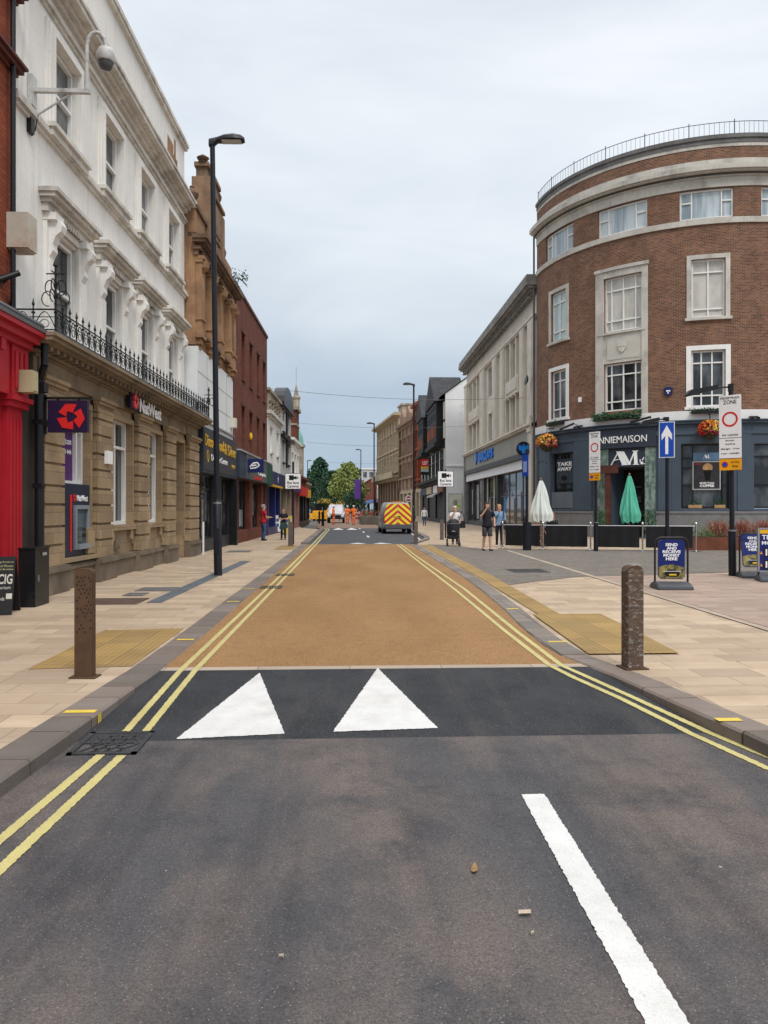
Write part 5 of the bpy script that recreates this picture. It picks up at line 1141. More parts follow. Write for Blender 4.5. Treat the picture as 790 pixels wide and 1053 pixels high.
for a, b in ((.1, 1.9), (8.9, 11.0), (14.7, 16.3), (18.0, 19.3), (24.5, 25.7), (26.8, 28.25)):
    g = MB(); g.ub(SB, a, b, -.15, .12, 6.9, 13.5); g.ub(SB, a+.2, b-.2, .12, .17, 7.1, 13.4); g.build('pilaster', bst, bb)
for a, b in ((2.0, 2.35), (4.1, 4.6), (6.4, 6.9), (8.5, 8.8), (19.35, 19.65), (20.9, 21.3), (22.8, 23.15), (24.15, 24.45)):
    g = MB(); g.ub(SB, a, b, -.15, .02, 6.9, 13.5); g.build('mullion', bst, bb)
for a, b in ((2.2, 8.6), (19.5, 24.3)):
    g = MB(); g.ub(SB, a+.3, b-.3, -.15, .09, 9.65, 10.75); g.ub(SB, a+.6, b-.6, .09, .15, 9.85, 10.6); g.ub(SB, a+.1, b-.1, -.15, .2, 9.5, 9.64)
    for k in range(4): g.ub(SB, a+.8+k*(b-a-1.6)/3-.1, a+.8+k*(b-a-1.6)/3+.1, .1, .24, 9.35, 9.55)
    g.build('spandrel_panel', bst, bb)
g = MB(); moulding(g, SB, 0, E, ((.2, 13.5, 13.6), (.26, 13.6, 13.75)), -.1); g.build('string_course', bst, bb)
g = MB(); moulding(g, SB, 0, E, ((.2, 15.0, 15.15), (.35, 15.15, 15.3), (.6, 15.3, 15.45), (.75, 15.45, 15.75), (.7, 15.75, 16.1)), -.1)
for k in range(56): g.ub(SB, .1+k*.5, .35+k*.5, 0, .3, 14.86, 15.0)
g.build('cornice', M('sooty_grey_stone', (.25, .24, .22), .8, .3, 1.3, dirt=.4), bb)
fas = M('taupe_grey_fascia', (.27, .26, .225), .6, .08, .7)
sb_ops = [(1.0, 3.6, .4, 4.2), (3.8, 9.2, .4, 4.2), (9.5, 15.2, .4, 4.2), (15.6, 26.6, .4, 4.2)]
wall(SB, 0, E, -.05, 6.9, sb_ops, M('dark_shop_surround', (.07, .07, .075), .5), bb, o=-.15, depth=.4, name='shopfront', back=9)
g = MB(); g.ub(SB, .15, 27.2, -.15, .1, 5.25, 6.68); f_ = g.build('fascia', fas, bb)
g = MB(); g.ub(SB, 0, E, -.15, .3, 6.68, 6.8); g.ub(SB, 0, E, -.15, .4, 6.8, 6.95); g.build('ledge', bst, bb)
g = MB(); g.ub(SB, 27.2, E, -.15, .2, -.05, 7.1); g.ub(SB, 27.3, E-.1, .2, .3, 6.4, 7.4); g.build('end_pier', bst, bb); g = MB(); g.ub(SB, -.05, .6, -.15, .18, -.05, 6.68); g.build('end_pier', M('grey_pier', (.2, .2, .2), .7), bb)
g = MB(); g.ub(SB, .6, 27.2, -.15, .25, 4.85, 5.22); g.build('soffit', M('dark_bronze', (.05, .048, .05), .5), bb)
g = MB(); g.ub(SB, .8, 26.8, -.15, .05, 4.2, 4.83); g.build('light_box', M('white_light_box', (.72, .72, .74), .5, .04), bb)
for q, nu in zip(sb_ops, ((.5,), (.33, .66), (.5,), (.1, .3, .5, .7, .85))): win(SB, bb, *q, -.45, nu=nu, nz=(.45,) if q[0] < 3 else (.55,), fw=.08, frame=M('shop_frame_grey', (.10, .10, .11), .4), glass=glass_shop)
for u_, mt in ((10.2, cst), (13.2, cst), (8.2, cst)):
    g = MB(); g.ub(SB, u_, u_+.45, -.36, -.3, .5, 4.15); g.build('interior_column', M('pale_column', (.4, .39, .36), .7), bb)
for a, b, z0, z1, c_ in ((1.5, 3.2, 1.0, 3.4, (.42, .45, .44)), (4.2, 5.6, .6, 3.8, (.36, .38, .36)), (10.6, 11.2, .6, 2.4, (.30, .29, .26)), (16.6, 17.6, 1.2, 2.4, (.02, .22, .50)), (18.6, 19.0, .8, 2.2, (.60, .16, .03)), (20.4, 21.4, .6, 2.3, (.12, .09, .07)), (22.6, 23.4, .9, 2.7, (.05, .07, .12)), (24.6, 25.6, .5, 2.2, (.16, .13, .10))):
    g = MB(); g.ub(SB, a, b, -.435, -.425, z0, z1); g.build('display_poster', M('bank_display_%d' % round(a*10), c_, .5, .5, 3), bb)
text(SB, f_, 'BARCLAYS', 8.9, 15.4, 5.62, 6.42, .1, cyan_blue, .12, .03)
g = MB(); 
def shape(S, pts, o, ex, g): stroke(S, g, pts, o, ex)
shape(SB, [(7.4, 5.5), (7.8, 5.9), (7.85, 6.6), (7.4, 6.5), (6.95, 6.6), (7.0, 5.9)], .1, .12, g); g.build('emblem', cyan_blue, f_)
dk = empty('round_projecting_sign', (11.0, 47.4, 5.35), 'round dark sign with a blue spread-eagle mark projecting above the bank window', 'sign')
g = MB(); g.cyl((0, -.07, 0), (0, .07, 0), .46, n=28); g.build('disc', M('near_black_disc', (.01, .012, .03), .3, .1), dk, smooth=True)
g = MB(); eg = [(-.34, -.02), (-.33, .18), (-.24, .25), (-.15, .17), (-.08, .13), (-.05, .27), (.05, .28), (.07, .13), (.15, .17), (.24, .25), (.33, .18), (.34, -.02), (.24, -.10), (.13, -.12), (.09, -.31), (-.09, -.31), (-.13, -.12), (-.24, -.10)]
stroke(PL, g, eg, .07, .02); g.build('emblem', M('eagle_blue', (.01, .20, .62), .4), dk); g = MB(); g.box(.4, .65, -.03, .03, -.05, .05); g.build('bracket', black_iron, dk)
ds = tag(MB().lathe([(.02, 0), (.2, .05), (.32, .14), (.33, .16)], 14).build('satellite_dish', black_iron, None, smooth=True), 'small black dish fixed high at the right end of the pale building', 'satellite dish'); ds.location = (11.2, 46.9, 9.6); ds.rotation_euler = (0, R(-80), 0)
# ================================================================== RIGHT: black timber-fronted building with white flank
ST = Flat(9.95, 104, -90)
tb = bld(ST, 'timber_framed_building', 'black timber-framed gabled building with a long white flank wall and slate roof')
T = 25.6
white_flank = M('white_flank_render', (.74, .76, .77), .8, .08, .5, dirt=.15, dirtc=(.4, .38, .34))
cream = M('cream_infill', (.62, .60, .54), .8, .15)
wall(ST, 0, T, 3.9, 13.6, [], M('black_timber', (.012, .012, .013), .7, .3, 3), tb, o=0, name='timber_wall', back=.2, top=False)
g = MB(); g.poly([ST.map(T+.02, 0, -.05), ST.map(T+.02, -10, -.05), ST.map(T+.02, -10, 13.6), ST.map(T+.02, -4.5, 16.8), ST.map(T+.02, 0, 13.6)]); g.ub(ST, T-.05, T+.16, -6, -.0, 5.95, 6.05)
g.build('flank_wall', white_flank, tb)
g = MB(); g.poly([ST.map(0, .5, 13.3), ST.map(T+.2, .5, 13.3), ST.map(T+.2, -4.5, 17.0), ST.map(0, -4.5, 17.0)]); g.poly([ST.map(T+.2, -4.5, 17.0), ST.map(T+.2, -10, 13.3), ST.map(0, -10, 13.3), ST.map(0, -4.5, 17)]); g.build('roof', slate, tb)
for a, b in ((2.0, 9.5), (14.5, 24.0)):   # jettied bays with gables
    bay = MB(); bay.ub(ST, a, b, 0, .75, 8.6, 13.2); bay.ub(ST, a-.2, b+.2, 0, 1.0, 8.2, 8.6); o_ = bay.build('bay', M('black_timber', (0, 0, 0)), tb)
    g = MB()
    m_ = (a+b)/2; P = [(a-.4, 13.0), (b+.4, 13.0), (m_, 16.4)]
    n = 3; V = [ST.map(u, 1.0, z) for u, z in P]+[ST.map(u, -2.5, z) for u, z in P]; g.mesh(V, [[0, 1, 2], [3, 5, 4], [0, 2, 5, 3], [1, 4, 5, 2], [0, 3, 4, 1]]); g.build('gable', slate, o_)
    for i in range(4):
        u_ = a+.4+i*(b-a-.8)/4; w_ = (b-a-.8)/4-.25; win(ST, tb, u_, u_+w_, 10.9, 12.8, .72, nu=(.5,), nz=(.6,), fw=.08, frame=black_paint, glass=glass_mid)
        g = MB(); g.ub(ST, u_, u_+w_, .7, .78, 9.3, 10.6); g.build('infill_panel', brick_red if i % 2 else brick_orange, o_)
for a, b in ((.3, 1.8), (9.8, 11.2), (11.6, 12.6), (13.0, 14.2), (24.2, 25.4)):
    g = MB(); g.ub(ST, a, b, 0, .05, 9.0, 10.7); g.ub(ST, a, b, 0, .05, 11.0, 12.8); g.build('infill_panel', cream, tb)
for k in range(6):
    u_ = 1.0+k*4.1; win(ST, tb, u_, u_+2.6, 5.4, 8.0, .0, nu=(.33, .66), nz=(.6,), fw=.09, frame=black_paint, glass=glass_mid if k % 2 else glass_dark)
g = MB(); g.ub(ST, -.1, T+.1, 0, .9, 4.6, 4.9); g.ub(ST, -.1, T+.1, 0, .5, 4.3, 4.6); g.build('jetty', M('black_timber', (0, 0, 0)), tb)
for k in range(7):
    u_ = .2+k*4.08; g = MB(); g.ub(ST, u_, u_+.6, 0, .05, 5.2, 7.9); g.build('infill_panel', cream, tb)
g = MB(); g.ub(ST, 19, T-1, -5.3, -3.8, 15.5, 17.6); g.ub(ST, 18.8, T-.8, -5.5, -3.6, 17.6, 17.85); ch = g.build('chimney', M('chimney_grey', (.14, .125, .115), .8, .3), tb)
for k in range(4): g = MB(); p = ST.map(19.8+k*1.35, -4.5, 17.85); g.lathe([(.28, 0), (.22, .6), (.28, .7), (.27, 1.0)], 10, p); g.build('chimney_pot', M('chimney_grey', (0, 0, 0)), ch)
tops = [(1, 7, .4, 3.2), (8, 14, .4, 3.2), (16.5, 23.0, .4, 3.3)]
wall(ST, 0, T, -.05, 3.9, tops, M('dark_timber_shopfront', (.03, .03, .033), .6), tb, o=0, depth=.4, name='shopfront', back=.2)
for q in tops: win(ST, tb, *q, -.35, nu=(.33, .66), frame=white_paint if q[0] > 15 else M('blue_frame', (.02, .08, .16), .5), glass=glass_net if q[0] > 15 else glass_shop)
for (a, b, mt) in ((.5, 7.5, M('petrol_blue', (.015, .06, .09), .5)), (8, 14, M('cream_fascia', (.5, .42, .28), .6)), (16, 20, white_sign), (20, 25, M('tan_wood_fascia', (.25, .12, .05), .6, .3))): g = MB(); g.ub(ST, a, b, 0, .22, 3.35, 4.2); g.build('fascia', mt, tb)
g = MB(); g.poly([ST.map(16.3, .1, 3.35), ST.map(23, .1, 3.35), ST.map(23, 1.0, 2.95), ST.map(16.3, 1.0, 2.95)]); g.poly([ST.map(16.3, 1.0, 2.95), ST.map(23, 1.0, 2.95), ST.map(23, 1.0, 2.8), ST.map(16.3, 1.0, 2.8)]); g.build('awning', M('grey_awning', (.4, .38, .38), .8), tb)
# poster case on white flank
pc = empty('poster_case', (11.0, ST.y-T-.06, 1.2), 'framed poster case on the white flank wall', 'poster')
g = MB(); g.box(-.75, .75, -.05, .02, 0, 1.95); g.build('frame', M('pale_grey_metal', (.45, .47, .48), .4), pc); g = MB(); g.box(-.66, .66, -.06, -.05, .1, 1.86); q = g.build('sheet', M('cream_sheet', (.62, .63, .52), .6), pc)
g = MB(); g.box(-.2, .2, -.066, -.06, .7, 1.25); g.build('picture', M('picture_grey', (.28, .33, .30), .6, .3, 5), q); g = MB(); g.box(.1, .55, -.066, -.06, .45, .75); g.build('picture', M('picture_lime', (.5, .6, .1), .6), q)
# LET board
lb = empty('letting_board', (8.75, 88, 5.5), 'red and yellow letting board projecting from the black timber front', 'sign')
g = MB(); g.box(-.45, .45, -.03, .03, 1.0, 1.85); g.build('board', red_sign, lb); text(PL, lb, 'LET', -.25, .38, 1.2, 1.6, .03, white_letter, .01, .03)
g = MB(); g.box(-.45, .45, -.03, .03, .72, .97); g.build('board', yellow_sign, lb); g = MB(); g.box(-.45, .45, -.03, .03, 0, .35); g.build('board', black_paint, lb); g = MB(); g.box(-.45, .45, -.03, .03, .38, .69); g.build('board', M('pale_board', (.4, .5, .5), .5), lb); g = MB(); g.box(.45, 1.2, -.03, .03, 1.0, 1.08); g.box(.45, .5, -.04, .04, 0, 1.9); g.build('bracket', black_paint, lb)
# ================================================================== RIGHT: far stone row
SK = Flat(5.54, 149, -84.1)
kst = M('buff_far_stone', (.44, .36, .25), .85, .15, .8, dirt=.3); kst2 = M('brown_far_stone', (.28, .19, .135), .85, .2, .8, dirt=.4)
def krow(name, label, a, b, top, mat, rows, n, ww, shopmat, fz=3.6, bracket=True, roof=None, cor=.7):
    k = bld(SK, name, label); L = b-a; op = []
    for z0, z1 in rows: op += [(a+L*(i+.5)/n-ww/2, a+L*(i+.5)/n+ww/2, z0, z1) for i in range(n)]
    wall(SK, a, b, fz, top, op, mat, k, depth=.35, name='wall', back=9)
    for q in op: win(SK, k, *q, -.3, nz=(.5,), fw=.08, glass=glass_dark)
    g = MB(); 
    for i in range(n+1):
        c = a+L*i/n; g.ub(SK, c-.25, c+.25, 0, .2, fz+.3, top-.9)
    g.build('pilaster', mat, k)
    g = MB(); moulding(g, SK, a, b, ((.2, top-.9, top-.7), (cor*.5, top-.7, top-.45), (cor, top-.45, top-.1), (cor*.8, top-.1, top+.1)))
    for z0, z1 in rows: g.ub(SK, a, b, 0, .3, z0-.45, z0-.2); g.ub(SK, a, b, 0, .15, z1+.12, z1+.3)
    g.build('cornice', mat, k)
    so = [(a+L*(i+.5)/n-L/n*.33, a+L*(i+.5)/n+L/n*.33, .5, fz-.5) for i in range(n)]
    wall(SK, a, b, -.05, fz, so, shopmat, k, depth=.4, name='lower_wall', back=9)
    for q in so: win(SK, k, *q, -.35, nu=(.5,), fw=.1, frame=black_paint, glass=glass_shop)
    return k
ua, ub2, uc2, ud = SK.u(388.8), SK.u(411), SK.u(427.5), SK.u(435)
k3 = krow('classical_bank_building', 'long buff classical stone building with a heavy cornice and balcony at the bend', ua, ub2, 17.3, kst, [(8.0, 10.6), (11.8, 14.4)], 8, 1.4, kst2, 7.0, cor=1.2)
g = MB(); g.ub(SK, ua-.2, ub2+.1, 0, 1.3, 6.7, 6.95); g.ub(SK, ua-.2, ub2+.1, 1.1, 1.3, 6.95, 7.7)
for i in range(24): g.ub(SK, ua+.3+i*(ub2-ua-.6)/23-.12, ua+.3+i*(ub2-ua-.6)/23+.12, 0, .9, 6.2, 6.7)
g.build('balcony', kst, k3); g = MB(); g.ub(SK, ub2-4, ub2, -3, -.5, 17.3, 18.6); g.ub(SK, ub2-4.2, ub2+.2, -3.2, -.3, 18.6, 18.9); g.build('chimney', weathered, k3)
k2 = krow('stone_gabled_building', 'brownish stone building with dormer gables next to the classical one', ub2+.05, uc2, 15.0, kst2, [(6.6, 8.6), (10.0, 12.6)], 4, 1.5, kst, 4.4)
for i in range(3):
    c = ub2+2.5+i*5.5; g = MB(); P = [(c-1.3, 15.1), (c+1.3, 15.1), (c+1.3, 16.2), (c, 17.4), (c-1.3, 16.2)]; stroke(SK, g, P, -.6, .7); g.build('dormer', kst2, k2)
k1 = krow('narrow_brick_building', 'narrow red-brown brick building between the stone row and the black timber front', uc2+.05, ud-.0, 16.6, brick_orange, [(6.0, 8.6), (10.4, 12.8)], 2, 1.6, kst, 4.4)
g = MB(); g.poly([SK.map(uc2, .2, 16.6), SK.map(ud, .2, 16.6), SK.map(ud, -5, 19), SK.map(uc2, -5, 18.2)]); g.poly([SK.map(ud, .2, 16.6), SK.map(ud, -9, 16.6), SK.map(ud, -5, 19)]); g.poly([SK.map(uc2, -9, 16.6), SK.map(uc2, .2, 16.6), SK.map(uc2, -5, 18.2)]); g.poly([SK.map(uc2, -9, 16.6), SK.map(uc2, -5, 18.2), SK.map(ud, -5, 19), SK.map(ud, -9, 16.6)]); g.build('roof', M('grey_brown_roof', (.14, .125, .10), .8, .3), k1)
g = MB(); g.ub(SK, ud-.05, ud+2.5, -4, .0, 0, 13.5); g.build('infill_wall', brick_orange, k1)
# round red and white sign on the far stone row
p_ = AT(420.5, 112); rs = empty('round_shop_sign', (p_[0]-.2, p_[1]-2, 3.0), 'round white sign with a red centre projecting from the far stone row', 'sign')
g = MB(); g.cyl((0, -.08, .0), (0, .08, .0), .52, n=24); g.build('disc', white_sign, rs); g = MB(); g.cyl((0, -.1, 0), (0, -.08, 0), .36, n=20); q = g.build('ring', M('crimson_sign', (.55, .03, .07), .5), rs); g = MB(); g.box(-.45, .45, -.13, -.1, -.1, .1); g.build('bar', white_sign, q)
# closing row: white narrow block, red brick shops, roofs beyond
SF = Flat(5.3, 205, -88.0)
simple('white_block_building', 'narrow tall white building just past the classical stone one', SF.u(385.3), SF.u(389.5)+6, 13.5, white_stucco, [(4.6, 6.6), (8.4, 10.6)], 3, purple2, S=SF, nwin=3, ww=1.2, o=-.5)
simple('brick_white_window_building', 'red brick shop with tall white windows beyond the lamp posts', SF.u(371), SF.u(385), 9.4, brick_orange, [(4.6, 8.0)], 3, blue_sign, S=SF, nwin=7, ww=2.2, frame=white_paint, glassm=glass_net)
wh = empty('white_house', (*AT(322, 215), 0), 'distant white house with a grey roof closing the street behind the trees', 'building')
g = MB(); g.box(-9, 7, 0, 8, 0, 7.0); g.build('wall', white_stucco, wh); g = MB(); g.mesh([(-9.3, -.3, 7), (7.3, -.3, 7), (7.3, 8.3, 7), (-9.3, 8.3, 7), (-9.3, 4, 9.6), (7.3, 4, 9.6)], [[0, 1, 5, 4], [1, 2, 5], [2, 3, 4, 5], [3, 0, 4], [0, 3, 2, 1]]); g.build('roof', slate, wh)
for k in range(4): g = MB(); g.box(-4+k*3, -3+k*3, -.05, .05, 3.6, 5.4); g.build('window', glass_dark, wh)
g = MB(); g.box(-9, 7, -.3, 0, 0, 3); g.build('shopfront', black_paint, wh)
h2 = empty('pale_flat_roofed_building', (*AT(380, 240), 0), 'distant pale flat-roofed block above the red brick shops', 'building'); g = MB(); g.box(-2.5, 4, 0, 6, 0, 14); g.build('wall', M('pale_blue_render', (.5, .55, .58), .7), h2); g = MB(); g.box(-2.8, 4.3, -.3, 6.3, 14, 14.4); g.build('roof', white_paint, h2)
for k in range(3): g = MB(); g.box(-2+k*2, -.8+k*2, -.06, 0, 11.5, 13.2); g.build('window', glass_mid, h2)
# ================================================================== street furniture
def post_lamp(x, y, h, adir, label, lean=0, th=.095, tu=.068, arm=.18):
    t = empty('street_lamp', (x, y, 0), label, 'street lamp', adir, 'tall black street lamps'); t.rotation_euler = (0, lean, adir) if not lean else Matrix.Rotation(adir, 3, 'Z').to_euler()
    if lean: t.rotation_euler = (Matrix.Rotation(lean, 3, 'Y') @ Matrix.Rotation(adir, 3, 'Z')).to_euler()
    g = MB(); g.cyl((0, 0, -.02), (0, 0, 1.72), th, n=18); g.cyl((0, 0, 1.72), (0, 0, 1.80), th, tu, n=18); g.cyl((0, 0, 1.80), (0, 0, h), tu, tu*.85, n=18); p = g.build('pole', lamp_black, t, smooth=True)
    g = MB(); g.box(-.05, .05, -th-.005, -th+.02, .5, 1.1); g.build('access_door', lamp_black, p)
    g = MB(); g.lathe([(th+.004, 1.66), (th+.004, 1.70)], 18); g.build('collar', steel, p)
    # flat lantern head on a short spigot
    g = MB(); sec = []
    for x_, w, zt, zb in ((-.08, .06, h+.05, h-.12), (.02, .075, h+.07, h-.12), (.12, .10, h+.09, h-.02), (.28, .15, h+.14, h-.005), (.48, .17, h+.16, h-.005), (.66, .15, h+.13, h-.005), (.74, .09, h+.08, h+.0)):
        sec.append([(x_, -w, zb+.02), (x_, -w*.9, (zb+zt)/2+.02), (x_, -w*.45, zt), (x_, w*.45, zt), (x_, w*.9, (zb+zt)/2+.02), (x_, w, zb+.02), (x_, w*.7, zb), (x_, -w*.7, zb)])
    V = [p_ for s in sec for p_ in s]; F = [list(range(8))[::-1], list(range(len(V)-8, len(V)))]
    for i in range(len(sec)-1):
        for k in range(8): j = (k+1) % 8; F.append([i*8+k, i*8+j, i*8+8+j, i*8+8+k])
    g.mesh(V, F); hd = g.build('lantern', lamp_black, t, smooth=True)
    g = MB(); g.box(.22, .66, -.11, .11, h-.012, h-.004); g.build('lens', M('frosted_lens', (.45, .45, .42), .3, .1), hd)
    return t
post_lamp(-3.05, 17.6, 10.05, 0, 'tallest-looking black street lamp on the left footway in front of the bank', lean=R(-.75))
post_lamp(4.40, 51.9, 10.1, R(180), 'black street lamp on the right beside the parked van')
post_lamp(*AT(384.8, 76), 10.1, R(180), 'black street lamp on the right just beyond the van, second of that side')
post_lamp(*AT(371.2, 110), 10.1, R(180), 'far black street lamp standing by the purple banner')
post_lamp(*AT(316.3, 135), 10.1, 0, 'farthest black street lamp, in front of the dark tree on the left')
corten = M('corten_brown_steel', (.092, .050, .027), .7, .25, 5, bmp=.2, dirt=.2, dirtc=(.04, .025, .02))
def bollard(x, y, label, w=.165, d=.11, h=1.0, pattern=True, film=False, rz=0, mat=None):
    t = empty('bollard', (x, y, 0), label, 'bollard', rz, 'steel bollards along the kerbs'); mat = mat or corten
    c = .045 if not film else .06; P = [(-w/2, 0), (w/2, 0), (w/2, h-c)]+[(w/2-c+c*math.cos(a), h-c+c*math.sin(a)) for a in [R(q) for q in (22, 45, 68, 90)]]+[(-w/2+c+c*math.cos(a), h-c+c*math.sin(a)) for a in [R(q) for q in (90, 112, 135, 158, 180)]]
    g = MB(); g.prism(P, -d/2, d/2, 'XZ'); b = g.build('post', mat, t, bevel=.006)
    g = MB(); g.box(-w/2-.035, w/2+.035, -d/2-.04, d/2+.04, 0, .014); g.build('base_plate', mat, t)
    if pattern:
        g = MB(); rn = random.Random(5)
        for r_ in range(15):
            for k in range(4):
                if rn.random() < .2+.035*max(0, r_-6): continue
                cx = -w/2+.03+k*.035+(.017 if r_ % 2 else 0); z = h-.08-r_*.036; s = .011
                if cx+s > w/2-.008: continue
                tri = [(cx-s, z-s), (cx+s, z-s), (cx, z+s)] if (k+r_) % 2 else [(cx-s, z+s), (cx, z-s), (cx+s, z+s)]
                g.mesh([(a, -d/2-.0015, b_) for a, b_ in tri], [[0, 1, 2]])
        g.build('perforation', M('perforation_shadow', (.035, .02, .015), .9), b)['kind'] = 'stuff'
    if film:
        m, nt, bs_ = newmat('clear_wrapping_film'); tcx = N(nt, 'ShaderNodeTexCoord'); v = mapped(nt, tcx.outputs['Object'], (9, 9, 16), 0)
        f_ = noise_fac(nt, v, 1.6, 4, .40, .62, .6); lk(nt, f_, bs_.inputs['Base Color']); bs_.inputs['Base Color'].default_value = (.8, .8, .8, 1)
        for l in list(nt.links):
            if l.to_socket == bs_.inputs['Base Color']: nt.links.remove(l)
        a_m = N(nt, 'ShaderNodeMapRange'); a_m.inputs[3].default_value = .03; a_m.inputs[4].default_value = .34; lk(nt, noise_fac(nt, v, 2.2, 5, .52, .68, .7), a_m.inputs[0]); lk(nt, a_m.outputs[0], bs_.inputs['Alpha'])
        bs_.inputs['Roughness'].default_value = .15; bump(nt, bs_, f_, .9, .02)
        g = MB(); n = 26; R_ = random.Random(3)
        for i in range(n+1):
            z = .02+(h+.0)*i/n; 
            for q in range(16):
                a = q*math.pi/8; e = .008+R_.uniform(0, .012); hx = w/2+e; hy = d/2+e
                ca, sa = math.cos(a), math.sin(a); k = 1/max(abs(ca)/hx, abs(sa)/hy); k = k*.96 if z < h-.03 else k*.72
                g.v.append((ca*k, sa*k, z))
        for i in range(n):
            for q in range(16): j = (q+1) % 16; g.f.append([i*16+q, i*16+j, (i+1)*16+j, (i+1)*16+q]); g.uv.append(None); g.m.append(0)
        g.f.append([n*16+q for q in range(16)]); g.uv.append(None); g.m.append(0)
        g.build('wrapping_film', m, t, smooth=True)
    return t
bollard(*G(87.5, 696.5), 'brown steel bollard with small triangular perforations, in the near left foreground', w=.172, d=.075, rz=R(-4))
bollard(*G(650.5, 687), 'brown bollard wrapped in clear plastic film in the right foreground', w=.165, d=.14, pattern=False, film=True, rz=R(6))
grey_b = M('grey_brown_bollard', (.12, .095, .085), .6, .2, 4)
bollard(*G(299, 561.5), 'grey-brown bollard under the left lane camera sign', pattern=False, mat=grey_b, w=.2, d=.15)
bollard(*G(427.7, 559.6), 'grey-brown bollard at the kerb behind the parked van', pattern=False, mat=grey_b, w=.17, d=.15)
bollard(*G(454.5, 555), 'grey-brown bollard beside the pushchair, under the right lane camera sign', pattern=False, mat=grey_b, w=.17, d=.15)
# lane camera signs
def cam_sign(x, y, zc, s, label, ph=3.6):
    t = empty('lane_camera_sign', (x, y, 0), label, 'road sign', 0, 'bus lane camera signs')
    g = MB(); g.cyl((0, .03, 0), (0, .03, ph), .045, n=10); g.build('pole', lamp_black, t, smooth=True)
    g = MB(); g.box(-s, s, -.04, -.02, zc-s, zc+s); p = g.build('plate', white_sign, t)
    g = MB(); b = s*.06; 
    for q in ((-s, s, zc-s, zc-s+b), (-s, s, zc+s-b, zc+s), (-s, -s+b, zc-s+b, zc+s-b), (s-b, s, zc-s+b, zc+s-b)): g.box(q[0], q[1], -.043, -.04, q[2], q[3])
    g.build('border', black_paint, p)
    g = MB(); g.box(-s*.5, s*.10, -.045, -.04, zc+s*.12, zc+s*.72); g.mesh([(s*.10, -.043, zc+s*.30), (s*.45, -.043, zc+s*.2), (s*.45, -.043, zc+s*.62), (s*.10, -.043, zc+s*.54)], [[0, 1, 2, 3]]); g.mesh([(s*.5, -.043, zc+s*.24), (s*.72, -.043, zc+s*.4), (s*.5, -.043, zc+s*.58)], [[0, 1, 2]]); g.build('camera_symbol', black_paint, p)
    q = Plate(-.04); text(q, p, 'Bus lane', -s*.72, s*.72, zc-s*.36, zc-s*.02, 0, black_paint, .003, .02); text(q, p, 'Cameras', -s*.72, s*.72, zc-s*.80, zc-s*.46, 0, black_paint, .003, .02)
cam_sign(*G(301.5, 559.5), 2.75, .35, 'square white bus lane cameras sign on the left footway')
cam_sign(*G(458.3, 553.5), 3.1, .42, 'square white bus lane cameras sign on the right, behind the pushchair')
# pedestrian zone signs
def zone_sign(x, y, rz, zt, w, H, label, lean=0, H2=None):
    t = empty('zone_sign', (x, y, 0), label, 'road sign', rz, 'pedestrian zone signs'); 
    if lean: t.rotation_euler = (Matrix.Rotation(lean, 3, 'Y') @ Matrix.Rotation(rz, 3, 'Z')).to_euler()
    g = MB(); g.cyl((0, .07, 0), (0, .07, 1.05), .085, n=14); g.cyl((0, .07, 1.05), (0, .07, zt+.12), .055, n=12); g.build('pole', lamp_black, t, smooth=True)
    g = MB(); g.lathe([(.09, 1.03), (.09, 1.06)], 14, (0, .07, 0)); g.build('collar', steel, t)
    z0 = zt-H; g = MB(); g.box(-w/2, w/2, -.02, 0, z0+H*.40, zt); g.box(-w/2, w/2, -.02, 0, z0+H*.11, z0+H*.39); p = g.build('plate', white_sign, t)
    g = MB(); g.box(-w/2, w/2, -.02, 0, z0-H*.06, z0+H*.10); y_ = g.build('no_waiting_plate', M('amber_plate', (.80, .36, .01), .45), t)
    q = Plate(-.02); c = (0, z0+H*.66); r0 = w*.36
    g = MB(); n = 28; V = []
    for k in range(n):
        a = 2*math.pi*k/n; V += [(r0*math.cos(a), -.024, c[1]+r0*math.sin(a)), (r0*.76*math.cos(a), -.024, c[1]+r0*.76*math.sin(a))]
    g.mesh(V, [[2*k, 2*((k+1) % n), 2*((k+1) % n)+1, 2*k+1] for k in range(n)]); g.build('red_ring', red_sign, p)
    T_ = lambda s, a, b, z, h: text(q, p, s, w*a, w*b, z, z+h, 0, black_paint, .003, .01)
    T_('PEDESTRIAN', -.42, .42, zt-H*.055, H*.032); T_('ZONE', -.30, .30, zt-H*.125, H*.055); T_('No vehicles', -.36, .36, z0+H*.425, H*.028)
    T_('Except', -.2, .2, z0+H*.345, H*.026); T_('loading', -.22, .22, z0+H*.295, H*.026); T_('Midnight - 10 am', -.42, .42, z0+H*.225, H*.03); T_('4 pm - midnight', -.42, .42, z0+H*.16, H*.03)
    text(q, y_, 'At any', w*.02, w*.40, z0+H*.035, z0+H*.065, 0, black_paint, .003, .01); text(q, y_, 'time', w*.08, w*.34, z0-H*.02, z0+H*.01, 0, black_paint, .003, .01)
    g = MB(); cx, cz = -w*.25, z0+H*.02; rr_ = w*.15
    stroke(q, g, [(cx+rr_*math.cos(a*math.pi/9), cz+rr_*math.sin(a*math.pi/9)) for a in range(18)], 0, .003); rg = g.build('symbol', red_sign, y_)
    g = MB(); stroke(q, g, [(cx+rr_*.72*math.cos(a*math.pi/9), cz+rr_*.72*math.sin(a*math.pi/9)) for a in range(18)], .003, .003); g.build('symbol', blue_sign, rg)
    return t
def flood(t, z, L, label=None):
    g = MB(); g.cyl((0, .07, z), (-L*.5, .05, z-.03), .022, n=8); g.build('arm', black_paint, t)
    g = MB(); g.prism([(-L*1.05, z-.17), (-L*.45, z-.04), (-L*.45, z+.05), (-L*1.0, z-.09)], -.10, .12, 'XZ'); g.build('lamp_hood', black_plastic, t)
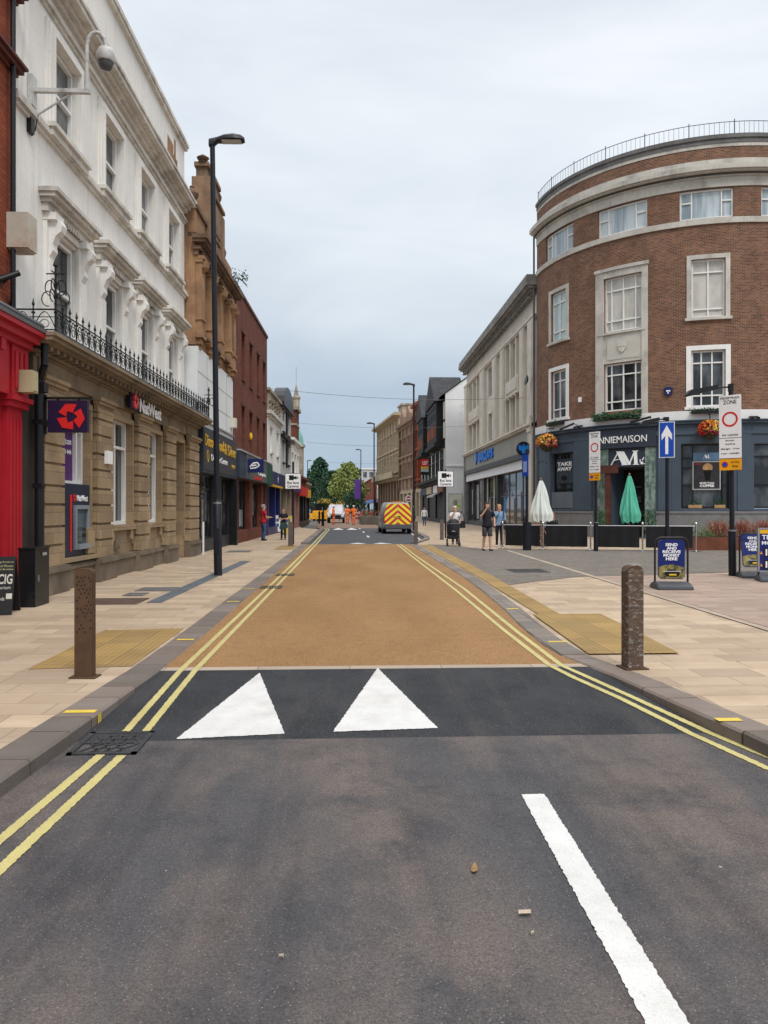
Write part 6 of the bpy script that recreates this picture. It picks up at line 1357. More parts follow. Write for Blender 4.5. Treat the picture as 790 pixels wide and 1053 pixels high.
zs = zone_sign(*G(752.5, 592.5), R(-44), 4.15, .48, 1.62, 'nearer pedestrian zone sign with an amber plate, in front of the right-hand flower basket', lean=R(-.5)); 
g = MB(); 
zf = empty('floodlight', (*G(752.5, 592.5), 4.35), 'long dark floodlight on an arm at the top of the nearer zone sign pole', 'floodlight'); g.cyl((0, .07, 0), (-.45, .05, -.02), .02, n=8); g.box(-.03, .05, .0, .12, -.1, .07); g.build('arm', black_paint, zf)
g = MB(); g.prism([(-1.05, -.19), (-.98, -.22), (-.32, -.06), (-.32, .04), (-.95, -.08)], -.02, .16, 'XZ'); g.build('lamp_hood', black_plastic, zf)
zone_sign(*G(611.8, 567), R(-54), 4.33, .46, 1.66, 'farther pedestrian zone sign with an amber plate, at the left end of the cafe name')
# blue arrow sign
ar = empty('one_way_sign', (*G(686, 579), 0), 'tall blue sign with a white upward arrow in front of the cafe doorway', 'road sign', R(-30))
g = MB(); g.cyl((0, .07, 0), (0, .07, 1.05), .085, n=14); g.cyl((0, .07, 1.05), (0, .07, 4.15), .055, n=12); g.build('pole', lamp_black, ar, smooth=True)
g = MB(); g.box(-.21, .21, -.02, 0, 3.0, 4.02); p = g.build('plate', white_sign, ar); g = MB(); g.box(-.19, .19, -.024, -.02, 3.02, 4.0); g.build('blue_face', blue_sign, p)
g = MB(); q = Plate(-.024); stroke(q, g, [(-.04, 3.1), (.04, 3.1), (.04, 3.62), (.14, 3.5), (.14, 3.66), (0, 3.92), (-.14, 3.66), (-.14, 3.5), (-.04, 3.62)], 0, .004); g.build('arrow', white_letter, p)
zf = empty('floodlight', (*G(686, 579), 4.1), 'short dark floodlight on top of the blue arrow sign pole', 'floodlight'); g = MB(); g.cyl((0, .07, 0), (-.3, .05, 0), .02, n=8); g.box(-.06, .06, .0, .13, -.03, .06); g.build('arm', black_paint, zf); g = MB(); g.prism([(-.75, -.14), (-.7, -.17), (-.22, -.05), (-.22, .05), (-.65, -.04)], -.02, .16, 'XZ'); g.build('lamp_hood', black_plastic, zf)
# slim pole with a blue cycle plate in front of the bank
bp = empty('blue_plate_sign', (*G(540.5, 566), 0), 'black pole with a narrow blue plate in front of the pale bank', 'road sign', R(-70))
g = MB(); g.cyl((0, .07, 0), (0, .07, 1.05), .16, n=14); g.cyl((0, .07, 1.05), (0, .07, 3.75), .055, n=12); g.build('pole', lamp_black, bp, smooth=True); g = MB(); g.box(-.2, .2, -.02, 0, 2.75, 3.55); p = g.build('plate', blue_sign, bp); g = MB(); g.box(-.12, .12, -.024, -.02, 2.9, 3.3); g.build('symbol', M('pale_blue_symbol', (.3, .4, .7), .5), p)
# A-boards
def aboard(x, y, rz, label, build, w=.60, h=1.02):
    t = empty('pavement_sign', (x, y, 0), label, 'sign board', rz, 'swinging pavement signs')
    g = MB(); g.prism([(-.30, 0), (.30, 0), (.30, .05), (.22, .10), (.05, .14), (-.05, .14), (-.22, .10), (-.30, .05)], -w/2-.02, w/2+.02, 'YZ'); g.build('base', M('dark_rubber_base', (.07, .075, .085), .5, .1), t, bevel=.015)
    g = MB(); g.cyl((-w/2, 0, .1), (-w/2, 0, h-.13), .02, n=8); g.cyl((w/2, 0, .1), (w/2, 0, h-.13), .02, n=8)
    pts = [(-w/2+.12-.12*math.cos(a), 0, h-.13+.12*math.sin(a)) for a in [R(q) for q in (0, 22, 45, 68, 90)]]+[(w/2-.12+.12*math.cos(a), 0, h-.13+.12*math.sin(a)) for a in [R(q) for q in (90, 68, 45, 22, 0)]]; g.tube(pts, .02, 8); g.build('frame', black_plastic, t, smooth=True)
    build(t, w, h)
    return t
def poster1(t, w, h, tilt=0, small=False):
    a, b, z0, z1 = -w/2+.06, w/2-.06, .19, h-.05
    c = .05; P = [(a+c, z0), (b-c, z0), (b, z0+c), (b, z1-c), (b-c, z1), (a+c, z1), (a, z1-c), (a, z0+c)]
    g = MB(); g.prism(P, -.02, .02, 'XZ'); p = g.build('panel', M('deep_blue_poster', (.008, .018, .13), .35, .15, 3), t); q = Plate(-.02)
    if tilt: p.rotation_euler = (tilt, 0, 0); p.location = (0, -.1, .06)
    L = b-a; lines = ['SEND', 'AND', 'RECEIVE', 'MONEY', 'HERE']; ws = (.46, .38, .68, .62, .44)
    for i, s in enumerate(lines):
        z = z1-.125-i*.068; text(q, p, s, -L*ws[i]/2, L*ws[i]/2, z, z+.058, 0, white_letter, .003, .03)
    g = MB(); e = []; 
    for k in range(13): t_ = k/12; e.append((a+.005+(L-.01)*t_, z0+.20+.08*math.sin(math.pi*(.12+.8*t_))))
    stroke(q, g, [(a+.01, z0+c), (a+c, z0+.01), (b-c, z0+.01), (b-.01, z0+c)]+e[::-1], 0, .003)
    m, nt, bs_ = newmat('car_picture'); tcx = N(nt, 'ShaderNodeTexCoord'); v = tcx.outputs['Object']; lk(nt, mixc(nt, noise_fac(nt, v, 9, 6, .42, .6, .7), (.03, .035, .03), (.30, .24, .05)), bs_.inputs['Base Color']); g.build('picture', m, p)
    g = MB(); stroke(q, g, [(-.14, z0+.10), (-.10, z0+.05), (.12, z0+.05), (.16, z0+.1), (.12, z0+.15), (.06, z0+.19), (-.06, z0+.19), (-.11, z0+.15)], .004, .003); pc_ = g.build('car_drawing', M('ink_black', (.01, .01, .012), .5), p)
    g = MB(); stroke(q, g, [(-.05, z0+.07), (.09, z0+.07), (.09, z0+.10), (-.05, z0+.10)], .008, .003); g.build('plate_drawing', M('ink_yellow', (.75, .5, .02), .5), p)
    g = MB(); stroke(q, g, [(-.16, z0+.145), (.18, z0+.15), (.18, z0+.158), (-.16, z0+.153)], .008, .003); g.build('line_drawing', white_letter, p)
aboard(*G(690.5, 605.5), R(-6), 'blue pavement sign reading SEND AND RECEIVE MONEY HERE standing alone', poster1, w=.62, h=1.0)
aboard(*G(776, 594), R(-14), 'blue pavement sign with white text, tilted panel, behind the yellow-topped one', lambda t, w, h: poster1(t, w, h, R(-16)), w=.62, h=1.0)
def poster2(t, w, h):
    g = MB(); g.box(-w/2, w/2, -.03, .03, .22, h+.1); p = g.build('panel', M('deep_blue_poster', (0, 0, 0)), t); q = Plate(-.03)
    g = MB(); 
    for a in ((-w/2-.02, -w/2+.015, .2, h+.12), (w/2-.015, w/2+.02, .2, h+.12), (-w/2, w/2, .2, .235), (-w/2, w/2, h+.085, h+.12)): g.box(a[0], a[1], -.04, .04, a[2], a[3])
    g.build('silver_frame', steel, t); g = MB(); g.box(-w/2+.02, w/2-.02, -.034, -.03, h, h+.08); g.build('strip', yellow_sign, p)
    text(q, p, 'TRAVEL', -w*.40, w*.42, h-.13, h-.03, 0, white_letter, .003, .02); text(q, p, 'MONEY', -w*.40, w*.30, h-.24, h-.16, 0, white_letter, .003, .02)
    for i, (z, s) in enumerate(((h-.50, '1.12'), (h-.76, '1.23'))): g = MB(); g.box(-w*.34, w*.42, -.033, -.03, z, z+.2); g.build('price_box', M('ink_black', (0, 0, 0)), p); text(q, p, s, -w*.28, w*.3, z+.03, z+.17, .004, white_letter, .003, .02)
    for z in (h-.44, h-.70): g = MB(); g.mesh([(-w*.46, -.034, z), (-w*.38, -.034, z), (-w*.42, -.034, z+.07)], [[0, 1, 2]]); g.build('arrow_mark', M('ink_orange', (.8, .3, .02), .5), p)
aboard(*G(796, 598), R(-16), 'blue pavement sign in a silver frame with a yellow top strip and white numbers', poster2, w=.60, h=1.02)
# left chalk board + black cabinet
cb = empty('chalk_board', (-5.12, 11.42, 0), 'small black chalk A-board leaning by the crimson shopfront', 'sign board', R(10))
for s in (1, -1):
    g = MB(); tl = Matrix.Translation((0, -.14*s, .42)) @ Matrix.Rotation(R(-16*s), 4, 'X')
    g.obox((0, 0, 0), .32, .025, .86, tilt=tl); b = g.build('board', black_plastic, cb)
    if s > 0:
        class TP:
            curved = False
            def map(self, u, o, z): return tuple(tl @ Vector((u, -.0125-o, z)))
        tp = TP(); ci = M('chalk_white', (.6, .6, .52), .8); cy = M('chalk_cream', (.5, .48, .25), .8)
        for k, st in enumerate(('Vaping Products', 'Menthol Flavour', 'Liquid Bottles')): text(tp, b, st, -.14, .14, .33-k*.055, .365-k*.055, 0, cy, .002)
        text(tp, b, 'ECIG', -.11, .14, .02, .17, 0, ci, .002, .02); text(tp, b, 'emporium', -.12, .12, -.07, -.01, 0, ci, .002); text(tp, b, 'FR pods', -.13, .05, -.24, -.17, 0, ci, .002)
        g = MB(); g.ub(tp, .07, .15, 0, .003, -.2, -.12); g.build('arrow_mark', ci, b)
g = MB(); g.box(-.13, .13, -.28, .28, 0, .90); g.box(-.14, .14, -.29, .29, .9, .935); o = g.build('cabinet_body', M('gloss_black_cabinet', (.012, .013, .015), .3, .2, 3, dirt=.2, dirtc=(.05, .05, .05)), None, bevel=.008); ct = empty('utility_cabinet', (-5.06, 12.32, 0), 'glossy black utility cabinet between the chalk board and the stone bank', 'cabinet'); o.parent = ct
g = MB(); g.box(.142, .146, -.02, .14, .80, .845); g.build('label_plate', M('pale_label', (.35, .35, .35), .5), ct); g = MB(); g.box(.132, .15, -.2, -.16, .4, .5); g.build('handle', steel, ct)
# cafe barriers
PX = [517, 558.5, 607.5, 661, 716]; DD = [29.2, 28.4, 27.9, 27.4, 27.0]; PP = [AT(p, d) for p, d in zip(PX, DD)]
for i, (x, y) in enumerate(PP):
    t = empty('barrier_post', (x, y, 0), ['chrome barrier post at the left end of the cafe screens, behind the walking couple', 'chrome barrier post in front of the white parasol', 'chrome barrier post by the farther zone sign pole', 'chrome barrier post right of the green parasol', 'chrome barrier post at the right end of the cafe screens, beside the planter'][i], 'post', 0, 'chrome barrier posts')
    g = MB(); g.lathe([(.19, 0), (.19, .015), (.06, .03), (.035, .05)], 18); g.build('base', chrome, t, smooth=True); g = MB(); g.cyl((0, 0, .03), (0, 0, .96), .03, n=12); g.lathe([(.02, .96), (.045, .985), (.045, 1.02), (.015, 1.06)], 12); g.build('post', chrome, t, smooth=True)
screen_m = M('black_canvas', (.014, .013, .015), .85, .25, 2)
for i in range(4):
    (x0, y0), (x1, y1) = PP[i], PP[i+1]; L = math.hypot(x1-x0, y1-y0); t = empty('barrier_screen', ((x0+x1)/2, (y0+y1)/2, 0), ['black canvas screen in front of the bank windows, leftmost of the cafe', 'black canvas screen below and right of the white parasol', 'black canvas screen below the green parasol', 'black canvas screen behind the blue arrow sign pole'][i], 'barrier', math.atan2(y1-y0, x1-x0), 'black canvas cafe screens')
    a = L/2-.11; g = MB(); nseg = 14
    for k in range(nseg):
        u0_, u1_ = -a+2*a*k/nseg, -a+2*a*(k+1)/nseg; f0 = .018*math.sin(k*1.7+i); f1 = .018*math.sin((k+1)*1.7+i)
        g.hexa([(u0_, f0-.006, .13), (u1_, f1-.006, .13), (u1_, f1+.006, .13), (u0_, f0+.006, .13), (u0_, f0*.2-.006, .93), (u1_, f1*.2-.006, .93), (u1_, f1*.2+.006, .93), (u0_, f0*.2+.006, .93)])
    g.build('canvas', screen_m, t); g = MB(); g.cyl((-L/2+.03, 0, .92), (L/2-.03, 0, .92), .018, n=8); g.build('rail', chrome, t)
# second row of screens along the facade side (return towards the bank)
for i, (px, d, lab) in enumerate(((524, 33, 'bentwood chair half hidden behind the leftmost cafe screen'), (533, 31.5, 'bentwood chair under the white parasol'), (575, 31, 'metal cafe chair behind the second cafe screen'), (592, 30.5, 'metal cafe chair near the farther zone sign pole'), (628, 31, 'metal cafe chair left of the green parasol'), (650, 30.5, 'metal cafe chair right of the green parasol'))):
    x, y = AT(px, d); t = empty('cafe_chair', (x, y, 0), lab, 'chair', R(30*i), 'cafe chairs behind the screens'); mt = M('dark_wood', (.08, .05, .035), .5)
    g = MB(); g.box(-.2, .2, -.2, .2, .43, .46); g.build('seat', mt, t)
    for sx in (-.18, .18):
        for sy in (-.18, .18): g = MB(); g.cyl((sx*1.1, sy*1.1, 0), (sx, sy, .43), .015, n=6); g.build('leg', mt, t)
    g = MB(); g.box(-.19, .19, .17, .2, .6, .88); g.cyl((-.18, .18, .43), (-.18, .19, .85), .015, n=6); g.cyl((.18, .18, .43), (.18, .19, .85), .015, n=6); g.build('backrest', mt, t)
for px, d, lab in ((549, 30.0, 'wooden crate table at the foot of the white parasol'),):
    x, y = AT(px, d); t = empty('crate_table', (x, y, 0), lab, 'table'); wd = M('orange_wood', (.20, .09, .045), .6, .3, 4)
    g = MB(); g.box(-.42, .35, -.3, .3, .92, .98); 
    g.build('top', wd, t); g = MB()
    for k in range(4): g.box(-.38, .31, -.27, -.25, .1+k*.2, .24+k*.2)
    g.build('slats', wd, t)
def parasol(px, d, z0, zt, r, mat, label, seed, mark):
    x, y = AT(px, d); t = empty('parasol', (x, y, 0), label, 'parasol', 0, 'closed cafe parasols')
    g = MB(); g.cyl((0, 0, 0), (0, 0, zt+.02), .025, n=8); g.lathe([(.03, zt), (.05, zt+.04), (.01, zt+.10)], 8); g.build('pole', M('wood_pole', (.25, .13, .06), .5), t)
    g = MB(); g.lathe([(.28, 0), (.28, .05), (.08, .08)], 16); g.build('base', iron_c, t)
    g = MB(); nr = 26; ns = 64; H = zt-z0; rn = random.Random(seed)
    for i in range(nr+1):
        s = i/nr; z = zt-.02-s*H; base = r*(.13+.87*min(1, s*1.2)**.8); base *= (1-.12*max(0, s-.85)/.15)
        for k in range(ns):
            a = 2*math.pi*k/ns; fold = 1+.13*math.sin(8*a+seed+s*2.5)+.11*math.sin(13*a+seed*2-s*3)+.03*math.sin(5*a+9*s); sk = .10*s*r
            zz = z-(.05*H*(.5+.5*math.sin(8*a+seed)) if i == nr else 0)
            g.v.append((base*fold*math.cos(a)+sk, base*fold*.8*math.sin(a), zz))
    for i in range(nr):
        for k in range(ns): j = (k+1) % ns; g.f.append([i*ns+k, i*ns+j, (i+1)*ns+j, (i+1)*ns+k][::-1]); g.uv.append(None); g.m.append(0)
    g.f.append([k for k in range(ns)]); g.uv.append(None); g.m.append(0)
    c = g.build('canopy', mat, t, smooth=True); g = MB(); g.lathe([(r*.55*1, z0+H*.55-.03), (r*.55, z0+H*.55+.03)], 16, (.03, 0, 0), sy=.8)
    if 0: g.build('strap', mat, c)
    g = MB(); 
    for (dx, dz, w, h, s) in mark: g.obox((dx+.0, -r*.80-.02, z0+H*.38+dz), w, .012, h, tilt=Matrix.Translation((dx, -r*.80-.015, z0+H*.38+dz)) @ Matrix.Rotation(R(s), 4, 'Y'))
    g.build('printed_mark', black_paint if seed < 5 else white_letter, c)
parasol(556.5, 31.0, 1.08, 2.72, .40, M('white_canvas', (.66, .70, .66), .8, .08, 2), 'closed white parasol with a small dark mark, left of the doorway', 1, [(-.12, 0, .03, .14, 20), (-.06, .02, .03, .12, -30), (.02, -.02, .10, .03, 30), (.14, -.03, .07, .03, 60), (.2, -.03, .08, .02, 0)])
parasol(647.5, 31.0, 1.05, 2.92, .37, M('mint_canvas', (.10, .44, .31), .8, .1, 2), 'closed mint green parasol with a small white mark in front of the doorway', 7, [(.1, -.02, .03, .12, 0), (.16, .02, .03, .14, 30), (.18, -.08, .10, .02, 0)])
# corten planter with plants
pl = empty('planter', (14.4, 27.6, 0), 'long rusty steel planter of green and russet plants at the right edge', 'planter', R(-3))
g = MB(); g.box(-2.1, 2.6, -.4, .4, 0, .50); g.build('trough', M('rusty_corten', (.16, .055, .03), .8, .3, 3), pl); g = MB(); g.box(-2.06, 2.56, -.36, .36, .5, .515); g.build('soil', M('soil', (.04, .03, .02), .9), pl)
leafcloud(1500, lambda r: (r.uniform(-2.05, 2.4), r.uniform(-.35, .35), .5+abs(r.gauss(0, .13))), .07, lambda r: r.choice((0, 1, 1)), 21, .3).build('foliage', [leaf_d, leaf_m], pl)
leafcloud(380, lambda r: (r.gauss(-1.1, .35), r.uniform(-.3, .3), .5+abs(r.gauss(0, .26))), .09, 0, 23, .3).build('shrub_foliage', [leaf_l], pl)
g = MB(); rn = random.Random(31)
for k in range(1900):
    c = rn.gauss(0, .45); cx = rn.choice((-.6, .25, 1.1, 1.8))+c*.4; cy = rn.uniform(-.28, .28); a = rn.uniform(0, 6.28); l = rn.uniform(.25, .62); s = rn.uniform(.1, .55); b0_ = Vector((cx, cy, .5+rn.uniform(.0, .3))); tip = b0_+Vector((math.cos(a)*s*l, math.sin(a)*s*l, l*.72)); w_ = Vector((-math.sin(a), math.cos(a), 0))*.010
    g.poly([b0_-w_, b0_+w_, tip+w_*.3, tip-w_*.3], rn.choice((0, 0, 0, 1)))
g.build('grass_blades', [leaf_b, M('pale_russet', (.48, .26, .16), .7)], pl)
for x_, z_ in ((-.4, .95),):
    g = MB(); pts = [(-.9+k*.13, 0, .6+.75*math.sin(.35+k*.20)) for k in range(13)]; g.tube(pts, .008, 4); pts = [(-.5+k*.12, .1, .6+.6*math.sin(.2+k*.25)) for k in range(10)]; g.tube(pts, .008, 4); g.build('arching_stem', leaf_m, pl)
for px, lab in ((618, 'small potted bush left of the cafe doorway'), (668, 'small potted bush right of the cafe doorway')):
    x, y = AT(px, 38.2); t = empty('potted_bush', (x, y, 0), lab, 'plant', 0, 'bushes by the cafe doorway'); g = MB(); g.lathe([(.16, 0), (.22, .4), (.24, .42)], 12); g.build('pot', black_plastic, t); leafcloud(500, lambda r: (r.gauss(0, .15), r.gauss(0, .15), .5+r.random()*1.0), .09, 0, 41).build('foliage', leaf_d, t)
# overhead wires
for i, (Y, Z, lab) in enumerate(((45.5, 8.75, 'nearest thin wire strung across the street'), (66, 9.05, 'second thin wire strung across the street'), (87, 9.2, 'third thin wire strung across the street'), (122, 9.2, 'farthest thin wire strung across the street'))):
    g = MB(); x0, x1 = (-4.8 if i == 0 else -5.0), (11.4 if i < 2 else 9.9 if i == 2 else 8.3); pts = [(x0+(x1-x0)*k/16, Y+(1.5 if i else 3)*k/16, Z-.35*math.sin(math.pi*k/16)) for k in range(17)]
    g.tube(pts, .014 if i < 2 else .02, 4); o = g.build('overhead_wire', M('grey_wire', (.14, .15, .17), .6), None); tag(o, lab, 'wire', 'wires across the street')
# ================================================================== trees
bark = M('bark', (.09, .07, .05), .9, .3, 4)
def tree(px, d, h, shape, mats, label, seed, n=5200, ls=.42):
    x, y = AT(px, d); t = empty('tree', (x, y, 0), label, 'tree'); rn = random.Random(seed)
    g = MB(); g.cyl((0, 0, 0), (0, 0, h*.5), .22, .14, n=8); g.cyl((0, 0, h*.5), (0, 0, h*.93), .14, .03, n=6)
    cl_ = []
    for k in range(80):
        f = rn.random(); z = h*(.24+.72*f); r = shape(f)*(.45+.5*rn.random()); a = rn.uniform(0, 6.28); cl_.append((r*math.cos(a), r*math.sin(a), z, .32+.22*shape(f)*rn.uniform(.6, 1.3)))
        if k % 2 == 0: g.cyl((0, 0, z*.8), (r*.85*math.cos(a), r*.85*math.sin(a), z), .05, .015, n=5)
    g.build('trunk', bark, t)
    def f_(r):
        c = r.choice(cl_); v = Vector((r.gauss(0, 1), r.gauss(0, 1), r.gauss(0, .8))).normalized()*c[3]*(.65+.45*r.random()); return (c[0]+v.x, c[1]+v.y, c[2]+v.z)
    leafcloud(n, f_, ls, lambda r: r.choice((0, 0, 1, 2)), seed, .6).build('crown', mats, t); return t
dk1, dk2, dk3 = M('pine_green_leaf', (.028, .085, .045), .6, .3, 3), M('pine_green_light', (.055, .135, .065), .6, .3, 3), M('pine_green_deep', (.014, .045, .03), .6, .3, 3)
yl1, yl2, yl3 = M('yellow_green_leaf', (.24, .32, .08), .6, .3, 3), M('yellow_green_light', (.46, .50, .16), .6, .3, 3), M('mid_olive_leaf', (.08, .13, .035), .6, .3, 3)
tree(329, 160, 12.7, lambda f: 5.0*(1-f)**.7*(.6+1.0*min(f+.15, .5)), [dk1, dk2, dk3], 'tall dark green pointed tree at the end of the street', 2, 9500, .5)
tree(342, 152, 9.4, lambda f: 3.1*math.sin(math.pi*min(1, f*.85+.15))**.6, [dk1, dk3, dk2], 'dark round tree between the pointed tree and the yellow-green tree', 3, 4200, .45)
tree(358, 142, 10.6, lambda f: 3.6*math.sin(math.pi*min(1, f*.8+.2))**.7, [yl1, yl2, yl3], 'yellow-green leafy tree beside the purple banner', 4, 8500, .4)
tree(364, 130, 4.8, lambda f: 2.0*math.sin(math.pi*min(1, f*.8+.2))**.7, [dk3, dk1, yl3], 'low dark bush-like tree under the yellow-green tree', 5, 2600, .35)
tp_ = SL.world(19.3, -.2, 10.8); t = empty('wall_shrub', tp_, 'small wiry shrub growing from the top of the sandstone building', 'plant'); g = MB()
for k in range(7): g.tube([(0, 0, -.1), (.25+.05*k, -.1*k, .35), (.75+.05*k, -.15*k, .30-.10*k)], .01, 4)
g.build('stem', bark, t); leafcloud(110, lambda r: (r.uniform(.15, 1.0), r.uniform(-.7, .1), .25+r.gauss(0, .18)), .10, 0, 77).build('leaves', leaf_d, t)
# purple banner
x, y = AT(368, 112); t = empty('banner', (x, y, 0), 'tall purple banner hanging from a far lamp post', 'banner'); g = MB(); g.box(-.45, .45, -.02, .02, 3.0, 5.9); g.build('cloth', M('banner_purple', (.10, .035, .25), .7), t); g = MB(); g.cyl((.47, 0, 0), (.47, 0, 6.1), .04, n=6); g.build('pole', lamp_black, t)
# ================================================================== people
def skinmesh(name, verts, edges, radii, mat, parent, root=0, sub=2):
    me = D.meshes.new(name); me.from_pydata([tuple(v) for v in verts], edges, []); o = D.objects.new(name, me); COL.objects.link(o)
    o.modifiers.new('s', 'SKIN'); s = o.modifiers.new('u', 'SUBSURF'); s.levels = sub; s.render_levels = sub
    sv = me.skin_vertices[0].data
    for i, r in enumerate(radii): sv[i].radius = (r, r) if isinstance(r, (int, float)) else r; sv[i].use_root = (i == root)
    dg = bpy.context.evaluated_depsgraph_get(); dg.update(); m2 = D.meshes.new_from_object(o.evaluated_get(dg)); D.objects.remove(o); D.meshes.remove(me)
    m2.name = name; m2.materials.clear(); m2.materials.append(mat)
    for p in m2.polygons: p.use_smooth = True
    if not m2.uv_layers: m2.uv_layers.new(name='UVMap')
    ob = D.objects.new(name, m2); COL.objects.link(ob); ob.parent = parent; return ob
SHOE = M('dark_shoe', (.02, .02, .03), .5, .2, 8)
def person(x, y, face, H, label, top, bottom, hair, arms=None, legs=None, shorts=False, sleeve='short', longhair=False, top2=None, female=False, shoe=None, sk=None, sit=False, beard=False, hood=False, tag_group=None, skirt=None):
    """face: compass angle of the view direction, 0 = +Y (away from the camera), 180 = towards it. Arms/legs: joint positions as fractions of H in the figure's own frame (x right, y forward)."""
    t = empty('person', (x, y, 0), label, 'person', R(-face), tag_group); sk = sk or skin; hz = -.24 if sit else 0
    A = arms or {'L': ((-.150, .0, .64), (-.155, .05, .50)), 'R': ((.150, .0, .64), (.155, .05, .50))}
    Lg = legs or {'L': ((-.052, .02, .285), (-.055, -.01, .045)), 'R': ((.052, .02, .285), (.055, -.01, .045))}
    V, E, Rr = [], [], []
    def ad(p, r, par=None):
        V.append(Vector(p)*H); Rr.append(r*H if isinstance(r, float) else (r[0]*H, r[1]*H)); 
        if par is not None: E.append((par, len(V)-1))
        return len(V)-1
    sw = .098 if female else .112; hp = (.072 if female else .068)
    pel = ad((0, 0, .53+hz), (.078, .062)); wa = ad((0, 0, .61+hz), (.066 if female else .074, .052), pel); chs = ad((0, .0, .72+hz), (.085, .060), wa); nb = ad((0, -.005, .80+hz), (.050, .045), chs); nk = ad((0, .0, .845+hz), .030, nb)
    hd1 = ad((0, .012, .895+hz), (.042, .050), nk); hd2 = ad((0, .006, .94+hz), (.048, .058), hd1); hd3 = ad((0, .0, .975+hz), (.034, .042), hd2)
    ad((0, .066, .915+hz), .008, hd1)
    J = {}
    for s, sg in (('L', -1), ('R', 1)):
        sh = ad((sg*sw, -.005, .795+hz), .034, nb); el = ad((A[s][0][0], A[s][0][1], A[s][0][2]+hz), .0225, sh); wr = ad((A[s][1][0], A[s][1][1], A[s][1][2]+hz), .0155, el)
        d = (Vector(A[s][1])-Vector(A[s][0])).normalized(); pm = ad(tuple(Vector((A[s][1][0], A[s][1][1], A[s][1][2]+hz))+d*.028), (.021, .012), wr)
        J[s] = (sh, el, wr, pm, d)
        th = ad((sg*.048, 0, .50+hz), .050, pel); kn = ad(Lg[s][0], .031, th); md = ad(tuple((Vector(Lg[s][0])*.62+Vector(Lg[s][1])*.38)+Vector((0, -.008, 0))), .032, kn); an = ad(Lg[s][1], .020, md); toe = ad((Lg[s][1][0]+sg*.008, Lg[s][1][1]+.075, .022 if not sit else Lg[s][1][2]-.02), (.024, .016), an)
        J[s] += (th, kn, md, an, toe)
    body = skinmesh('body', V, E, Rr, sk, t)
    # fingers and eyes joined to the body mesh
    g = MB()
    for s, sg in (('L', -1), ('R', 1)):
        pm = V[J[s][3]]; d = J[s][4]; side = d.cross(Vector((0, 1, 0))); side = (side if side.length > .2 else Vector((1, 0, 0))).normalized(); nrm = d.cross(side).normalized()
        for k, l in enumerate((.040, .045, .042, .033)):
            b = pm+side*(k-1.5)*.011*H+d*.006*H; m_ = b+d*l*.55*H; e = m_+d*l*.42*H+nrm*.010*H; g.cyl(b, m_, .0068*H, .0062*H, n=7); g.cyl(m_, e, .0062*H, .0045*H, n=7)
        b = pm-side*.016*H-d*.014*H; m_ = b-side*.013*H+d*.018*H; g.cyl(b, m_, .0065*H, .005*H, n=6); g.cyl(m_, m_+d*.018*H, .005*H, .004*H, n=6)
    for sx in (-1, 1): 
        c = Vector((sx*.018, .053, .930+hz))*H; g.lathe([(.001, -.0045*H), (.0045*H, 0), (.001, .0045*H)], 8, c, m=1)
        g.lathe([(.001, -.016*H), (.006*H, -.011*H), (.0095*H, -.002*H), (.010*H, .007*H), (.006*H, .014*H), (.001, .016*H)], 8, Vector((sx*.049, -.004, .925+hz))*H, sx=.55, sy=1.2)
    g.box(-.016*H, .016*H, .055*H, .060*H, (.890+hz)*H, (.8945+hz)*H, m=2)
    fo = g.build('tmp', [sk, M('eye_dark', (.03, .02, .02), .3), M('lip', (.35, .12, .10), .5)], None)
    bm = bmesh.new(); bm.from_mesh(body.data); off = len(bm.faces); bm.from_mesh(fo.data); bm.faces.ensure_lookup_table()
    for i, f in enumerate(bm.faces):
        if i >= off: f.material_index = fo.data.polygons[i-off].material_index
    bm.to_mesh(body.data); bm.free(); body.data.materials.append(MATS['eye_dark']); body.data.materials.append(MATS['lip']); D.objects.remove(fo)
    def sweep(g, pts, rad, n=14, seed=0):
        i0 = len(g.v); pts = [Vector(p) for p in pts]
        for k, p in enumerate(pts):
            tn = (pts[min(k+1, len(pts)-1)]-pts[max(k-1, 0)]).normalized(); sd = tn.cross(Vector((0, 1, 0)))
            sd = sd.normalized() if sd.length > .15 else Vector((1, 0, 0)); ot = sd.cross(tn).normalized(); r = rad[k]; r = r if isinstance(r, tuple) else (r, r)
            for q in range(n):
                a = 2*math.pi*q/n; w = 1+.035*math.sin(3*a+k*1.9+seed)+.02*math.sin(7*a-k*1.3+seed)
                g.v.append(tuple(p+sd*(r[0]*H*w*math.cos(a))+ot*(r[1]*H*w*math.sin(a))))
        for k in range(len(pts)-1):
            for q in range(n): j_ = (q+1) % n; g.f.append([i0+k*n+q, i0+k*n+j_, i0+(k+1)*n+j_, i0+(k+1)*n+q]); g.uv.append(None); g.m.append(0)
        g.f.append([i0+q for q in range(n)]); g.f.append([i0+(len(pts)-1)*n+q for q in range(n)][::-1]); g.uv += [None, None]; g.m += [0, 0]
    def fin(g, nm, mat):
        o = g.build(nm, mat, t); me = o.data; bm = bmesh.new(); bm.from_mesh(me); bmesh.ops.recalc_face_normals(bm, faces=bm.faces)
        for f in bm.faces: f.smooth = len(f.verts) < 6
        bm.to_mesh(me); bm.free(); return o
    fz = .94 if female else 1.0; P3 = lambda x, y_, z: Vector((x, y_, z+hz))*H
    g = MB(); hem = .485 if not female else .50
    sweep(g, [P3(0, 0, hem), P3(0, 0, .53), P3(0, 0, .585), P3(0, 0, .64), P3(0, 0, .70), P3(0, -.002, .755), P3(0, -.004, .79), P3(0, -.004, .815), P3(0, -.004, .835), P3(0, -.002, .848)],
          [(.104, .084), (.101, .082), (.090, .074), (.084*fz, .068), (.088*fz, .070), (.101*fz, .071), (.103*fz, .062), (.085*fz, .052), (.055, .042), (.036, .036)], 20, H*9)
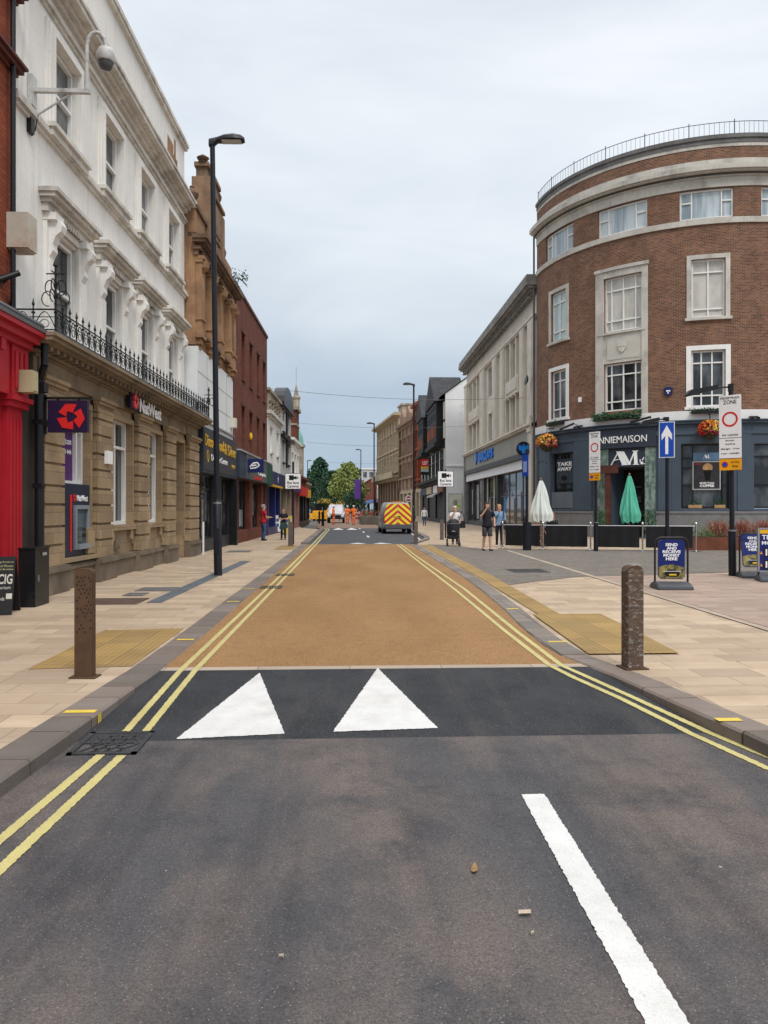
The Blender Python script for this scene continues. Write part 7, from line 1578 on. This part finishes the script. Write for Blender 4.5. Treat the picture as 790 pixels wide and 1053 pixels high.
    for s in 'LR':
        sh, el, wr = [V[q] for q in J[s][:3]]; m1 = sh*.35+el*.65; ins = Vector((sh.x*.35, sh.y, sh.z+.014*H)); pts = [ins, sh*.92+ins*.08+Vector((0, 0, .004*H)), sh*.7+el*.3, m1]; rr_ = [.030, .040, .039, .037]
        if sleeve == 'long': pts = [ins, sh*.92+ins*.08+Vector((0, 0, .004*H)), sh*.6+el*.4, el, el*.5+wr*.5, wr]; rr_ = [.030, .040, .036, .031, .028, .024]
        sweep(g, pts, rr_, 12, 3)
    fin(g, 'top', top)
    g = MB(); sweep(g, [P3(0, 0, .575), P3(0, 0, .53), P3(0, 0, .49), P3(0, .002, .465)], [(.080, .062), (.090, .070), (.094, .072), (.088, .062)], 18, 2)
    for s in 'LR':
        th, kn, md, an = [V[q] for q in J[s][5:9]]; a0 = th+Vector((0, 0, -.01*H))
        if shorts: sweep(g, [a0, th*.6+kn*.4, th*.25+kn*.75, th*.08+kn*.92], [(.050, .062), (.051, .057), (.050, .053), (.050, .052)], 14, 5)
        else:
            w = 0 if not female else -.003
            sweep(g, [a0, th*.5+kn*.5, kn, md, an*.8+md*.2, an+Vector((0, 0, .0))], [(.049, .060), (.046+w, .050+w), (.038+w, .040+w), (.036+w, .038+w), (.031+w, .033+w), (.031+w, .034+w)], 14, 5)
    fin(g, 'shorts' if shorts else 'trousers', bottom)
    for s in 'LR':
        an, toe = J[s][8], J[s][9]; a, b = V[an], V[toe]; g = MB()
        sweep(g, [a+Vector((0, -.030*H, -.018*H)), a+Vector((0, -.012*H, -.012*H)), a*.5+b*.5+Vector((0, 0, -.006*H)), b+Vector((0, 0, -.002*H)), b+Vector((0, .016*H, -.004*H))], [(.018, .018), (.026, .030), (.027, .022), (.025, .017), (.014, .010)], 12, 1); fin(g, 'shoe', shoe or SHOE)
    # hair or helmet: part of an ellipsoid that leaves the face free
    g = MB(); nr, ns = 12, 20; R0 = (.066, .082, .066) if hood else (.0565, .068, .062); cz = .944 if not hood else .950; rn = random.Random(int(H*1000))
    vid = {}
    def pt(i, k): 
        ph = math.pi*i/nr; th_ = 2*math.pi*k/ns; j_ = 1+(0 if hood else rn.uniform(-.02, .04)); return Vector((R0[0]*math.sin(ph)*math.cos(th_)*j_, -.010+R0[1]*math.sin(ph)*math.sin(th_)*j_, cz+hz+R0[2]*math.cos(ph)*j_))*H
    for i in range(nr+1):
        for k in range(ns): g.v.append(tuple(pt(i, k)))
    for i in range(nr):
        for k in range(ns):
            j_ = (k+1) % ns; ids = [i*ns+k, (i+1)*ns+k, (i+1)*ns+j_, i*ns+j_]; c = sum((Vector(g.v[q]) for q in ids), Vector())/4/H; zz = c.z-cz-hz
            if (c.y > .018 and zz < .022) or (zz < -.004 and c.y > -.012) or (hood and zz < -.002) or zz < -.042: continue
            g.f.append(ids); g.uv.append(None); g.m.append(0)
    if longhair: sweep(g, [P3(0, -.030, .965), P3(0, -.042, .93), P3(0, -.044, .89), P3(0, -.040, .845), P3(0, -.038, .825)], [(.040, .020), (.056, .032), (.056, .032), (.048, .026), (.020, .012)], 14, 4)
    fin(g, 'helmet' if hood else 'hair', hair)
    if beard:
        g = MB(); sweep(g, [P3(-.040, .022, .905), P3(-.028, .045, .887), P3(0, .056, .878), P3(.028, .045, .887), P3(.040, .022, .905)], [(.010, .014), (.014, .016), (.015, .018), (.014, .016), (.010, .014)], 10, 1); fin(g, 'beard', hair)
    return t, V, J
blackc = M('black_cotton', (.018, .018, .024), .85, .2, 6); greyc = M('dark_grey_cotton', (.055, .055, .065), .85, .2, 6); jeans = M('blue_denim', (.045, .085, .19), .85, .25, 6); jeansl = M('light_denim', (.20, .33, .48), .85, .2, 6)
redc = M('red_polo_cotton', (.42, .02, .03), .85, .15, 6); whitec = M('white_cotton', (.68, .68, .67), .85, .1, 6); hivis = M('hi_vis_orange', (.85, .17, .03), .7, .12, 4); refl = M('reflective_tape', (.65, .66, .62), .4)
h_grey = M('grey_hair', (.28, .26, .24), .7); h_dark = M('dark_brown_hair', (.035, .02, .014), .7); h_blond = M('blond_hair', (.40, .27, .13), .7); h_white = M('white_blond_hair', (.55, .48, .36), .7); h_brown = M('brown_hair', (.14, .07, .04), .7); w_shoe = M('white_trainer', (.6, .6, .6), .5)
# man in black walking towards the camera, hand at his face
person(*G(501, 566.5), 172, 1.80, 'bearded man in a black t-shirt and dark grey shorts, hand to his face', blackc, greyc, h_dark, shorts=True, beard=True,
       arms={'L': ((-.150, .02, .645), (-.115, .13, .56)), 'R': ((.155, .06, .69), (.055, .105, .845))}, legs={'L': ((-.05, .05, .29), (-.052, .06, .045)), 'R': ((.055, .0, .285), (.06, -.06, .05))})
person(*G(513.5, 562.5), 185, 1.72, 'blond woman in a light denim jacket and black leggings beside the bearded man', jeansl, blackc, h_blond, female=True, sleeve='long', longhair=True, shoe=w_shoe,
       arms={'L': ((-.135, .02, .66), (-.06, .12, .60)), 'R': ((.135, .03, .67), (.03, .11, .80))})
# bag of the denim woman
def bag(px, d, z, label, mat, w=.28, h=.30, rz=0):
    x, y = AT(px, d); t = empty('handbag', (x, y, z), label, 'bag', rz); g = MB(); g.prism([(-w/2, -h), (w/2, -h), (w*.42, 0), (-w*.42, 0)], -.06, .06, 'XZ'); g.build('body', mat, t, bevel=.02)
    g = MB(); g.tube([(-w*.36, 0, -.02), (-w*.2, 0, .26), (0, 0, .42), (w*.2, 0, .26), (w*.36, 0, -.02)], .012, 6); g.build('strap', mat, t)
bag(518, 30.1, 1.05, 'black shoulder bag carried by the blond woman in denim', blackc, rz=R(60))
# woman with a pushchair
xw, yw = AT(468, 32.6)
person(xw, yw, 184, 1.66, 'white-haired woman in a white t-shirt behind a black pushchair, hand at her chin', whitec, blackc, h_white, female=True,
       arms={'L': ((-.145, .04, .66), (-.115, .15, .60)), 'R': ((.14, .05, .66), (.02, .105, .83))})
bag(475.2, 32.4, 1.02, 'black handbag hanging from the arm of the woman with the pushchair', blackc, w=.30, h=.30)
ps_ = empty('pushchair', (*AT(466.3, 31.2), 0), 'black pushchair pushed towards the camera by the white-haired woman', 'pushchair', R(-6)); bf = M('pushchair_black', (.022, .022, .027), .6, .25, 6)
g = MB(); sec = []
for z, w, d in ((.42, .22, .16), (.55, .27, .24), (.75, .28, .26), (.95, .26, .24), (1.08, .20, .17), (1.13, .10, .09)):
    sec.append([(w*math.cos(a)*(1 if abs(math.cos(a)) < .8 else .95), d*math.sin(a), z) for a in [k*math.pi/8 for k in range(16)]])
V = [p for s in sec for p in s]; F = [list(range(16))[::-1], list(range(80, 96))]
for i in range(5):
    for k in range(16): j = (k+1) % 16; F.append([i*16+k, i*16+j, i*16+16+j, i*16+16+k])
g.mesh(V, F); hd = g.build('hood', bf, ps_, smooth=True)
g = MB(); g.box(-.07, .07, -.275, -.262, .60, .64); g.build('label', M('pale_label', (0, 0, 0)), hd); g = MB(); g.tube([(-.26, -.1, .93), (-.14, -.27, .93), (.14, -.27, .93), (.26, -.1, .93)], .01, 6); g.build('piping', M('grey_piping', (.25, .25, .26), .5), hd)
g = MB(); g.box(-.24, .24, -.24, .2, .30, .46); g.build('basket', blackc, ps_, bevel=.03)
g = MB(); g.tube([(-.24, -.28, .14), (-.25, .1, .5), (-.25, .45, 1.0), (.25, .45, 1.0), (.25, .1, .5), (.24, -.28, .14)], .018, 8); g.tube([(-.26, .30, .15), (-.25, .0, .5)], .016, 8); g.tube([(.26, .30, .15), (.25, .0, .5)], .016, 8); g.build('frame', black_plastic, ps_, smooth=True)
for sx in (-.25, .25):
    for yy, r in ((-.32, .10), (.32, .14)): g = MB(); g.cyl((sx-.03, yy, r), (sx+.03, yy, r), r, n=16); w = g.build('wheel', black_plastic, ps_); g = MB(); g.cyl((sx-.034, yy, r), (sx+.034, yy, r), r*.5, n=12); g.build('hub', greyc, w)
# left pavement pair
person(*G(271, 556), 60, 1.75, 'grey-haired man in a red polo shirt and jeans on the left footway', redc, jeans, h_grey, arms={'L': ((-.15, .0, .64), (-.12, .14, .62)), 'R': ((.15, .02, .65), (.12, .17, .645))})
person(*G(291.5, 555.0), 178, 1.58, 'woman in a black t-shirt with folded arms and a dark green bag', blackc, blackc, h_brown, female=True, longhair=True, arms={'L': ((-.14, .03, .65), (.03, .11, .64)), 'R': ((.14, .03, .65), (-.03, .12, .66))})
x, y = G(291.8, 555.2); bg_ = empty('tote_bag', (x-.0, y-.25, .82), 'dark green bag held by the woman with folded arms', 'bag'); g = MB(); g.prism([(-.2, -.26), (-.05, -.30), (.1, -.29), (.22, -.2), (.17, .05), (-.12, .06)], -.09, .07, 'XZ'); g.build('body', M('dark_teal_leather', (.03, .07, .075), .5, .3, 5), bg_, bevel=.03); g = MB(); g.tube([(-.1, 0, .05), (-.03, 0, .2), (.08, 0, .2), (.14, 0, .05)], .012, 6); g.build('handle', blackc, bg_)
# far pedestrians
for px, py, fc, H, lab, tp, bt, hr in ((436.5, 540.5, 175, 1.68, 'pedestrian in a white top and blue jeans far off on the right footway', whitec, jeans, h_dark), (308.5, 536, 10, 1.72, 'pedestrian in dark clothes far down the left footway, nearest of the far walkers', greyc, blackc, h_dark), (314, 534, 185, 1.68, 'pedestrian in an orange top far down the left footway', hivis, blackc, h_brown), (318, 533, 5, 1.70, 'pedestrian in a pale top farthest down the left footway', jeansl, greyc, h_dark)):
    person(*G(px, py), fc, H, lab, tp, bt, hr, sleeve='long')
# workers in orange
wk = []
for px, py, fc, lab, ar_ in ((343, 539.2, 100, 'road worker in orange overalls standing alone left of the pair', None), (357.5, 538.4, 150, 'road worker in orange bending an arm, left one of the pair', {'L': ((-.15, .05, .66), (-.12, .17, .66)), 'R': ((.15, .02, .64), (.13, .12, .55))}), (363.8, 539.5, 200, 'road worker in orange with a white helmet, right one of the pair', {'L': ((-.16, .02, .65), (-.12, .12, .58)), 'R': ((.16, .06, .68), (.08, .16, .72))})):
    t, V_, J_ = person(*G(px, py), fc, 1.84, lab, hivis, hivis, M('white_helmet', (.7, .7, .68), .4), sleeve='long', hood=True, arms=ar_)
    g = MB(); g.lathe([(.175, 1.13), (.175, 1.18)], 14, sy=.72); g.build('reflective_band', refl, t)
    for sx in (-1, 1): g = MB(); g.lathe([(.085, .62), (.085, .67)], 10, (sx*.093, .03, 0)); g.build('reflective_band', refl, t)
# seated man behind the white parasol
xs, ys = AT(568.5, 31.3); person(xs, ys, 230, 1.80, 'man in black seated behind the barrier just right of the white parasol', blackc, blackc, h_brown, sit=True, sleeve='long', arms={'L': ((-.14, .05, .64), (-.1, .18, .60)), 'R': ((.14, .05, .64), (.1, .18, .60))}, legs={'L': ((-.07, .23, .30), (-.07, .25, .05)), 'R': ((.07, .23, .30), (.07, .25, .05))})
t = empty('bench', (xs, ys, 0), 'low wooden bench under the seated man', 'bench', R(-230)); g = MB(); g.box(-.5, .5, -.25, .2, .36, .42); g.build('seat', MATS['dark_wood'], t)
for sx in (-.42, .42): g = MB(); g.box(sx-.04, sx+.04, -.22, .17, 0, .36); g.build('leg', MATS['dark_wood'], t)
# ================================================================== vehicles
tyre = M('tyre_rubber', (.015, .015, .016), .8); rimm = M('wheel_rim', (.25, .25, .26), .4, metallic=.6); silver = M('silver_paint', (.40, .40, .40), .3, .06, 2, metallic=.5); carglass = glassmat('car_glass', (.012, .014, .016), (.03, .035, .04))
def chev():
    m, nt, b = newmat('chevron_sheeting'); t = N(nt, 'ShaderNodeTexCoord'); s = N(nt, 'ShaderNodeSeparateXYZ'); lk(nt, t.outputs['Object'], s.inputs[0])
    a = N(nt, 'ShaderNodeMath', operation='ABSOLUTE'); lk(nt, s.outputs[0], a.inputs[0]); k = N(nt, 'ShaderNodeMath', operation='MULTIPLY_ADD'); lk(nt, a.outputs[0], k.inputs[0]); k.inputs[1].default_value = .85; lk(nt, s.outputs[2], k.inputs[2])
    d = N(nt, 'ShaderNodeMath', operation='MULTIPLY'); lk(nt, k.outputs[0], d.inputs[0]); d.inputs[1].default_value = 1/.37
    f = N(nt, 'ShaderNodeMath', operation='FRACT'); lk(nt, d.outputs[0], f.inputs[0]); g_ = N(nt, 'ShaderNodeMath', operation='GREATER_THAN'); lk(nt, f.outputs[0], g_.inputs[0]); g_.inputs[1].default_value = .5
    lk(nt, mixc(nt, g_.outputs[0], (.85, .70, .03), (.55, .03, .03)), b.inputs['Base Color']); b.inputs['Roughness'].default_value = .4; return m
def loft(secs, g=None, m=0):
    g = g or MB(); n = len(secs[0]); V = [p for s in secs for p in s]; F = [list(range(n)), list(range(len(V)-n, len(V)))[::-1]]
    for i in range(len(secs)-1):
        for k in range(n): j = (k+1) % n; F.append([i*n+k, i*n+n+k, i*n+n+j, i*n+j])
    return g.mesh(V, F, m)
def carsec(y, w, z0, zw, z1, wt):
    return [(-w*.94, y, z0), (-w, y, z0+.12), (-w, y, zw), (-wt, y, z1-.12), (-wt*.88, y, z1), (wt*.88, y, z1), (wt, y, z1-.12), (w, y, zw), (w, y, z0+.12), (w*.94, y, z0)]
def wheels(t, ys_, w, r):
    for yy in ys_:
        for sx in (-1, 1):
            g = MB(); g.cyl((sx*(w-.22), yy, r), (sx*(w+.005), yy, r), r, n=24); wl = g.build('wheel', tyre, t, smooth=True); g = MB(); g.cyl((sx*(w-.1), yy, r), (sx*(w+.015), yy, r), r*.62, n=18); g.build('rim', rimm, wl)
vx, vy = AT(409.3, 46.5)
van = empty('van', (vx, vy, 0), 'silver van with red and yellow rear chevrons parked on the right', 'van', R(2.2))
S_ = [carsec(0, .88, .32, 1.05, 1.86, .70), carsec(.12, .90, .28, 1.05, 1.90, .73), carsec(1.5, .91, .26, 1.05, 1.94, .76), carsec(3.1, .91, .26, 1.05, 1.92, .75), carsec(3.75, .91, .26, 1.03, 1.55, .74), carsec(4.2, .90, .26, .98, 1.12, .72), carsec(4.75, .84, .28, .85, .92, .66), carsec(4.9, .76, .34, .75, .80, .6)]
body = loft(S_).build('body', silver, van, smooth=True)
S_ = [[(-.62, -.012, .58), (-.82, -.012, .62), (-.865, -.012, 1.05), (-.71, -.012, 1.74), (-.63, -.012, 1.84), (-.012, -.012, 1.84), (-.012, -.012, .58)]]
for s in (-1, 1):
    g = MB(); P = [(x*(-s), z) for x, _, z in S_[0]]; 
    if s > 0: P = [(-x*-1, z) for x, z in P]
    P = [(abs(x)*s, z) for x, z in P]; g.prism(P if s < 0 else P[::-1], -.022, .01, 'XZ'); d_ = g.build('rear_door', chev(), van)
    if s > 0: g = MB(); g.box(.03, .12, -.05, -.02, 1.02, 1.10); g.build('handle', black_plastic, d_)
    g = MB(); g.box(s*.85-.03, s*.85+.03, -.03, .02, .66, 1.05); g.build('tail_light', M('tail_light_red', (.35, .01, .01), .3), van)
g = MB(); g.box(-.30, .22, -.034, -.022, .98, 1.09); g.build('number_plate', M('plate_yellow', (.55, .40, .05), .5), van)
g = MB(); g.box(-.86, .86, -.09, .1, .30, .56); g.build('bumper', M('grey_bumper', (.10, .10, .105), .6), van, bevel=.03)
g = MB(); g.box(-.35, .35, .25, .45, 1.93, 1.99); bar = g.build('roof_light_bar', M('amber_beacon', (.75, .22, .02), .3), van, bevel=.01)
for sx in (-1, 1):
    g = MB(); P = [(.45, 1.15), (2.4, 1.15), (2.4, 1.68), (.55, 1.66)]; V = [(sx*(.905-.135*(z-1.05)/.5*.9+.004), y_, z) for y_, z in P]; V2 = [(v[0]-sx*.03, v[1], v[2]) for v in V]; g.mesh(V+V2, [[0, 1, 2, 3], [4, 5, 6, 7], [0, 1, 5, 4], [1, 2, 6, 5], [2, 3, 7, 6], [3, 0, 4, 7]]); 
    P = [(2.55, 1.15), (3.75, 1.12), (3.2, 1.66), (2.55, 1.68)]; V = [(sx*(.905-.135*(z-1.05)/.5*.9+.004), y_, z) for y_, z in P]; V2 = [(v[0]-sx*.03, v[1], v[2]) for v in V]; g.mesh(V+V2, [[0, 1, 2, 3], [4, 5, 6, 7], [0, 1, 5, 4], [1, 2, 6, 5], [2, 3, 7, 6], [3, 0, 4, 7]]); g.build('side_window', carglass, van)
    g = MB(); g.obox((sx*1.02, 3.55, 1.18), .16, .1, .22); g.build('wing_mirror', black_plastic, van, bevel=.02)
wheels(van, (.85, 3.9), .90, .33)
# pickup facing the camera beyond the workers
tk = empty('pickup_truck', (*AT(346, 84), 0), 'pale pickup truck facing the camera behind the road workers', 'truck', R(180))
S_ = [carsec(-1.9, .92, .45, .9, 1.15, .85), carsec(.3, .95, .42, .9, 1.15, .86), carsec(.35, .95, .42, 1.15, 1.95, .76), carsec(1.6, .95, .42, 1.15, 2.0, .78), carsec(2.3, .95, .42, 1.15, 1.35, .80), carsec(3.2, .92, .45, 1.0, 1.12, .78), carsec(3.35, .86, .5, .9, 1.0, .72)]
loft(S_).build('body', M('pale_grey_paint', (.45, .45, .46), .35), tk, smooth=True)
g = MB(); g.mesh([(-.78, 2.27, 1.32), (.78, 2.27, 1.32), (.66, 1.68, 1.88), (-.66, 1.68, 1.88)], [[0, 1, 2, 3]]); g.build('windscreen', carglass, tk); g = MB(); g.box(-.55, .55, 3.34, 3.38, .62, .85); g.build('grille', black_plastic, tk); g = MB(); g.box(-.88, .88, 3.3, 3.45, .42, .60); g.build('bumper', black_plastic, tk)
for sx in (-1, 1): g = MB(); g.box(sx*.72-.13, sx*.72+.13, 3.30, 3.385, .70, .86); g.build('headlight', white_sign, tk)
wheels(tk, (-1.1, 2.5), .92, .38)
# yellow site barriers and far clutter
ybar = M('yellow_plastic', (.80, .38, .02), .5)
def sitebar(px, d, label, mat, w=1.7, rz=0, grp='site barriers at the roadworks'):
    t = empty('site_barrier', (*AT(px, d), 0), label, 'barrier', rz, grp); g = MB(); g.box(-w/2, w/2, -.03, .03, .75, 1.0); g.box(-w/2, w/2, -.03, .03, .35, .6)
    for k in range(5): g.box(-w/2+k*(w-.06)/4, -w/2+.06+k*(w-.06)/4, -.025, .025, .15, 1.0)
    g.build('panel', mat, t)
    for sx in (-1, 1): g = MB(); g.box(sx*w*.38-.05, sx*w*.38+.05, -.25, .25, 0, .15); g.build('foot', tyre, t)
for px, d, lab, mt in ((325, 88, 'yellow site barrier, leftmost at the far roadworks', ybar), (332.5, 87, 'yellow site barrier second from the left at the far roadworks', ybar), (369, 84, 'dull red barrier right of the workers', M('faded_red_plastic', (.28, .07, .05), .7)), (376, 86, 'grey barrier between the red one and the lamp post', M('grey_mesh_panel', (.2, .2, .2), .7)), (381, 88, 'reddish barrier farthest right at the roadworks', M('dull_red_plastic', (.4, .08, .06), .6))): sitebar(px, d, lab, mt)
mc = empty('mini_digger', (*AT(329, 95), 0), 'small yellow digger behind the far yellow barriers', 'digger'); g = MB(); g.box(-.9, .9, -.7, .7, .5, 1.3); g.build('body', ybar, mc, bevel=.08); g = MB(); g.box(-.5, .3, -.5, .5, 1.3, 2.1); g.build('cab', carglass, mc, bevel=.05)
for sy in (-1, 1): g = MB(); g.box(-1, 1, sy*.75-.18, sy*.75+.18, 0, .5); g.build('track', tyre, mc, bevel=.1)
g = MB(); g.tube([(.8, 0, 1.1), (1.5, 0, 2.2), (2.1, 0, 1.2)], .1, 6); g.build('arm', ybar, mc)
def fpost(px, d, label, h, seed):
    t = empty('flower_post', (*AT(px, d), 0), label, 'flower basket', 0, 'flower posts far down the street'); g = MB(); g.cyl((0, 0, 0), (0, 0, h), .05, n=8); g.build('post', lamp_black, t); g = MB(); g.lathe([(.1, h-.35), (.5, h-.05), (.52, h)], 12); g.build('bowl', leaf_d, t)
    leafcloud(260, lambda r: (r.gauss(0, .3), r.gauss(0, .3), h+abs(r.gauss(.1, .18))), .16, lambda r: r.choice((0, 1, 2, 3)), seed).build('flowers', [leaf_d, leaf_l, petal_o, petal_y], t)
fpost(333, 66, 'flower basket post at the left kerb bend, nearer one', 2.0, 3); fpost(349, 96, 'flower basket post behind the pickup', 2.0, 5)
for px, py, lab in ((331.8, 540.6, 'black bollard at the end of the left kerb, nearer of two'), (328.5, 538.5, 'black bollard at the end of the left kerb, farther of two')):
    x, y = G(px, py); t = MB().cyl((0, 0, 0), (0, 0, 1.25), .10, n=12).lathe([(.12, 1.0), (.13, 1.05), (.08, 1.25), (.02, 1.32)], 12).build('kerb_bollard', black_paint, None); t.location = (x, y, 0); tag(t, lab, 'bollard', 'black bollards at the kerb bend')
# raised planting wall on the far right
t = empty('planting_wall', (*AT(384, 74), 0), 'low dark stone planting wall in front of the far stone row', 'wall'); g = MB(); g.box(-1.2, 1.6, -1, 14, 0, .8); g.build('wall', M('dark_wall', (.12, .10, .085), .8), t); leafcloud(500, lambda r: (r.uniform(-1.1, 1.5), r.uniform(-.9, 12), .8+abs(r.gauss(.1, .2))), .2, lambda r: r.choice((0, 1, 2)), 9).build('foliage', [leaf_m, leaf_d, petal_r], t)
# freestanding boards outside the left shops
for px, py, w, lab, mt in ((283.8, 548, .7, 'white pavement board with blue squares outside the dark blue shop', white_sign), (262, 552, .5, 'white pavement board against the brick shop window', white_sign), (296, 549.5, .55, 'yellow pavement board behind the folded-arms woman', M('pale_yellow_board', (.65, .5, .12), .6))):
    x, y = G(px, py); t = empty('pavement_board', (x, y, 0), lab, 'sign board', 0, 'boards outside the left shops'); g = MB(); g.box(-w/2, w/2, -.02, .02, .08, 1.12); g.build('panel', mt, t)
    g = MB(); g.box(-w/2, -w/2+.04, -.25, .25, 0, .08); g.box(w/2-.04, w/2, -.25, .25, 0, .08); g.build('foot', black_plastic, t)
    for k, (a, b) in enumerate(((-.2, .72), (.05, .72), (-.2, .4), (.05, .4))): g = MB(); g.box(a*w, a*w+.22*w, -.026, -.02, b, b+.2); g.build('blue_square', M('board_blue', (.06, .10, .3), .5), t)
